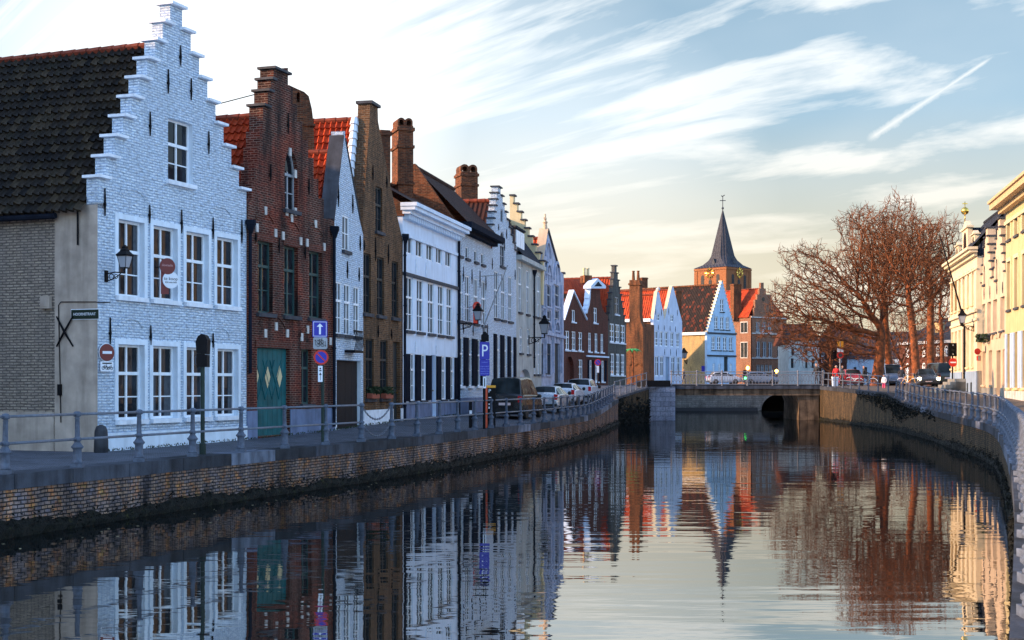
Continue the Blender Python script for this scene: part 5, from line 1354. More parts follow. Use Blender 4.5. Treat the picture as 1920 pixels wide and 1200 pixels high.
# church tower
root = thing('church_tower', 'square orange brick church tower with gilded clocks and slate spire topped by a cross', 'church tower', (39.42, 255, 2))
C0 = Vector((39.42, 255)); al = math.radians(46.5); S = 7.49
fl = Fr(C0.x - S * math.cos(al), C0.y + S * math.sin(al), math.cos(al), -math.sin(al)); fr_ = Fr(C0.x, C0.y, math.sin(al), math.cos(al))
zt = zat(499, 255); mb = MB()
for f in (fl, fr_):
    mb.face([f.w(0, 0, 0), f.w(S, 0, 0), f.w(S, 0, zt), f.w(0, 0, zt)])
    mb.face([f.w(0, -S, 0), f.w(0, -S, zt), f.w(S, -S, zt), f.w(S, -S, 0)])
    mb.box(f, -0.05, S + 0.05, 0.002, 0.14, zt - 0.5, zt - 0.15)
    mb.box(f, 0.0, 0.7, 0.002, 0.10, 1, zt - 0.6); mb.box(f, S - 0.7, S, 0.002, 0.10, 1, zt - 0.6)
mb.build('wall', M['church'], root)
for f in (fl, fr_):
    for k in range(3):
        a = S * (0.26 + 0.24 * k); z0, z1 = zt - 4.6, zt - 1.35 + (0.0 if k != 1 else -0.9)
        w = MB(); o = arch_poly(a - 0.52, a + 0.52, z0 - 0.1, z1 + 0.1); i_ = arch_poly(a - 0.36, a + 0.36, z0, z1)
        w.prism(f, i_, -0.2, 0.03); wn = w.build('belfry_window', M['tunnel'], root)
        w = MB()
        for j in range(7): w.box(f, a - 0.33, a + 0.33, 0.032, 0.09, z0 + 0.15 + j * 0.38, z0 + 0.22 + j * 0.38)
        w.build('louvres', M['lead'], wn)
    ck = MB(); a, z = S * 0.5, zt - 1.05; n = 12
    ring = [(a + 0.78 * math.cos(2 * math.pi * k / 24), z + 0.78 * math.sin(2 * math.pi * k / 24)) for k in range(24)]
    for k in range(n):
        t = 2 * math.pi * k / n; ck.tube([f.w(a + 0.55 * math.cos(t), 0.2, z + 0.55 * math.sin(t)), f.w(a + 1.0 * math.cos(t), 0.2, z + 1.0 * math.sin(t))], 0.075, 4)
    ck.tube([f.w(x, 0.2, y) for x, y in ring + ring[:1]], 0.06, 4)
    ck.tube([f.w(a, 0.24, z), f.w(a + 0.12, 0.24, z + 0.7)], 0.06, 4); ck.tube([f.w(a, 0.24, z), f.w(a - 0.38, 0.24, z - 0.15)], 0.06, 4)
    ck.build('clock', M['gold'], root)
cx = fl.w(S / 2, -S / 2, 0); top = zat(392, 258)
def ring8(hw, cut, z):
    f = fl; c = cut; pts = [(-hw + c, hw), (hw - c, hw), (hw, hw - c), (hw, -hw + c), (hw - c, -hw), (-hw + c, -hw), (-hw, -hw + c), (-hw, hw - c)]
    return [cx + f.f * x + f.n * y + Vector((0, 0, z)) for x, y in pts][::-1]
sb = MB(); rg = [ring8(S / 2 + 0.15, 0.05, zt - 0.05), ring8(S / 2 - 0.9, 0.35, zt + 0.6), ring8(S / 2 - 1.5, 0.75, zt + 1.5), ring8(S / 2 - 1.75, 1.0, zt + 2.3), ring8(0.10, 0.05, top)]
sb.loft(rg); sb.build('spire', M['spire'], root)
for f in (fl, fr_):
    d = MB(); a = S / 2; d.prism(Fr(f.w(0, 0, 0).x, f.w(0, 0, 0).y, f.f.x, f.f.y), [(a - 0.3, zt + 0.4), (a + 0.3, zt + 0.4), (a + 0.3, zt + 1.1), (a, zt + 1.7), (a - 0.3, zt + 1.1)], -2.4, -0.9); d.build('spire_dormer', M['lead'], root)
cb = MB(); zc = zat(364, 258); cb.tube([cx + Vector((0, 0, top - 0.3)), cx + Vector((0, 0, zc))], 0.07, 6)
t = cx + Vector((0, 0, top)); cb.lathe(t, [(0.1, 0.2), (0.25, 0.45), (0.1, 0.7)], 8)
zz = zat(373, 258); cb.tube([Vector((cx.x - 0.55, cx.y, zz)), Vector((cx.x + 0.55, cx.y, zz))], 0.07, 6); cb.tube([Vector((cx.x - 0.3, cx.y, zc)), Vector((cx.x, cx.y, zc - 0.1)), Vector((cx.x + 0.35, cx.y, zc + 0.15))], 0.09, 5)
cb.build('cross', M['lead'], root)

# ------------------------------------------------------------------ right bank row
h = House('mansion', 'cream classical mansion with blue painted base, tall recessed bays and slate mansard roof', 1783, 94.4, 1832, 82.3, 1.05)
pc = [1785.5, 1792, 1799, 1806.5, 1814.5, 1823]
tops = [526, 522, 518, 514, 509, 505]; bots = [587, 584, 581, 578, 574.5, 571]
h.rows([(c - 2.3, c + 2.3, t, b) for c, t, b in zip(pc, tops, bots)], cols=2, tr=0.30, lr=1, mat='cream', pane='cream', sill='lightyellow', rev=0.30, fw=0.07, sillw=0.03)
tp = [623, 621, 619, 617, 615, 613]
h.rows([(c - 2.3, c + 2.3, t, 690) for k, (c, t) in enumerate(zip(pc, tp)) if k != 3], cols=2, tr=0.3, lr=1, mat='cream', pane='cream', sill='lightyellow', rev=0.30, fw=0.07, sillw=0.03)
h.panel(1804, 1809.5, 617, 715, 'door_brown', planks=2, zb=1.9)
zt = h.z(1824, 477)
h.wall([(0, h.zb), (h.L, h.zb), (h.L, zt), (0, zt)], M['cream'], body=(9, zt, zt))
dk = (h.fr.a(1804) - 0.02, h.fr.a(1809.5) + 0.02)
h.plinth(h.z(1824, 696), 'slateblue', 0.06, gaps=[dk])
mb = MB(); q = h.fr; mb.box(Fr(q.w(h.L, 0, 0).x, q.w(h.L, 0, 0).y, -q.n.x, -q.n.y), 0.0, 8.9, -0.07, 0.0, 0.5, h.z(1824, 696)); 
o = h.part(mb, 'plinth', M['slateblue'])
for px, y in ((1816, 718), (1823, 717)):
    mb = MB(); a = h.fr.a(px); mb.box(h.fr, a - 0.3, a + 0.3, 0.061, 0.075, 1.1, h.z(px, y)); h.part(mb, 'cellar_window', M['frame_dark'])
z = h.z(1824, 592); mb = MB()
for z0, z1, d in ((z - 0.35, z - 0.2, 0.08), (z + 0.15, z + 0.35, 0.16), (zt - 1.05, zt - 0.95, 0.10), (zt - 0.25, zt - 0.05, 0.2), (zt - 0.05, zt + 0.12, 0.45), (zt + 0.12, zt + 0.28, 0.6)):
    mb.box(h.fr, -0.05, h.L + d * 0.6, 0.002, d, z0, z1); mb.box(Fr(q.w(h.L, 0, 0).x, q.w(h.L, 0, 0).y, -q.n.x, -q.n.y), 0.01, 4, -d * 0.6, -0.002, z0, z1)
h.part(mb, 'cornice', M['cream'])
mb = MB()
for k in range(7):
    a = h.L * k / 6; a = min(max(a, 0.12), h.L - 0.12); mb.box(h.fr, a - 0.11, a + 0.11, 0.002, 0.05, z + 0.36, zt - 1.06)
h.part(mb, 'pilasters', M['cream'])
h.eave_roof(zt + 0.25, h.z(1806, 416) + 0.6, 2.2, 'slate', ov=0.35, end='slate')
def dormer(h, px0, px1, yt, yb, mat='cream', glass=True, d=-0.25):
    a0, a1 = h.fr.a(px0), h.fr.a(px1); z1, z0 = h.z((px0 + px1) / 2, yt), h.z((px0 + px1) / 2, yb); c = (a0 + a1) / 2; w = (a1 - a0) / 2
    mb = MB(); fr = h.fr
    mb.prism(fr, [(a0, z0), (a1, z0), (a1 - w * 0.15, z0 + (z1 - z0) * 0.3), (a1 - w * 0.15, z1 - (z1 - z0) * 0.22), (c, z1), (a0 + w * 0.15, z1 - (z1 - z0) * 0.22), (a0 + w * 0.15, z0 + (z1 - z0) * 0.3)], d - 0.3, d)
    mb.box(fr, a0 + w * 0.2, a1 - w * 0.2, d - 2.5, d - 0.3, z0, z1 - (z1 - z0) * 0.25, 1)
    mb.box(fr, a0, a1, d - 0.35, d + 0.1, z1 - (z1 - z0) * 0.25, z1 - (z1 - z0) * 0.2)
    o = h.part(mb, 'dormer', [M[mat], M['slate']])
    g = MB(); g.fan(fr, [arch_poly(c - w * 0.45, c + w * 0.45, z0 + 0.25, z1 - (z1 - z0) * 0.32)], d + 0.01); h.part(g, 'dormer_pane', M['pane'], o)
    return h.fr.w(c, d, z1)
dormer(h, 1784.5, 1790, 454, 486); pk = dormer(h, 1796, 1807.5, 414, 481); dormer(h, 1813.5, 1820, 432, 468)
gb = MB(); gb.tube([pk, pk + Vector((0, 0, 0.35))], 0.04, 6); zb = zat(395.5, pk.y)
gb.lathe(Vector((pk.x, pk.y, zb)), [(0.25 * math.sin(math.pi * k / 10), -0.25 * math.cos(math.pi * k / 10)) for k in range(11)], 14); gb.tube([Vector((pk.x, pk.y, zb - 0.7)), Vector((pk.x, pk.y, zb + 0.6))], 0.03, 6)
gb.box(Fr(pk.x, pk.y, 1, 0), -0.16, 0.16, -0.02, 0.02, zb + 0.44, zb + 0.5)
recenter(tag(gb.build('gilded_ball', M['gold'], None, True), 'gilded ball with small cross on the tallest dormer of the cream mansion', 'roof ornament'), (pk.x, pk.y, pk.z))
MAN = h
# entrance steps
sf_ = h.fr; mb = MB(); a0, a1 = h.fr.a(1796), h.fr.a(1813)
for k in range(5): mb.box(sf_, a0, a1, 0.065, 0.35 + 0.30 * (5 - k), 0.6, 1.05 + 0.19 * (k + 1))
recenter(tag(mb.build('stone_steps', M['greybase']), 'worn stone steps leading up to the door of the cream mansion', 'steps'), h.fr.w(a0, 0.3, 1.05))

h = House('gable_house', 'peach coloured house with twin stepped gables and flower boxes between mansion and yellow house', 1839.5, 82.6, 1886, 73.5, 1.0)
h.rows([(1840.6, 1847, 570, 629), (1851, 1858, 567, 628), (1862, 1869, 561, 622), (1875, 1884, 556, 620)], cols=2, tr=0.66, rev=0.3, sill='sill_dark', fw=0.08)
h.rows([(1842, 1848, 658, 722), (1854, 1860, 658, 722)], cols=2, tr=0.7, rev=0.3, sill='peach', fw=0.1)
h.panel(1868.5, 1876, 657, 743, 'door_brown', planks=3, rev=0.35, zb=1.05)
h.panel(1880, 1885, 655, 724, 'peach', name='blind_window', planks=2, rev=0.25, handle=False)
for x, yb, yt in ((1845.5, 534, 498), (1868.5, 525, 485)):
    a = h.fr.a(x); h.window(a - 0.33, a + 0.33, h.z(x, yb), h.z(x, yt), arch=True, cols=1, lr=2, ur=0, mat='frame_grey', sill='sill_dark', rev=0.2)
zE = h.z(1862, 521); am = h.L / 2; zT = h.z(1851, 428)
t1, c1 = steps(0.0, am - 0.12, am / 2, zE, zT, 6, 6, 0.36); t2, c2 = steps(am + 0.12, h.L, am * 1.5, zE, zT, 6, 6, 0.36)
h.wall([(0, h.zb), (h.L, h.zb)] + (t1 + t2)[::-1], M['peach'], thick=0.45, body=(10, zE, zE))
capbox(h, c1 + c2, 'sill_dark', th=0.08, thick=0.45)
h.gable_roof(am / 2, zT - 0.8, 0, zE - 0.2, am, zE - 0.2, 6, 'slate', tiled=False, ridge='lead', d0=0.46); h.gable_roof(am * 1.5, zT - 0.8, am, zE - 0.2, h.L, zE - 0.2, 6, 'slate', tiled=False, ridge='lead', d0=0.46)
h.eave_roof(zE + 1.8, h.z(1862, 372) + 1.4, 4.0, 'slate', ov=0, end='slate', d=-3.2)
h.plinth(h.z(1860, 727), 'greybase', 0.05, gaps=[(h.fr.a(1868.4), h.fr.a(1876.2))])
relief(h, [(1866, 645, 4.6), (1880, 643, 5)], 'peach', w=0.12, d=0.09)
h.anchors([(1846, 540, 562), (1857, 536, 560), (1870, 530, 552), (1881, 528, 550), (1849, 648, 662)], 'sill_dark')
for x in (1844, 1854.5):
    a = h.fr.a(x); z = h.z(x, 633); pb = MB(); pb.box(h.fr, a - 0.55, a + 0.55, 0.02, 0.24, z - 0.1, z + 0.1); pt = h.part(pb, 'flower_box', M['sill_dark'])
    rng = random.Random(int(x)); lb = MB()
    for k in range(150):
        c = h.fr.w(a + rng.uniform(-0.6, 0.6), rng.uniform(0.05, 0.4), z + rng.uniform(-0.25, 0.2)); t = Vector((rng.uniform(-1, 1), rng.uniform(-1, 1), rng.uniform(-1, 1))) * 0.08
        s_ = t.orthogonal().normalized() * 0.06; lb.face([c - t, c + s_, c + t, c - s_])
    h.part(lb, 'plants', M['plant'], pt)

x1, Y1 = 25.9 + 0.19 * (44 - 72), 44.0
h = House('townhouse', 'bright yellow house with heavy orange cornice and pale blue shutters at the right edge', 1886, 73.5, CX + F * x1 / Y1, Y1, 0.85)
aA, aB = h.fr.a(1892.3), h.fr.a(1906.3); sp = aB - aA
cols_ = [aA + k * sp for k in range(40) if aA + k * sp < h.L - 0.8]
zz = [(h.z(1892, 450), h.z(1892, 418)), (h.z(1906, 577), h.z(1906, 483)), (h.z(1899, 731), h.z(1899, 624))]
for a in cols_:
    h.window(a - 0.55, a + 0.55, *zz[0], cols=2, lr=1, ur=0, sill='sill_dark', rev=0.2, surround=('lightyellow', 0.2, 0.05), mat='frame_grey')
    h.window(a - 0.55, a + 0.55, *zz[1], cols=2, tr=0.66, sill='sill_dark', rev=0.2, surround=('lightyellow', 0.2, 0.05), mat='frame_grey')
    h.window(a - 0.55, a + 0.55, zz[2][0] + 0.1, zz[2][1], cols=2, tr=0.7, sill='lightyellow', rev=0.2, mat='frame_grey', surround=None)
    for s_ in (-1, 1):
        mb = MB(); a0 = a + s_ * 0.82 - 0.26; mb.box(h.fr, a0, a0 + 0.52, 0.004, 0.06, zz[2][0] + 0.1, zz[2][1])
        for k in range(4):
            for j in range(7):
                z = zz[2][0] + 0.25 + k * (zz[2][1] - zz[2][0] - 0.2) / 4 + j * 0.09; mb.box(h.fr, a0 + 0.06, a0 + 0.46, 0.06, 0.072, z, z + 0.05)
        h.part(mb, 'shutter', M['shutter_blue'])
zt = h.z(1886, 388)
h.wall([(0, h.zb), (h.L, h.zb), (h.L, zt), (0, zt)], M['yellow'], body=(10, zt, zt))
mb = MB(); mb.box(h.fr, -0.3, h.L, 0.003, 0.35, zt - 0.35, zt - 0.1); mb.box(h.fr, -0.6, h.L, -0.1, 0.75, zt - 0.1, zt + 0.22); mb.box(h.fr, -0.65, h.L, -0.1, 0.85, zt + 0.22, zt + 0.36)
h.part(mb, 'cornice', M['orange_trim'])
h.band(zt - 1.0, zt - 0.82, 0.10, 'lightyellow', 'string_course')
h.plinth(h.z(1899, 733), 'stone_white', 0.07)
h.eave_roof(zt + 0.4, zt + 3.2, 5, 'tile_far_dark', ov=0.8, end='yellow')
YEL = h
# ------------------------------------------------------------------ bridge
br = thing('canal_bridge', 'flat stone bridge with dark coping, lattice iron railing and tapering right pier', 'bridge', (17.5, 107, 1.5))
BF = Fr(12.3, 107.0, 1, 0.0); BL = 24.0 - 12.3
mb = MB(); mb.box(BF, -0.6, BL + 0.6, -6.0, 0.0, 0.80, 1.30); mb.box(BF, -0.6, BL + 0.6, -6.0, 0.06, 0.80, 0.92)
mb.build('beam', M['bridge_stone'], br)
mb = MB(); mb.box(BF, -0.8, BL + 0.8, -6.2, 0.18, 1.302, 1.56); mb.build('coping', M['coping'], br)
mb = MB(); mb.box(BF, -0.8, BL + 0.8, -6.1, 0.0, 1.562, 1.60)
mb.build('deck', M['setts'], br)
mb = MB(); a0, a1 = BF.a(1500), BF.a(1536)
mb.prism(BF, [(a0 - 0.1, WZ - 0.5), (a1, WZ - 0.5), (a1, 0.79), (a0 - 0.25, 0.79), (a0 - 0.05, 0.3)], -6.0, -0.1); mb.build('pier', M['bridge_stone'], br)
# railing of the bridge: posts, two rails, bars with curls
lr_ = thing('lattice_railing', 'ornate pale iron lattice railing running along the top of the bridge', 'railing', (17.5, 107.05, 1.56))
mb = MB(); zb, zt_ = 1.66, 2.62
for z in (zb, zt_, 2.42): mb.tube([BF.w(-0.1, 0.05, z), BF.w(BL + 0.1, 0.05, z)], 0.032, 6)
mb.build('rail', M['lattice'], lr_)
mb = MB(); n = 46
for k in range(n):
    a = BL * (k + 0.5) / n; w = BL / n
    mb.tube([BF.w(a, 0.05, zb), BF.w(a, 0.05, 2.42)], 0.022, 4)
    for s_ in (-1, 1): mb.tube([BF.w(a, 0.05, 1.8), BF.w(a + s_ * w * 0.48, 0.05, 2.0), BF.w(a + s_ * w * 0.48, 0.05, 2.2), BF.w(a, 0.05, 2.40)], 0.018, 4)
mb.build('lattice', M['lattice'], lr_)
for k in range(7):
    mb = MB(); a = BL * k / 6; mb.lathe(BF.w(a, 0.05, 1.56), [(0.07, 0), (0.07, 0.1), (0.045, 0.12), (0.045, 1.05), (0.07, 1.08), (0.07, 1.14), (0.02, 1.2)], 8); mb.build('post', M['lattice'], lr_)
# left abutment: mossy return wall and ashlar pier
ab = thing('bridge_abutment', 'blue grey ashlar block at the left end of the bridge', 'stone pier', (11.0, 105.5, 0))
AF = Fr(PT(1211, 104.5).x, 104.5, 1, 0.12)
mb = MB(); mb.box(AF, 0, AF.a(1266), -4, 0, WZ - 0.5, 1.47); mb.build('block', M['ashlar'], ab)
mb = MB(); mb.box(AF, -0.05, AF.a(1257), -3, 0.02, 1.47, 1.95); mb.build('black_planter', M['black'], ab)
rt = thing('return_wall', 'low mossy wall turning from the left quay to the bridge', 'wall', (8.8, 100, 0))
RF = Fr(7.35, 97.0, 10.2 - 7.35, 6.6)
mb = MB(); mb.prism(RF, [(0, WZ - 0.5), (7.3, WZ - 0.5), (7.3, 1.30), (0, 0.60)], -0.5, 0.0); mb.build('wall', M['quay_mossy'], rt)
mb = MB(); mb.prism(RF, [(-0.1, 0.602), (7.3, 1.302), (7.3, 1.46), (-0.1, 0.76)], -0.55, 0.06); mb.build('coping', M['coping'], rt)
rng = random.Random(5); mb = MB()
for k in range(900):
    a = rng.uniform(0, 7.2); z = WZ + abs(rng.gauss(0, 0.7)); z = min(z, 0.7); c = RF.w(a, rng.uniform(0.0, 0.12), z); t = Vector((rng.uniform(-1, 1), rng.uniform(-1, 1), rng.uniform(-1, 1))) * 0.16; s_ = t.orthogonal().normalized() * 0.1
    mb.face([c - t, c + s_, c + t, c - s_])
mb.build('moss', M['moss'], rt)
st = [RF.w(0.1 + 1.2 * k, -0.2, 0.78 + 0.115 * k) for k in range(7)]
railing('short stepped iron railing on the wall beside the left end of the bridge', st, mesh=post_plain())
# wall of the canal behind the bridge, with its dark arch
bw = thing('canal_wall', 'grey wall under and behind the bridge with a round dark arch', 'canal wall', (20, 145, 0))
WF = Fr(11.0, 145.0, 1, 0)
ac = WF.a(1463); R_ = 2.0
mb = MB(); hole = [(ac + R_ * math.cos(math.pi * k / 16), WZ + 0.05 + R_ * 0.86 * math.sin(math.pi * k / 16)) for k in range(17)]
out = [(0, WZ - 1.0), (ac - R_ - 0.2, WZ - 1.0)] + [(ac - R_ - 0.2, WZ + 0.05)] + hole[::-1] + [(ac + R_ + 0.2, WZ + 0.05), (ac + R_ + 0.2, WZ - 1.0), (20.5, WZ - 1.0), (20.5, 1.62), (0, 1.62)]
mb.prism(WF, out, -1.2, 0.0); mb.box(WF, 0, 20.5, 0.002, 0.08, 0.62, 0.85)
mb.build('wall', M['canal_stone'], bw)
mb = MB(); o2 = [(ac + (R_ + 0.35) * math.cos(math.pi * k / 16), WZ + 0.05 + (R_ * 0.86 + 0.35) * math.sin(math.pi * k / 16)) for k in range(17)]
mb.prism(WF, o2 + hole[::-1], 0.002, 0.08); mb.build('arch_ring', M['canal_stone'], bw)
mb = MB(); mb.box(WF, ac - 4, ac + 4, -9, -8.5, WZ - 1, 1.5); mb.box(WF, 0, ac - R_ - 0.4, 0.0, 0.15, WZ - 0.3, WZ + 0.35); mb.build('tunnel_back', M['tunnel'], bw)  # near black sheet behind the arch, and a band along the wall foot
for fx in (12.4, 24.3):
    w2 = thing('canal_wall', 'brick canal wall leading back from the %s end of the bridge' % ('left' if fx < 20 else 'right'), 'canal wall', (fx, 125, 0))
    mb = MB(); f = Fr(fx, 107.0, 0, 1) if fx < 20 else Fr(31.2, 145.3, 24.4 - 31.2, 113.2 - 145.3); mb.box(f, 0.0, 38.0 if fx < 20 else 32.5, -0.5, 0.0, WZ - 0.5, 1.55); mb.build('wall', M['brown_brick'], w2)

# ------------------------------------------------------------------ trees
def tree(label, px, Y, z0, r0, fork, lobes, seed, natt=1500, kill=0.55, step=0.36, tip=0.025):
    """bare tree: trunk to the fork (photo px, py), then branches that grow towards points spread through the crown lobes"""
    rng = np.random.default_rng(seed); base = PT(px, Y, z=z0 - 0.3); fk = PT(fork[0], Y, fork[1])
    root = thing('bare_tree', label, 'tree', (base.x, base.y, z0))
    tp = []; n = 10
    for k in range(n + 1):
        t = k / n; p = base.lerp(fk, t) + Vector((math.sin(t * 3.14) * 0.12 * (1 if seed % 2 else -1), 0, 0)); tp.append((p, r0 * (1.4 if k == 0 else 1.08 - 0.26 * t)))
    A = []
    for (lx, ly, dy, rx, ry, rz), w in lobes:
        c = PT(lx, Y + dy, ly); m = int(natt * w); v = rng.normal(size=(m, 3)); v /= np.linalg.norm(v, axis=1)[:, None]
        az_ = np.arctan2(v[:, 2], v[:, 0]); v *= ((0.86 + 0.17 * np.sin(5 * az_ + seed) + 0.10 * np.sin(11 * az_ + 2 * seed)) * rng.random(m) ** 0.42)[:, None]; A.append(np.array(c) + v * np.array([rx, ry, rz]))
    A = np.concatenate(A)
    pos = [np.array(tp[k][0]) for k in (6, 7, 8, 9, 10)]; par = [-1, 0, 1, 2, 3]; new = list(range(len(pos)))
    near = np.full(len(A), -1); nd = np.full(len(A), 1e9); alive = np.ones(len(A), bool)
    for it in range(90):
        for q in new:
            dd = np.linalg.norm(A - pos[q], axis=1); m = dd < nd; nd[m] = dd[m]; near[m] = q
        alive &= nd > kill
        idx = np.where(alive)[0]
        if len(idx) < 8: break
        dirs = {}
        for j in idx:
            if nd[j] < 9.0 or it < 6: dirs.setdefault(near[j], []).append(j)
        new = []
        for q, js in dirs.items():
            v = A[js] - pos[q]; v /= np.linalg.norm(v, axis=1)[:, None]; d = v.mean(0); l = np.linalg.norm(d)
            if l < 0.05: continue
            d = d / l
            if par[q] >= 0:
                d0 = pos[q] - pos[par[q]]; d = d + 0.45 * d0 / (np.linalg.norm(d0) + 1e-9)
            d = d + rng.normal(size=3) * 0.26; d /= np.linalg.norm(d)
            p = pos[q] + d * step * rng.uniform(0.8, 1.2)
            pos.append(p); par.append(q); new.append(len(pos) - 1)
        if not new: break
    N_ = len(pos); ch = [[] for _ in range(N_)]
    for i in range(N_):
        if par[i] >= 0: ch[par[i]].append(i)
    rad = np.zeros(N_)
    for i in range(N_ - 1, -1, -1): rad[i] = tip if not ch[i] else (sum(rad[c] ** 2.0 for c in ch[i])) ** (1 / 2.0)
    k_ = min(1.0, r0 * 0.9 / max(rad[0], 1e-6)); rad = tip + (rad - tip) * k_
    big, small = MB(), MB(); todo = [0]
    while todo:
        s0 = todo.pop(); chain = [par[s0]] if par[s0] >= 0 else []; q = s0
        while True:
            chain.append(q)
            if not ch[q]: break
            o = sorted(ch[q], key=lambda c: -rad[c]); todo += o[1:]; q = o[0]
        if len(chain) < 2: continue
        rs = [float(rad[c]) for c in chain]
        if par[s0] >= 0: rs[0] = min(rs[0], rs[1] * 1.25)
        if s0 == 0: rs[0] = tp[6][1]
        cut = next((i for i, r in enumerate(rs) if r < 0.05), len(rs))
        if cut >= 2: big.tube([Vector(pos[c]) for c in chain[:cut + 1]], rs[:cut + 1], 9 if rs[0] > .12 else 6, 0, False)
        if cut < len(rs) - 1 or cut < 2: small.tube([Vector(pos[c]) for c in chain[max(0, cut - (0 if cut < 2 else 0)):]] if cut >= 2 else [Vector(pos[c]) for c in chain], rs[cut:] if cut >= 2 else rs, 3, 0, False) if len(chain) - (cut if cut >= 2 else 0) >= 2 else None
    for i in range(N_):           # fine twig ends
        if rad[i] < 0.034:
            for _ in range(3 if not ch[i] else (1 if rng.random() < 0.75 else 0)):
                d0 = pos[i] - pos[par[i]] if par[i] >= 0 else np.array([0, 0, 1.0]); d0 = d0 / (np.linalg.norm(d0) + 1e-9)
                p = pos[i].copy(); pts = [Vector(p)]; d = d0 + rng.normal(size=3) * 0.75
                for s_ in range(3):
                    d = d / np.linalg.norm(d); p = p + d * rng.uniform(0.16, 0.3); pts.append(Vector(p)); d = d + rng.normal(size=3) * 0.35 + np.array([0, 0, 0.12])
                small.tube(pts, [0.020, 0.018, 0.015, 0.012], 3, 0, False)
    tb = MB(); tb.tube([p for p, r in tp[:8]], [r for p, r in tp[:8]], 16, 0, False); tb.build('trunk', M['bark'], root, True)
    big.build('limbs', M['bark'], root, True); small.build('crown', M['twig'], root)
    return root
tree('largest bare plane tree with thick pale lit trunk and long limbs reaching over the bridge', 1640, 113, 1.5, 0.44, (1652, 618),
     [((1560, 545, 0, 5.6, 4.5, 4.6), .5), ((1500, 600, -1, 3.6, 3.0, 3.2), .22), ((1630, 480, 0, 3.6, 4, 4.6), .28)], 3, 6200, kill=0.43)
tree('slim bare tree with leaning orange lit trunk beside the thickest trunk', 1674, 117, 1.5, 0.30, (1658, 560), [((1665, 470, 0, 4.2, 4.0, 4.9), 1)], 8, 3800, kill=0.43)
tree('bare tree with straight reddish trunk beside the car with lit headlights', 1719, 109, 1.45, 0.31, (1704, 560), [((1706, 510, 0, 3.6, 4.0, 4.6), 1)], 15, 3200, kill=0.43)
tree('dark trunked bare tree standing just behind the car with lit headlights', 1748, 122, 1.5, 0.33, (1746, 560), [((1745, 490, 0, 3.3, 4.0, 4.8), 1)], 22, 3000, kill=0.43)
tree('thin dark bare tree nearest to the cream mansion', 1765, 130, 1.55, 0.20, (1764, 600), [((1764, 560, 0, 2.2, 3.0, 4.6), 1)], 29, 1100, kill=0.46)
tree('bushy low bare tree in front of the whitish house', 1560, 128, 1.55, 0.18, (1558, 690), [((1556, 640, 0, 4.2, 3.5, 2.9), 1)], 36, 1700, kill=0.46)
tree('bushy dark bare tree far behind the slim leaning trunk', 1690, 140, 1.6, 0.22, (1690, 690), [((1690, 640, 0, 5.0, 4.0, 4.0), 1)], 41, 2000, kill=0.46)

# plants hanging over the right quay wall
iv = thing('hanging_ivy', 'dark hanging ivy and moss over the top of the right quay wall at the bend', 'ivy', (23.3, 84, 0.8))
b = MB(); rng = random.Random(9); Q = offset(resample(RP, 0.3), 0.16)
for p in Q:
    if not 66 < p.y < 94: continue
    w_ = max(0.0, 1 - abs(p.y - 83) / 11.0); dep = (0.5 + 1.1 * w_) * rng.uniform(0.5, 1.0)
    for k in range(int(12 + 60 * w_)):
        c = Vector((p.x + rng.uniform(-0.05, 0.15) - 0.04 * rng.random(), p.y + rng.uniform(-0.2, 0.2), p.z - 0.05 - dep * rng.random())); t = Vector((rng.uniform(-1, 1), rng.uniform(-1, 1), rng.uniform(-1, 1))) * 0.075; s_ = t.orthogonal().normalized() * 0.045
        b.face([c - t, c + s_, c + t, c - s_])
b.build('leaves', M['moss'], iv)

# weeds along the foot of the left houses, a few leaves on the water
b = MB(); rng = random.Random(4)
for (x0, Y0), (x1, Y1) in zip(PC[:5], PC[1:6]):
    p0, p1 = PT(x0, Y0), PT(x1, Y1); f_ = Fr(p0.x, p0.y, p1.x - p0.x, p1.y - p0.y); L_ = (p1 - p0).length
    for k in range(int(L_ * 26)):
        a_ = L_ * rng.random()
        c = f_.w(a_, 0.05 + abs(rng.gauss(0, 0.07)), zleft(p0.y + (p1.y - p0.y) * a_ / L_) + rng.uniform(0.0, 0.05)); t = Vector((rng.uniform(-.6, .6), rng.uniform(-.6, .6), 1)) * rng.uniform(0.02, 0.06); s_ = t.orthogonal().normalized() * 0.015
        b.face([c - t * 0.3, c + s_, c + t, c - s_])
struct(b.build('weeds', M['plant']), 'stuff')
b = MB(); Q = offset(resample(LP, 0.5), 0.6)
for p in Q:
    if not 18 < p.y < 70: continue
    for k in range(2):
        if rng.random() < 0.55: continue
        c = Vector((p.x + abs(rng.gauss(0, 0.7)), p.y + rng.uniform(-0.3, 0.3), WZ + 0.006)); an = rng.uniform(0, 6.28); t = Vector((math.cos(an), math.sin(an), 0)) * rng.uniform(0.02, 0.045); s_ = Vector((-t.y, t.x, 0)) * 0.6
        b.face([c - t, c + s_, c + t, c - s_])
struct(b.build('floating_leaves', M['lightyellow']), 'stuff')
# ------------------------------------------------------------------ lanterns, signs, posts
def rrect(w, h_, r, n=4):
    out = []
    for cx, cz, t0 in ((w / 2 - r, h_ / 2 - r, 0), (-w / 2 + r, h_ / 2 - r, 90), (-w / 2 + r, -h_ / 2 + r, 180), (w / 2 - r, -h_ / 2 + r, 270)):
        for k in range(n + 1): t = math.radians(t0 + 90 * k / n); out.append((cx + r * math.cos(t), cz + r * math.sin(t)))
    return out
def plate(mb, fr, a, z, w, h_, d0, d1, m=0, r=0.03): mb.prism(fr, [(a + x, z + y) for x, y in rrect(w, h_, r)], d0, d1, m)

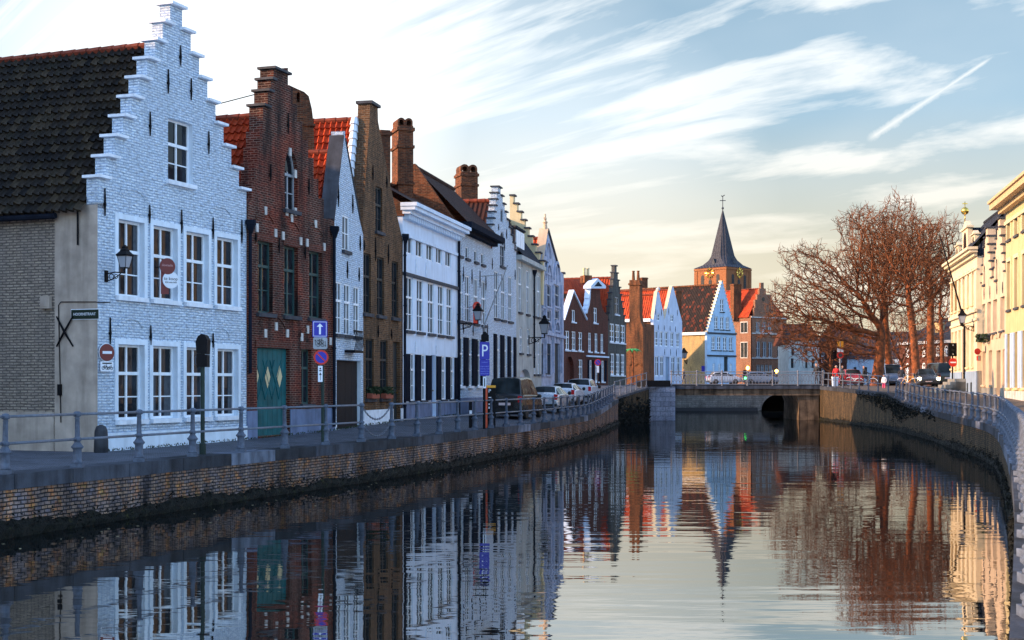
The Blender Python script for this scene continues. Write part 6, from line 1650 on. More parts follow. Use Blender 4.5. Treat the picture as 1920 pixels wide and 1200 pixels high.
def wall_lantern(label, fr, a, zbr, out, s=1.0, group='wall lanterns'):
    """iron bracket on the wall at (a, zbr) carrying a four sided lantern `out` metres from the wall"""
    c = fr.w(a, out, zbr); root = thing('wall_lantern', label, 'lantern', fr.w(a, 0, zbr), group)
    b = MB(); b.box(fr, a - 0.05, a + 0.05, 0, 0.04, zbr - 0.3 * s, zbr + 0.12 * s)
    b.tube([fr.w(a, 0.02, zbr), fr.w(a, out * 0.5, zbr + 0.03), c], 0.022 * s, 6)
    b.tube([fr.w(a, 0.02, zbr - 0.28 * s), fr.w(a, out * 0.4, zbr - 0.2 * s), fr.w(a, out * 0.8, zbr)], 0.018 * s, 6)
    for r_, x in ((0.10, 0.3), (0.075, 0.55)):
        b.tube([fr.w(a, out * x + r_ * s * math.cos(t), zbr - 0.11 * s + r_ * s * math.sin(t)) for t in [2 * math.pi * k / 12 for k in range(13)]], 0.014 * s, 5, 0, False)
    b.build('bracket', M['black'], root)
    def sq(w, z): return [c + fr.f * (x * w * s) + fr.n * (y * w * s) + Vector((0, 0, z * s)) for x, y in ((-1, -1), (1, -1), (1, 1), (-1, 1))]
    g = MB(); g.loft([sq(0.115, 0.20), sq(0.19, 0.62)]); g.build('lamp_glass', M['lampglass'], root)
    k = MB(); k.tube([c, c + Vector((0, 0, 0.2 * s))], 0.03 * s, 6); k.loft([sq(0.13, 0.17), sq(0.13, 0.205)])
    for x, y in ((-1, -1), (1, -1), (1, 1), (-1, 1)):
        k.tube([c + fr.f * (x * 0.118 * s) + fr.n * (y * 0.118 * s) + Vector((0, 0, 0.2 * s)), c + fr.f * (x * 0.193 * s) + fr.n * (y * 0.193 * s) + Vector((0, 0, 0.62 * s))], 0.012 * s, 4)
    k.loft([sq(0.22, 0.61), sq(0.23, 0.66), sq(0.12, 0.80), sq(0.12, 0.84), sq(0.07, 0.90), sq(0.08, 0.95), sq(0.02, 1.02)]); k.build('cap', M['black'], root)
    return root
def from_px(h, px, py, d): a = h.fr.ad(px, d); return a, zat(py, (h.fr.o + h.fr.n * d).y + h.fr.f.y * a)
a, z = from_px(H1, 234, 512, 0.55)
wall_lantern('black iron wall lantern on a scrolled bracket at the corner of the nearest white house', H1.fr, a, z, 0.55, 0.66)
a, z = from_px(H6, 875, 603, 0.9)
wall_lantern('wall lantern beside the drainpipe between the cornice house and the big roofed white house', H6.fr, max(a, 0.1), z, 0.9, 0.9)
H9f = Fr(PT(1015, 82.0).x, 82.0, PT(1057, 90.6).x - PT(1015, 82).x, 8.6)
a = H9f.ad(1021, 0.9)
wall_lantern('wall lantern in front of the grey blue gothic house, farthest of the left row', H9f, a, zat(640, 84), 0.9, 1.25)
a, z = from_px(MAN, 1804, 612, 0.7)
wall_lantern('wall lantern above the door of the cream mansion, below the flagpole', MAN.fr, a, z, 0.7, 1.05)
a = MAN.fr.a(1808.5)
mb = MB(); c = MAN.fr.w(a, 0.0, zat(603, 87)); e = PT(1762, 88.5, 440)
mb.tube([c, c.lerp(e, 0.5), e], [0.06, 0.05, 0.03], 6); mb.box(MAN.fr, a - 0.12, a + 0.12, 0.0, 0.25, c.z - 0.25, c.z + 0.15)
recenter(tag(mb.build('flagpole', M['black']), 'bare dark flagpole slanting out from the front of the cream mansion', 'flagpole'), c)
c = PT(907, 63.5, 612); e = PT(952, 63.0, 497)
mb = MB(); mb.tube([c, e], [0.035, 0.022], 6); mb.tube([PT(942, 63.2, 515), PT(903, 63.8, 518)], 0.02, 5); mb.tube([c, PT(907, 65.4, 622)], 0.05, 5)
recenter(tag(mb.build('flagpole', M['frame_grey']), 'thin grey flagpole with crossbar slanting from the white house behind the blue parking sign', 'flagpole'), c)
for h_, px, y0, y1 in ((MAN, 1811, 612, 718),): h_.pipe(px, y0, y1, 'black', r=0.07, head=False)
wall_lantern('small wall lantern on the brick side wall of the double gabled house', Fr(PT(1217, 150).x, 150, 0.884, -0.468), 0.0, zat(676, 150), 0.5, 1.2)
wall_lantern('wall lantern on the cream side wall of the light blue house', Fr(PT(1289, 166).x, 166.4, 0.718, -0.696), 0.0, zat(676, 166), 0.6, 1.5)

# for sale boards: red disc overlapping a white disc with lettering
def sale_board(label, fr, a, z, s, big=True):
    root = thing('for_sale_board', label, 'sign', fr.w(a, 0, z), 'for sale boards')
    r = 0.24 * s
    b = MB(); b.disc(fr, a, z + 0.20 * s, r, -0.012, 0.012); b.box(fr, a - 0.19 * s, a + 0.05 * s, -0.03, -0.013, z - 0.62 * s, z + 0.3 * s); rd = b.build('red_disc', M['darkred_paint' if big else 'red_paint'], root)
    b = MB(); b.disc(fr, a + 0.10 * s, z - 0.20 * s, r * 1.05, -0.010, 0.010); wd = b.build('white_disc', M['white_paint'], root)
    b = MB(); b.tube([fr.w(a - 0.1 * s, -0.03, z + 0.2 * s), fr.w(a - 0.1 * s, -0.75, z + 0.2 * s)], 0.012, 5); b.build('bracket', M['black'], root)
    lettering('dewaele', fr, a - 0.01, 0.014, z + 0.23 * s, 0.105 * s, M['pink_ink'], rd)
    lettering('te koop', fr, a + 0.10 * s, 0.012, z - 0.165 * s, 0.135 * s, M['ink'], wd)
    lettering('050 444 999', fr, a + 0.10 * s, 0.012, z - 0.275 * s, 0.072 * s, M['ink'], wd)
    return root
# the board hangs out in front of the window, turned a little towards the water
a, z = from_px(H1, 314, 512, 0.30); p = H1.fr.w(a, 0.3, 0)
sale_board('red and white round for sale board reading te koop at the nearest white house', Fr(p.x, p.y, 0.80, 0.6), 0, z, 0.86)
a, z = from_px(H6, 894, 583, 0.4); p = H6.fr.w(a, 0.4, 0)
sale_board('smaller red and white round for sale board on the house under the huge dark roof', Fr(p.x, p.y, 0.75, 0.6), 0, z, 0.95, False)
# street name plate
sf = H1.fr.side(0.0); root = thing('street_name_plate', 'dark green street name plate reading Hoornstraat on the grey corner of the white house', 'street sign', sf.w(0.5, 0, 3.4))
a = -sf.a(160); z = zat(590, 33.3); sf = Fr(H1.fr.o.x, H1.fr.o.y, H1.fr.n.x, H1.fr.n.y)
b = MB(); plate(b, sf, a, z, 0.78, 0.22, 0.01, 0.03, 0, 0.01); pl = b.build('plate', M['green_plate'], root)
b = MB(); plate(b, sf, a, z, 0.82, 0.26, 0.002, 0.012, 0, 0.01); b.build('rim', M['sill_white'], root)
lettering('HOORNSTRAAT', sf, a, 0.033, z, 0.095, M['white_paint'], pl, sx=0.92)
# no entry sign with its plate, on the corner of the white house
a, z = H1.az(193.5, 661); f = Fr(H1.fr.w(a, 0.1, 0).x, H1.fr.w(a, 0.1, 0).y, 0.62, 0.78)
root = thing('no_entry_sign', 'dark red no entry disc with small white plate on the nearest white house corner', 'road sign', f.w(0, 0, z), 'no entry signs')
b = MB(); b.disc(f, 0, z, 0.205, 0, 0.02); sg = b.build('disc', M['darkred_paint'], root)
b = MB(); b.box(f, -0.13, 0.13, 0.021, 0.026, z - 0.032, z + 0.032); b.build('bar', M['white_paint'], sg)
b = MB(); b.tube([f.w(t_, -0.005, z + q) for t_, q in [(0.212 * math.cos(2 * math.pi * k / 24), 0.212 * math.sin(2 * math.pi * k / 24)) for k in range(25)]], 0.010, 4); b.build('rim', M['white_paint'], sg)
z2 = zat(687, 33.2); b = MB(); plate(b, f, 0, z2, 0.36, 0.24, 0, 0.015, 0, 0.03); p2 = b.build('plate', M['white_paint'], root)
def bicycle_symbol(fr, a, z, s, d, parent, m='ink'):
    b = MB()
    for x in (-0.055, 0.055): b.tube([fr.w(a + s * (x + 0.04 * math.cos(t)), d, z + s * (-0.02 + 0.04 * math.sin(t))) for t in [2 * math.pi * k / 12 for k in range(13)]], 0.005 * s * 1.6, 4, 0, False)
    b.tube([fr.w(a + s * x, d, z + s * y) for x, y in ((-0.055, -0.02), (-0.02, 0.04), (0.04, 0.04), (0.0, -0.02), (-0.02, 0.04))], 0.007 * s, 4); b.tube([fr.w(a + s * x, d, z + s * y) for x, y in ((0.055, -0.02), (0.035, 0.07), (0.055, 0.07))], 0.007 * s, 4)
    return b.build('bicycle_symbol', M[m], parent)
bicycle_symbol(f, -0.06, z2 - 0.02, 0.9, 0.018, p2); bicycle_symbol(f, 0.08, z2 - 0.03, 0.8, 0.018, p2)
b = MB(); b.box(f, -0.13, 0.13, 0.016, 0.02, z2 + 0.06, z2 + 0.09); b.build('line', M['ink'], p2)
# guard stone
p = H1.fr.w(0.0, 0.16, 0); b = MB(); b.lathe(Vector((p.x - 0.02, p.y - 0.1, -0.1)), [(0.17, 0), (0.165, 0.35), (0.15, 0.62), (0.11, 0.72), (0.03, 0.76)], 12)
recenter(tag(b.build('guard_stone', M['lead'], None, True), 'dark rounded guard stone at the foot of the white house corner', 'guard stone'), (p.x, p.y, 0))

# signal seen from the back, on the left quay
YL = 31.6; f = Fr(PT(380, YL).x, YL, 1, 0); z0 = zat(853, YL)
root = thing('traffic_light', 'black traffic light seen from behind on a dark pole before the nearest white house', 'traffic light', f.w(0, 0, z0), 'traffic lights')
b = MB(); b.tube([f.w(0, 0, z0), f.w(0, 0, zat(640, YL))], 0.048, 12); b.lathe(f.w(0, 0, z0), [(0.075, 0), (0.075, 0.25), (0.05, 0.28)], 12); b.build('pole', M['pole_green'], root)
zt, zb = zat(626, YL), zat(688, YL); zm = zb + (zt - zb) * 0.42
b = MB(); b.prism(f, [(-0.13, zm), (0.10, zm - 0.03), (0.12, zt - 0.14), (0.06, zt - 0.03), (-0.02, zt), (-0.10, zt - 0.06), (-0.15, zt - 0.18)], -0.30, 0.06)
b.prism(f, [(-0.13, zb), (0.11, zb), (0.11, zm - 0.04), (-0.13, zm - 0.01)], -0.25, 0.06); b.build('signal_head', M['black'], root)
b = MB(); b.tube([f.w(-0.13, 0.02, zb + 0.05), f.w(-0.16, 0.02, zb + 0.08), f.w(-0.16, 0.02, zm - 0.1), f.w(-0.13, 0.02, zm - 0.06)], 0.011, 5); b.build('bracket', M['rail'], root)

# post with three signs on the left quay
YS = 36.6; f = Fr(PT(605.5, YS).x, YS, 0.97, 0.24); z0 = zat(835, YS); S_ = YS / F
root = thing('sign_post', 'post with blue one way arrow and round no parking sign before the red brick house', 'road sign', f.w(0, 0, z0))
b = MB(); b.tube([f.w(0, -0.05, z0), f.w(0, -0.05, zat(601, YS))], 0.042, 10); b.build('pole', M['pole_green'], root)
z = zat(617, YS); b = MB(); plate(b, f, -0.08, z, 28 * S_, 31 * S_, -0.005, 0.012, 0, 0.03); a1 = b.build('one_way_plate', M['blue_paint'], root)
b = MB()
w, hh = 24.5 * S_ / 2, 27.5 * S_ / 2
for q in ((-w, w, hh - 0.012, hh), (-w, w, -hh, -hh + 0.012)): b.box(f, -0.08 + q[0], -0.08 + q[1], 0.0125, 0.016, z + q[2], z + q[3])
for q in (-w, w - 0.012): b.box(f, -0.08 + q, -0.08 + q + 0.012, 0.0125, 0.0165, z - hh, z + hh)
b.prism(f, [(-0.08 - 0.025, z - 0.14), (-0.08 + 0.025, z - 0.14), (-0.08 + 0.025, z + 0.06), (-0.08 + 0.085, z + 0.06), (-0.08, z + 0.15), (-0.08 - 0.085, z + 0.06), (-0.08 - 0.025, z + 0.06)], 0.0125, 0.017); b.build('white_arrow', M['white_paint'], a1)
z = zat(643.5, YS); b = MB(); plate(b, f, -0.07, z, 26.5 * S_, 22 * S_, -0.005, 0.012, 0, 0.045); a1 = b.build('bicycle_plate', M['frame_grey'], root)
bicycle_symbol(f, -0.07, z + 0.06, 1.0, 0.014, a1); bicycle_symbol(f, -0.07, z - 0.03, 1.0, 0.014, a1)
b = MB()
for s_ in (-1, 1): b.box(f, -0.07 + s_ * 0.13 - 0.006, -0.07 + s_ * 0.13 + 0.006, 0.0125, 0.016, z - 0.06, z + 0.06); b.prism(f, [(-0.07 + s_ * 0.13 - 0.02, z - s_ * 0.06), (-0.07 + s_ * 0.13 + 0.02, z - s_ * 0.06), (-0.07 + s_ * 0.13, z - s_ * 0.10)], 0.0125, 0.017)
b.build('arrows', M['ink'], a1)
def no_parking(root, f, a, z, r, d=0.0):
    b = MB(); b.disc(f, a, z, r, d - 0.005, d + 0.012); rd = b.build('no_parking_disc', M['red_paint'], root)
    b = MB(); b.disc(f, a, z, r * 0.76, d + 0.0125, d + 0.016); b.build('blue_field', M['blue_paint'], rd)
    b = MB(); t = r * 0.74 * 0.7071; w = r * 0.06
    b.prism(f, [(a - t - w, z + t - w), (a - t + w, z + t + w), (a + t + w, z - t + w), (a + t - w, z - t - w)], d + 0.0165, d + 0.019); b.build('red_bar', M['red_paint'], rd)
no_parking(root, f, -0.05, zat(670, YS), 14 * S_)
z = zat(701, YS); b = MB(); plate(b, f, -0.07, z, 8.5 * S_, 30 * S_, -0.005, 0.012, 0, 0.008); a1 = b.build('arrow_plate', M['white_paint'], root)
b = MB(); b.box(f, -0.076, -0.064, 0.0125, 0.016, z - 0.17, z - 0.02); b.prism(f, [(-0.105, z - 0.03), (-0.035, z - 0.03), (-0.07, z + 0.04)], 0.0125, 0.017)
b.box(f, -0.10, -0.04, 0.0125, 0.016, z + 0.07, z + 0.10); b.box(f, -0.09, -0.05, 0.0125, 0.016, z + 0.12, z + 0.16); b.build('symbols', M['ink'], a1)

# blue parking sign
YP = 50.0; f = Fr(PT(908.5, YP).x, YP, 0.98, 0.2); z0 = 0.0; S_ = YP / F
root = thing('parking_sign', 'tall blue parking sign with white letter P and small text beside the black van', 'road sign', f.w(0, 0, z0))
b = MB(); b.tube([f.w(0, -0.06, z0), f.w(0, -0.06, zat(622, YP))], 0.05, 10); b.build('pole', M['black'], root)
z = zat(657.5, YP); b = MB(); plate(b, f, 0, z, 19 * S_, 33 * S_, -0.004, 0.014, 0, 0.04); a1 = b.build('blue_plate', M['blue_paint'], root)
lettering('P', f, 0, 0.016, z - 0.02, 0.62, M['white_paint'], a1, sx=0.8)
z = zat(689.5, YP); b = MB(); plate(b, f, 0, z, 19 * S_, 30 * S_, -0.004, 0.014, 0, 0.04); a1 = b.build('text_plate', M['blue_paint'], root)
for k, tx in enumerate(('betalend', 'Uitgezonderd', 'bewoners met', 'kaart 9-19 u', 'parkeerkaart')): lettering(tx, f, 0, 0.016, z + (0.20, 0.05, -0.04, -0.13, -0.21)[k], 0.062, M['pale_ink'], a1)
z = zat(717, YP); b = MB(); plate(b, f, 0.0, z, 6 * S_, 22 * S_, -0.004, 0.014, 0, 0.01); a1 = b.build('small_plate', M['white_paint'], root)
b = MB(); b.box(f, -0.018, 0.018, 0.0145, 0.018, z - 0.15, z + 0.15); b.build('symbol', M['ink'], a1)
z = zat(640, YP); b = MB(); b.prism(f, [(-0.11, z), (0.15, z), (0.15, z + 0.22), (0.02, z + 0.36), (-0.11, z + 0.22)], -0.10, 0.05); b.build('hood', M['black'], root)
# pay machine and bollard
YM = 51.0; f = Fr(PT(911, YM).x, YM, 0.98, 0.18)
root = thing('pay_machine', 'slim black parking pay machine with red edge and amber top behind the left railing', 'pay machine', f.w(0, 0, 0))
S_ = YM / F; zt = zat(727, YM)
b = MB(); b.box(f, 0.06, 0.36, -0.2, 0.0, 0.0, zt); body = b.build('cabinet', M['black'], root)
b = MB(); b.box(f, -0.01, 0.058, -0.2, 0.01, 0.0, zt + 0.03); b.build('red_edge', M['red_post'], root)
b = MB(); b.box(f, 0.03, 0.36, -0.2, 0.02, zt + 0.001, zt + 0.09); b.build('amber_top', M['amber'], root)
lettering('P', f, 0.14, 0.003, zt - 0.12, 0.19, M['white_paint'], body)
b = MB()
for k, (w, hh) in enumerate(((0.10, 0.03), (0.14, 0.02), (0.12, 0.05), (0.12, 0.07))): b.box(f, 0.10, 0.10 + w, 0.001, 0.006, zt - 0.34 - 0.12 * k - hh, zt - 0.34 - 0.12 * k)
b.build('labels', M['white_paint'], body)
YB = 50.5; f = Fr(PT(882.5, YB).x, YB, 1, 0.1); root = thing('bollard', 'plain black square bollard with a white label behind the left railing', 'bollard', f.w(0, 0, 0))
b = MB(); b.box(f, -0.06, 0.06, -0.12, 0, 0, 1.02); body = b.build('post', M['black'], root)
b = MB(); b.box(f, -0.045, 0.045, 0.001, 0.006, 0.55, 0.68); b.build('label', M['white_paint'], body)
# no parking sign before the far brown houses
YN = 103.0; f = Fr(PT(1121, YN).x, YN, 1, 0.1); root = thing('no_parking_sign', 'round no parking sign on a pole in front of the curled gable house', 'road sign', f.w(0, 0, 1.2))
b = MB(); b.tube([f.w(0, -0.05, 1.0), f.w(0, -0.05, zat(672, YN))], 0.045, 8); b.build('pole', M['black'], root)
no_parking(root, f, 0, zat(679.5, YN), 0.25); b = MB(); plate(b, f, 0, zat(692.5, YN), 0.17, 0.5, -0.004, 0.012, 0, 0.02); b.build('plate', M['white_paint'], root)

# signals and signs by the bridge
def signal(label, px, Y, zg, yt, yb, w, lens, noentry=None, plates=None):
    f = Fr(PT(px, Y).x, Y, 1, 0.05); S_ = Y / F; root = thing('traffic_light', label, 'traffic light', f.w(0, 0, zg), 'traffic lights')
    zt, zb = zat(yt, Y), zat(yb, Y)
    b = MB(); b.tube([f.w(0, -0.1, zg), f.w(0, -0.1, zt)], 0.055, 8); b.build('pole', M['black'], root)
    b = MB(); n = 3 if (zt - zb) < 1.2 else 4
    plate(b, f, 0, (zt + zb) / 2, w, zt - zb, -0.22, 0.0, 0, 0.05); hd = b.build('signal_head', M['black'], root)
    for k in range(n):
        zc = zt - (k + 0.5) * (zt - zb) / n; r = min(w * 0.36, (zt - zb) / n * 0.36); b = MB()
        b.loft([[f.w(r * 1.1 * math.cos(t), d, zc + r * 1.1 * math.sin(t)) for t in [math.pi * (k_ / 8) for k_ in range(9)]] for d in (0.0, 0.15)], 0, False, False); b.build('visor', M['black'], hd)
        b = MB(); b.disc(f, 0, zc, r * (1 if lens[k % len(lens)] != 'white_paint' else 0.45), 0.001, 0.012, 0, 12); b.build('lens', M[lens[k % len(lens)]], hd)
    if noentry:
        z = zat(noentry, Y); b = MB(); b.disc(f, 0, z, 0.29, 0.0, 0.02); rd = b.build('no_entry_disc', M['red_paint'], root)
        b = MB(); b.box(f, -0.19, 0.19, 0.0205, 0.025, z - 0.045, z + 0.045); b.build('bar', M['white_paint'], rd)
    return root, f
signal('black traffic light over a red no entry disc in front of the cream mansion', 1787, 92, 1.2, 643, 668, 0.56, ['white_paint', 'tunnel', 'white_paint', 'tunnel'], 679.5)
signal('black traffic light at the right end of the bridge beside the stacked signs', 1563.5, 116, 1.5, 656, 673, 0.42, ['white_paint', 'tunnel', 'tunnel'])
signal('small traffic light glowing green behind the bridge railing', 1397.5, 148, 1.65, 694, 712, 0.4, ['tunnel', 'tunnel', 'green_lamp'])
f = Fr(PT(1575.5, 115).x, 115, 1, 0.05); root = thing('sign_post', 'pole carrying amber and white plates above a red ringed disc by the bridge', 'road sign', f.w(0, 0, 1.5))
b = MB(); b.tube([f.w(0, -0.08, 1.4), f.w(0, -0.08, zat(640, 115))], 0.05, 8); b.build('pole', M['frame_grey'], root)
for s_ in (-1, 1):
    b = MB(); plate(b, f, s_ * 0.15, zat(645.5, 115), 0.22, 0.48, 0, 0.02, 0, 0.01); b.build('amber_plate', M['amber'], root)
    b = MB(); plate(b, f, s_ * 0.15, zat(656, 115), 0.22, 0.36, 0, 0.02, 0, 0.01); b.build('white_plate', M['white_paint'], root)
z = zat(666, 115); b = MB(); b.disc(f, 0, z, 0.28, 0, 0.02); rd = b.build('red_disc', M['red_paint'], root); b = MB(); b.disc(f, 0, z, 0.17, 0.0205, 0.024); b.build('dark_centre', M['lead'], rd)
# red disc and box on the wall of the peach house
f = Fr(PT(1832.5, 81.6).x, 81.6, 1, 0.15); root = thing('red_wall_sign', 'round red sign above a small red box fixed to the corner of the cream mansion', 'sign', f.w(0, 0, zat(660, 82)))
b = MB(); b.disc(f, 0, zat(659, 81.6), 0.19, 0, 0.03); b.build('disc', M['red_paint'], root)
b = MB(); b.box(f, 0.0, 0.2, -0.1, 0.03, zat(676, 81.6), zat(667, 81.6)); bx = b.build('box', M['red_paint'], root)
b = MB(); b.box(f, 0.03, 0.17, 0.031, 0.036, zat(675, 81.6), zat(668, 81.6)); b.build('window', M['peach'], bx); b = MB(); b.tube([f.w(0.1, -0.05, zat(659, 81.6)), f.w(0.3, -0.05, zat(659, 81.6))], 0.02, 5); b.build('bracket', M['black'], root)
# amber lamps
for px, py, Y, lb in ((1402, 690, 150, 'small amber lamp on the wall of the orange pink brick house, above the green signal'), (1456, 696, 150, 'small amber lamp in front of the orange pink brick house, right of the green signal')):
    f = Fr(PT(px, Y).x, Y, 1, 0); z = zat(py, Y); root = thing('street_lamp', lb, 'street lamp', f.w(0, 0, 1.65))
    b = MB(); b.tube([f.w(0, 0, 1.6), f.w(0, 0, z - 0.15)], 0.05, 6); b.build('pole', M['black'], root)
    b = MB(); b.lathe(f.w(0, 0, z), [(0.05, -0.2), (0.16, -0.1), (0.17, 0.08), (0.05, 0.2)], 8); b.build('lamp_glass', M['amber_lamp'], root)
# green lit palm decoration, built as a plain plant that gives no light
c = PT(1186, 136, 655); root = thing('palm_decoration', 'small bright green palm decoration with arching leaves in front of the sunlit brick chimney house', 'palm', (c.x, c.y, 1.65))
b = MB(); b.tube([Vector((c.x, c.y, 1.6)), Vector((c.x + 0.05, c.y, c.z - 1.5)), c], [0.11, 0.09, 0.07], 7); b.build('trunk', M['bark'], root)
b = MB(); rng = random.Random(2)
for k in range(11):
    an = 2 * math.pi * k / 11 + rng.uniform(-0.1, 0.1); dr = Vector((math.cos(an), math.sin(an), 0)); L_ = 1.05; pr = None
    for j in range(7):
        t = j / 6; p = c + dr * (L_ * t) + Vector((0, 0, 0.55 * t - 0.95 * t * t)); s_ = Vector((-dr.y, dr.x, -0.3)) * (0.20 * math.sin(math.pi * min(1, t + 0.12)))
        if pr is not None: b.face([pr[0], pr[0] + pr[1], p + s_, p]); b.face([pr[0], p, p - Vector((s_.x, s_.y, -s_.z)), pr[0] - Vector((pr[1].x, pr[1].y, -pr[1].z))])
        pr = (p, s_)
b.build('leaves', M['palm_green'], root)
# litter bin on the right quay
f = Fr(PT(1567, 103).x, 103, 1, 0.1); root = thing('litter_bin', 'light blue litter bin hanging on the railing at the right end of the bridge', 'litter bin', f.w(0, 0, 1.45))
b = MB(); b.prism(f, [(-0.18, zat(724, 103)), (0.18, zat(724, 103)), (0.21, zat(708, 103)), (-0.21, zat(708, 103))], -0.3, 0.0); b.build('bin_body', M['shutter_blue'], root)
b = MB(); b.box(f, -0.22, 0.22, -0.32, 0.02, zat(708, 103), zat(706.5, 103)); b.build('lid', M['frame_white'], root)

# ------------------------------------------------------------------ cars
def car(label, X, Y, z, hd, L, W, H, paint, kind='hatch', lit=False, platem='plate', cat='car'):
    f = Vector((hd[0], hd[1], 0)).normalized(); l = Vector((-f.y, f.x, 0)); o = Vector((X, Y, z))
    def P(x, y, zz): return o + f * x + l * y + Vector((0, 0, zz))
    root = thing('parked_car' if kind != 'van' else 'parked_van', label, cat, o)
    w = W / 2; r = L / 2
    if kind == 'hatch':
        st = [(-r, .42, .60, .72, .86, .70), (-r + .05, .28, .80, .92, .96, .80), (-r + .18, .22, .88, .98, 1, .80), (-r + .30, .2, .90, 1.02, 1, .78), (-r + .62, .2, .92, H - .05, 1, .66), (-.45, .2, .93, H, 1, .64), (.25, .2, .92, H - .03, 1, .66), (.95, .2, .90, .98, 1, .80), (r - .35, .2, .76, .84, .98, .80), (r - .06, .28, .62, .70, .90, .74), (r, .40, .55, .60, .80, .66)]
        gl = (3, 7)
    elif kind == 'van':
        st = [(-r, .40, .70, .80, .90, .82), (-r + .03, .28, .95, 1.0, .97, .86), (-r + .06, .22, 1.0, 1.06, 1, .88), (-r + .12, .2, 1.02, 1.10, 1, .86), (-r + .28, .2, 1.04, H - .06, 1, .76), (-.4, .2, 1.04, H, 1, .74), (.45, .2, 1.02, H - .06, 1, .74), (1.15, .2, .98, 1.06, 1, .80), (r - .35, .2, .82, .92, .98, .80), (r - .06, .28, .66, .76, .90, .74), (r, .40, .55, .64, .80, .66)]
        gl = (3, 7)
    rings = []
    for x, zl, zb, zt, wb, wt in st:
        half = [(0.0, zl), (w * .82 * wb, zl), (w * .97 * wb, zl + .12), (w * wb, (zl + zb) / 2), (w * .985 * wb, zb - .03), (w * .96 * wb, zb), (w * (wt * .95 + .05 * wb), zt - .07), (w * wt * .93, zt - .015), (w * wt * .6, zt + .01), (0.0, zt + .02)]
        ring = [P(x, y, zz) for y, zz in half] + [P(x, -y, zz) for y, zz in half[-2:0:-1]]
        rings.append(ring)
    body, glass = MB(), MB(); n = len(rings[0]); mid = 9
    for i in range(len(rings) - 1):
        for k in range(n):
            q = [rings[i][k], rings[i][(k + 1) % n], rings[i + 1][(k + 1) % n], rings[i + 1][k]]
            isg = False
            if gl[0] <= i < gl[1]:
                side = k in (5, n - 6)
                top = k in (7, 8, 9, 10) or k in (n - 8, n - 9)
                if side and gl[0] + 0 <= i < gl[1]: isg = True
                if i in (gl[0], gl[1] - 1) and (7 <= k <= n - 8): isg = True
            if isg:      # glazing set in a thin painted frame
                c = sum(q, Vector()) / 4
                if k in (5, n - 6):
                    qq = [c + (p - c) * 0.93 for p in q]
                    for j in range(4): body.face([q[j], q[(j + 1) % 4], qq[(j + 1) % 4], qq[j]])
                    glass.face(qq)
                else: glass.face(q)
            else: body.face(q)
    body.face(rings[0][::-1]); body.face(rings[-1])
    body.build('body', paint, root, False)
    glass.build('window', M['carglass'], root)
    for sx in (-1, 1):
        for sy in (-1, 1):
            c = P(sx * (r - .72), sy * (w - .10), .31); ax = l * sy
            t = MB(); t.lathe(c - ax * .09, [(0.20, 0), (.30, 0.0), (.315, .03), (.315, .16), (.29, .19), (.20, .19)], 16, axis=ax); wh = t.build('wheel', M['tyre'], root, True)
            t = MB(); t.lathe(c, [(.20, .06), (.20, .10), (.05, .085), (.02, .09)], 12, axis=ax); t.build('rim', M['rim'], wh, True)
    B = Fr(P(-r, w, 0).x, P(-r, w, 0).y, -l.x, -l.y)      # rear face, left to right seen from behind
    Ff = Fr(P(r, -w, 0).x, P(r, -w, 0).y, l.x, l.y)
    zl = .78 if kind == 'hatch' else .85
    for a in (0.06, W - 0.24):
        t = MB(); t.prism(B, [(a, z + zl - .12), (a + .18, z + zl - .12), (a + .18, z + zl + .14), (a, z + zl + .16)], -.22, 0.03 if kind == 'hatch' else 0.01); t.build('tail_light', M['taillight'], root)
        t = MB(); t.prism(Ff, [(a - .02, z + .58), (a + .2, z + .58), (a + .2, z + .76), (a - .02, z + .76)], -.2, 0.02); t.build('headlight', M['headlight' if lit else 'lampglass'], root)
    for fr_x, zz in ((B, .62 if kind == 'hatch' else .66), (Ff, .42)):
        t = MB(); t.box(fr_x, W / 2 - .26, W / 2 + .26, -.05, 0.035, z + zz - .055, z + zz + .055); t.build('number_plate', M[platem], root)
        t = MB(); t.box(fr_x, .10, W - .10, -.06, 0.05, z + .32, z + .44); t.build('bumper', M['tyre'], root)
    for sy in (-1, 1):
        t = MB(); c = P(.72, sy * (w + .08), .98); t.lathe(c, [(.02, -.1), (.09, -.06), (.10, 0), (.09, .06), (.02, .1)], 8, axis=l); t.build('mirror', M['tyre'], root)
    return root
PB = carpaint('black car paint', (0.008, 0.008, 0.010)); PS = carpaint('silver car paint', (0.50, 0.55, 0.62), 0.5); PW = carpaint('pearl white car paint', (0.62, 0.68, 0.78), 0.1)
PR = carpaint('red car paint', (0.45, 0.015, 0.02), 0.1); PD = carpaint('dark grey car paint', (0.03, 0.032, 0.038)); PLB = carpaint('grey blue car paint', (0.18, 0.24, 0.34))
def cpx(px, Y): return uu(px) * Y
car('black high roofed van parked behind the left railing, nearest to the camera', cpx(946, 60) + .5, 62.0, 0.12, (.24, .97), 4.1, 1.66, 1.83, PB, 'van', cat='van')
car('silver hatchback parked in front of the black van', cpx(1015, 70.5) + .5, 72.3, 0.20, (.22, .97), 3.8, 1.62, 1.36, PS)
car('pearl silver hatchback, second in front of the black van', cpx(1050, 79) + .45, 81.0, 0.40, (.2, .98), 3.9, 1.66, 1.32, PW)
car('white tall car with black rear parked farthest along the left quay', cpx(1083, 86) + .45, 88.0, 0.50, (.2, .98), 4.1, 1.72, 1.50, carpaint('black white car paint', (0.55, 0.60, 0.68), 0.1), 'van')
car('red car seen from behind at the right end of the bridge', cpx(1604, 113), 115, 1.50, (.06, 1), 4.0, 1.70, 1.40, PR)
car('black car with both headlights lit coming towards the canal under the trees', cpx(1746, 106), 107.5, 1.42, (-.16, -1), 4.1, 1.70, 1.45, PD, lit=True)
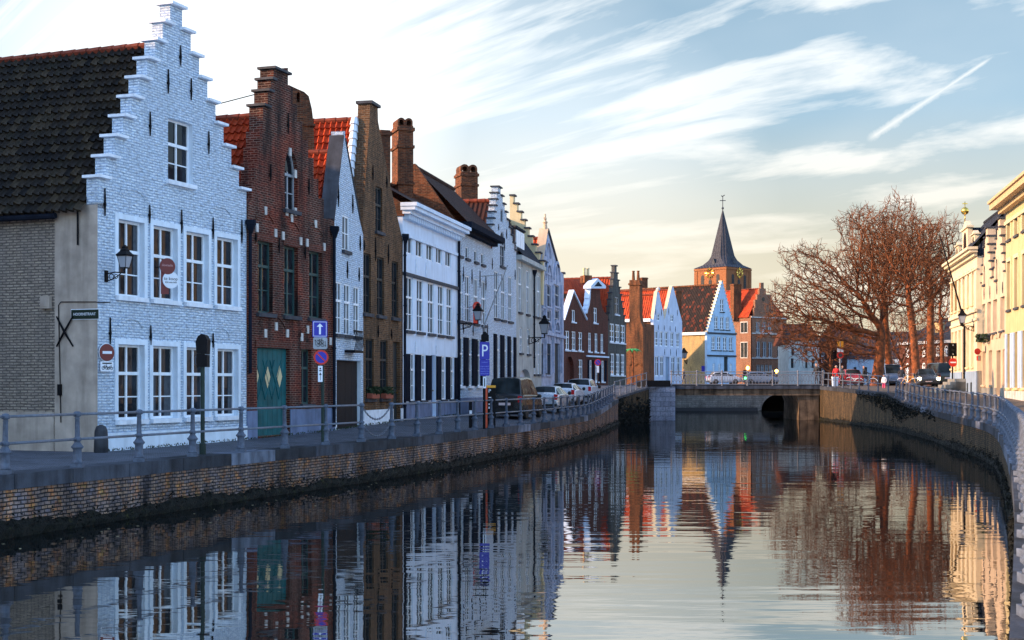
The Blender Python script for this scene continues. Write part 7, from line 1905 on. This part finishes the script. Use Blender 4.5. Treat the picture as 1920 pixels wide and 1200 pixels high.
car('dark van standing between the slim orange trunk and the straight reddish trunk', cpx(1684, 114), 116, 1.5, (-.1, -1), 4.2, 1.75, 1.85, PLB, 'van', cat='van')
car('dark tall car half hidden behind the traffic light before the mansion', cpx(1772, 110), 112, 1.5, (-.1, 1), 4.2, 1.72, 1.9, PB, 'van')
car('white car crossing behind the bridge railing', cpx(1357, 151), 151, 1.66, (1, .1), 3.6, 1.7, 1.4, PW)
car('small grey car behind the bridge railing by the green signal', cpx(1425, 150), 150, 1.66, (1, .05), 3.8, 1.65, 1.38, PLB)

# ------------------------------------------------------------------ people and bicycles
def mname(n, c, r=0.8): return M.setdefault(n, newmat(n, c, r))
def person(label, X, Y, z, face, H=1.72, top=(0.02, 0.02, 0.025), legs=(0.02, 0.02, 0.03), hair=(0.05, 0.03, 0.02), pose='walk', hold=None):
    s = H / 1.75; yaw = math.atan2(face[1], face[0])
    J = {'pelvis': (0, 0, .93), 'spine': (0.01, 0, 1.12), 'chest': (0.0, 0, 1.33), 'neck': (0.01, 0, 1.47), 'jaw': (0.035, 0, 1.57), 'head': (0.02, 0, 1.65), 'crown': (0.01, 0, 1.72)}
    R = {'pelvis': .155, 'spine': .135, 'chest': .16, 'neck': .062, 'jaw': .075, 'head': .098, 'crown': .06}
    E = [('pelvis', 'spine'), ('spine', 'chest'), ('chest', 'neck'), ('neck', 'jaw'), ('jaw', 'head'), ('head', 'crown')]
    for sd, sg in (('l', 1), ('r', -1)):
        st = .20 * sg if pose == 'walk' else .02
        if pose == 'ride':
            J.update({sd + 'hip': (.02, .10 * sg, .90), sd + 'knee': (.36, .10 * sg, .72 + .12 * sg), sd + 'ank': (.26, .10 * sg, .32 + .14 * sg), sd + 'toe': (.40, .10 * sg, .28 + .14 * sg)})
            J.update({sd + 'sho': (.10, .18 * sg, 1.38), sd + 'elb': (.30, .22 * sg, 1.16), sd + 'wri': (.52, .20 * sg, 1.08), sd + 'han': (.58, .20 * sg, 1.06)})
        else:
            J.update({sd + 'hip': (0, .10 * sg, .88), sd + 'knee': (st * .7 + .03, .10 * sg, .49), sd + 'ank': (st * .9 - .02, .10 * sg, .09), sd + 'toe': (st * .9 + .14, .11 * sg, .04)})
            J.update({sd + 'sho': (0, .19 * sg, 1.40), sd + 'elb': (-st * .5, .25 * sg, 1.12), sd + 'wri': (-st * .5 + .12, .24 * sg, .90), sd + 'han': (-st * .5 + .16, .23 * sg, .82)})
        R.update({sd + 'hip': .095, sd + 'knee': .062, sd + 'ank': .045, sd + 'toe': .04, sd + 'sho': .07, sd + 'elb': .052, sd + 'wri': .036, sd + 'han': .04})
        E += [('pelvis', sd + 'hip'), (sd + 'hip', sd + 'knee'), (sd + 'knee', sd + 'ank'), (sd + 'ank', sd + 'toe'), ('chest', sd + 'sho'), (sd + 'sho', sd + 'elb'), (sd + 'elb', sd + 'wri'), (sd + 'wri', sd + 'han')]
    names = list(J); me = bpy.data.meshes.new('body'); me.from_pydata([Vector(J[k]) * s for k in names], [(names.index(a), names.index(b)) for a, b in E], [])
    o = bpy.data.objects.new('body', me); COL.objects.link(o)
    md = o.modifiers.new('skin', 'SKIN'); o.modifiers.new('sub', 'SUBSURF').levels = 1; o.modifiers['sub'].render_levels = 1
    for k, nm in enumerate(names):
        sv = me.skin_vertices[0].data[k]; r_ = R[nm] * s; sv.radius = (r_, r_ * (1.0 if nm in ('pelvis', 'chest', 'spine') else 1.0)); sv.use_root = nm == 'pelvis'
    dg = bpy.context.evaluated_depsgraph_get(); m2 = bpy.data.meshes.new_from_object(o.evaluated_get(dg)); bpy.data.objects.remove(o)
    m2.materials.clear()
    for m_ in (mname('cloth %.2f %.2f %.2f' % top, top), mname('cloth %.2f %.2f %.2f' % legs, legs), M['skin'], mname('hair %.2f %.2f' % hair[:2], hair), M['tyre']): m2.materials.append(m_)
    for p in m2.polygons:
        c = p.center / s
        p.material_index = 3 if (c.z > 1.685 or (c.z > 1.54 and c.x < -0.02)) else 2 if c.z > 1.485 or ('ride' != pose and abs(c.y) > .17 and c.z < .88) else 0 if c.z > .84 else 4 if c.z < .09 else 1
        p.use_smooth = True
    root = thing('person', label, 'person', (X, Y, z)); root.rotation_euler = (0, 0, yaw)
    ob = bpy.data.objects.new('body', m2); COL.objects.link(ob); ob.parent = root
    hb = MB(); cz = 1.655 * s     # face details: nose, ears, mouth
    hb.lathe(Vector((.118 * s, 0, 1.625 * s)), [(.018 * s, -.02 * s), (.012 * s, .03 * s)], 6)
    for q in (-1, 1): hb.lathe(Vector((.01, .098 * q * s, 1.63 * s)), [(.02 * s, -.03 * s), (.026 * s, 0), (.018 * s, .03 * s)], 6)
    e = bpy.data.objects.new('nose_and_ears', hb.mesh('nose_and_ears', M['skin'])); COL.objects.link(e); e.parent = root
    return root
def bicycle(label, X, Y, z, face, col='black'):
    root = thing('bicycle', label, 'bicycle', (X, Y, z)); root.rotation_euler = (0, 0, math.atan2(face[1], face[0]))
    def add(mb, n, m, par=None):
        o = bpy.data.objects.new(n, mb.mesh(n, M[m])); COL.objects.link(o); o.parent = par or root; return o
    for x in (-.52, .52):
        b = MB(); b.tube([Vector((x + .33 * math.cos(t), 0, .34 + .33 * math.sin(t))) for t in [2 * math.pi * k / 20 for k in range(21)]], .022, 6, 0, False); w_ = add(b, 'wheel', 'tyre')
        b = MB()
        for k in range(8): t = math.pi * k / 8; b.tube([Vector((x + .32 * math.cos(t), 0, .34 + .32 * math.sin(t))), Vector((x - .32 * math.cos(t), 0, .34 - .32 * math.sin(t)))], .004, 3)
        add(b, 'spokes', 'rim', w_)
    b = MB()
    for q in (((-.52, .34), (-.12, .30)), ((-.12, .30), (-.24, .82)), ((-.12, .30), (.36, .78)), ((-.24, .80), (.36, .80)), ((-.52, .34), (-.22, .78)), ((.34, .92), (.52, .34))): b.tube([Vector((x, 0, y)) for x, y in q], .02, 6)
    add(b, 'frame', col)
    b = MB(); b.tube([Vector((.20, -.28, 1.04)), Vector((.34, -.2, 1.06)), Vector((.36, 0, 1.0)), Vector((.34, .2, 1.06)), Vector((.20, .28, 1.04))], .014, 6); b.tube([Vector((.36, 0, 1.0)), Vector((.34, 0, .9))], .016, 6); add(b, 'handlebar', 'rim')
    b = MB(); b.lathe(Vector((-.26, 0, .88)), [(.04, -.05), (.10, 0), (.08, .05)], 8); add(b, 'saddle', 'tyre')
    b = MB(); b.tube([Vector((.52 + .37 * math.cos(t), 0, .34 + .37 * math.sin(t))) for t in [0.3 + 2.0 * k / 10 for k in range(11)]], .02, 5); b.tube([Vector((-.52 + .37 * math.cos(t), 0, .34 + .37 * math.sin(t))) for t in [0.6 + 2.2 * k / 10 for k in range(11)]], .02, 5); add(b, 'mudguard', 'frame_white')
    return root
person('person in a long dark coat standing at the right end of the bridge', cpx(1531, 107.6), 107.6, 1.58, (-1, -.3), 1.74, (0.012, 0.012, 0.016), (0.012, 0.012, 0.016), (0.10, 0.05, 0.03))
person('person in a red jacket behind the litter bin near the bridge', cpx(1568, 111), 111, 1.5, (-.4, -1), 1.70, (0.55, 0.02, 0.02), (0.03, 0.03, 0.05), (0.5, 0.5, 0.5))
person('person in dark clothes pushing a white bicycle by the bridge', cpx(1579, 108.6), 108.6, 1.5, (1, -.2), 1.66, (0.02, 0.03, 0.04), (0.02, 0.02, 0.03), (0.05, 0.03, 0.02))
bicycle('bicycle with white mudguards pushed by the dark clothed person near the bridge', cpx(1580, 107.9), 107.9, 1.5, (1, -.25))
bicycle('bicycle ridden past the red car, its front wheel to the right', cpx(1624, 107.5), 107.5, 1.42, (1, -.2))
person('red haired person in black riding a bicycle past the red car', cpx(1624, 107.5) - .2, 107.52, 1.42, (1, -.2), 1.70, (0.015, 0.015, 0.02), (0.02, 0.02, 0.04), (0.30, 0.10, 0.05), 'ride')
person('child in white top and pink trousers standing at the bend of the right railing', cpx(1657.5, 100), 100, 1.2, (-.6, -1), 1.15, (0.75, 0.75, 0.80), (0.75, 0.06, 0.18), (0.10, 0.05, 0.03), 'stand')
person('person in dark jacket standing in front of the dark van under the trees', cpx(1690, 106), 106, 1.4, (0, -1), 1.62, (0.03, 0.03, 0.04), (0.20, 0.14, 0.24), (0.3, 0.2, 0.12), 'stand')
person('person in dark clothes walking beside the double gabled house beyond the bridge', cpx(1282, 148), 148, 1.66, (1, -.2), 1.70, (0.02, 0.02, 0.025), (0.03, 0.03, 0.04), (0.05, 0.03, 0.02))
bicycle('orange yellow bicycle leaning by the straight reddish trunk', cpx(1703, 105), 105, 1.42, (1, -.4), 'amber')  # the frame itself is amber
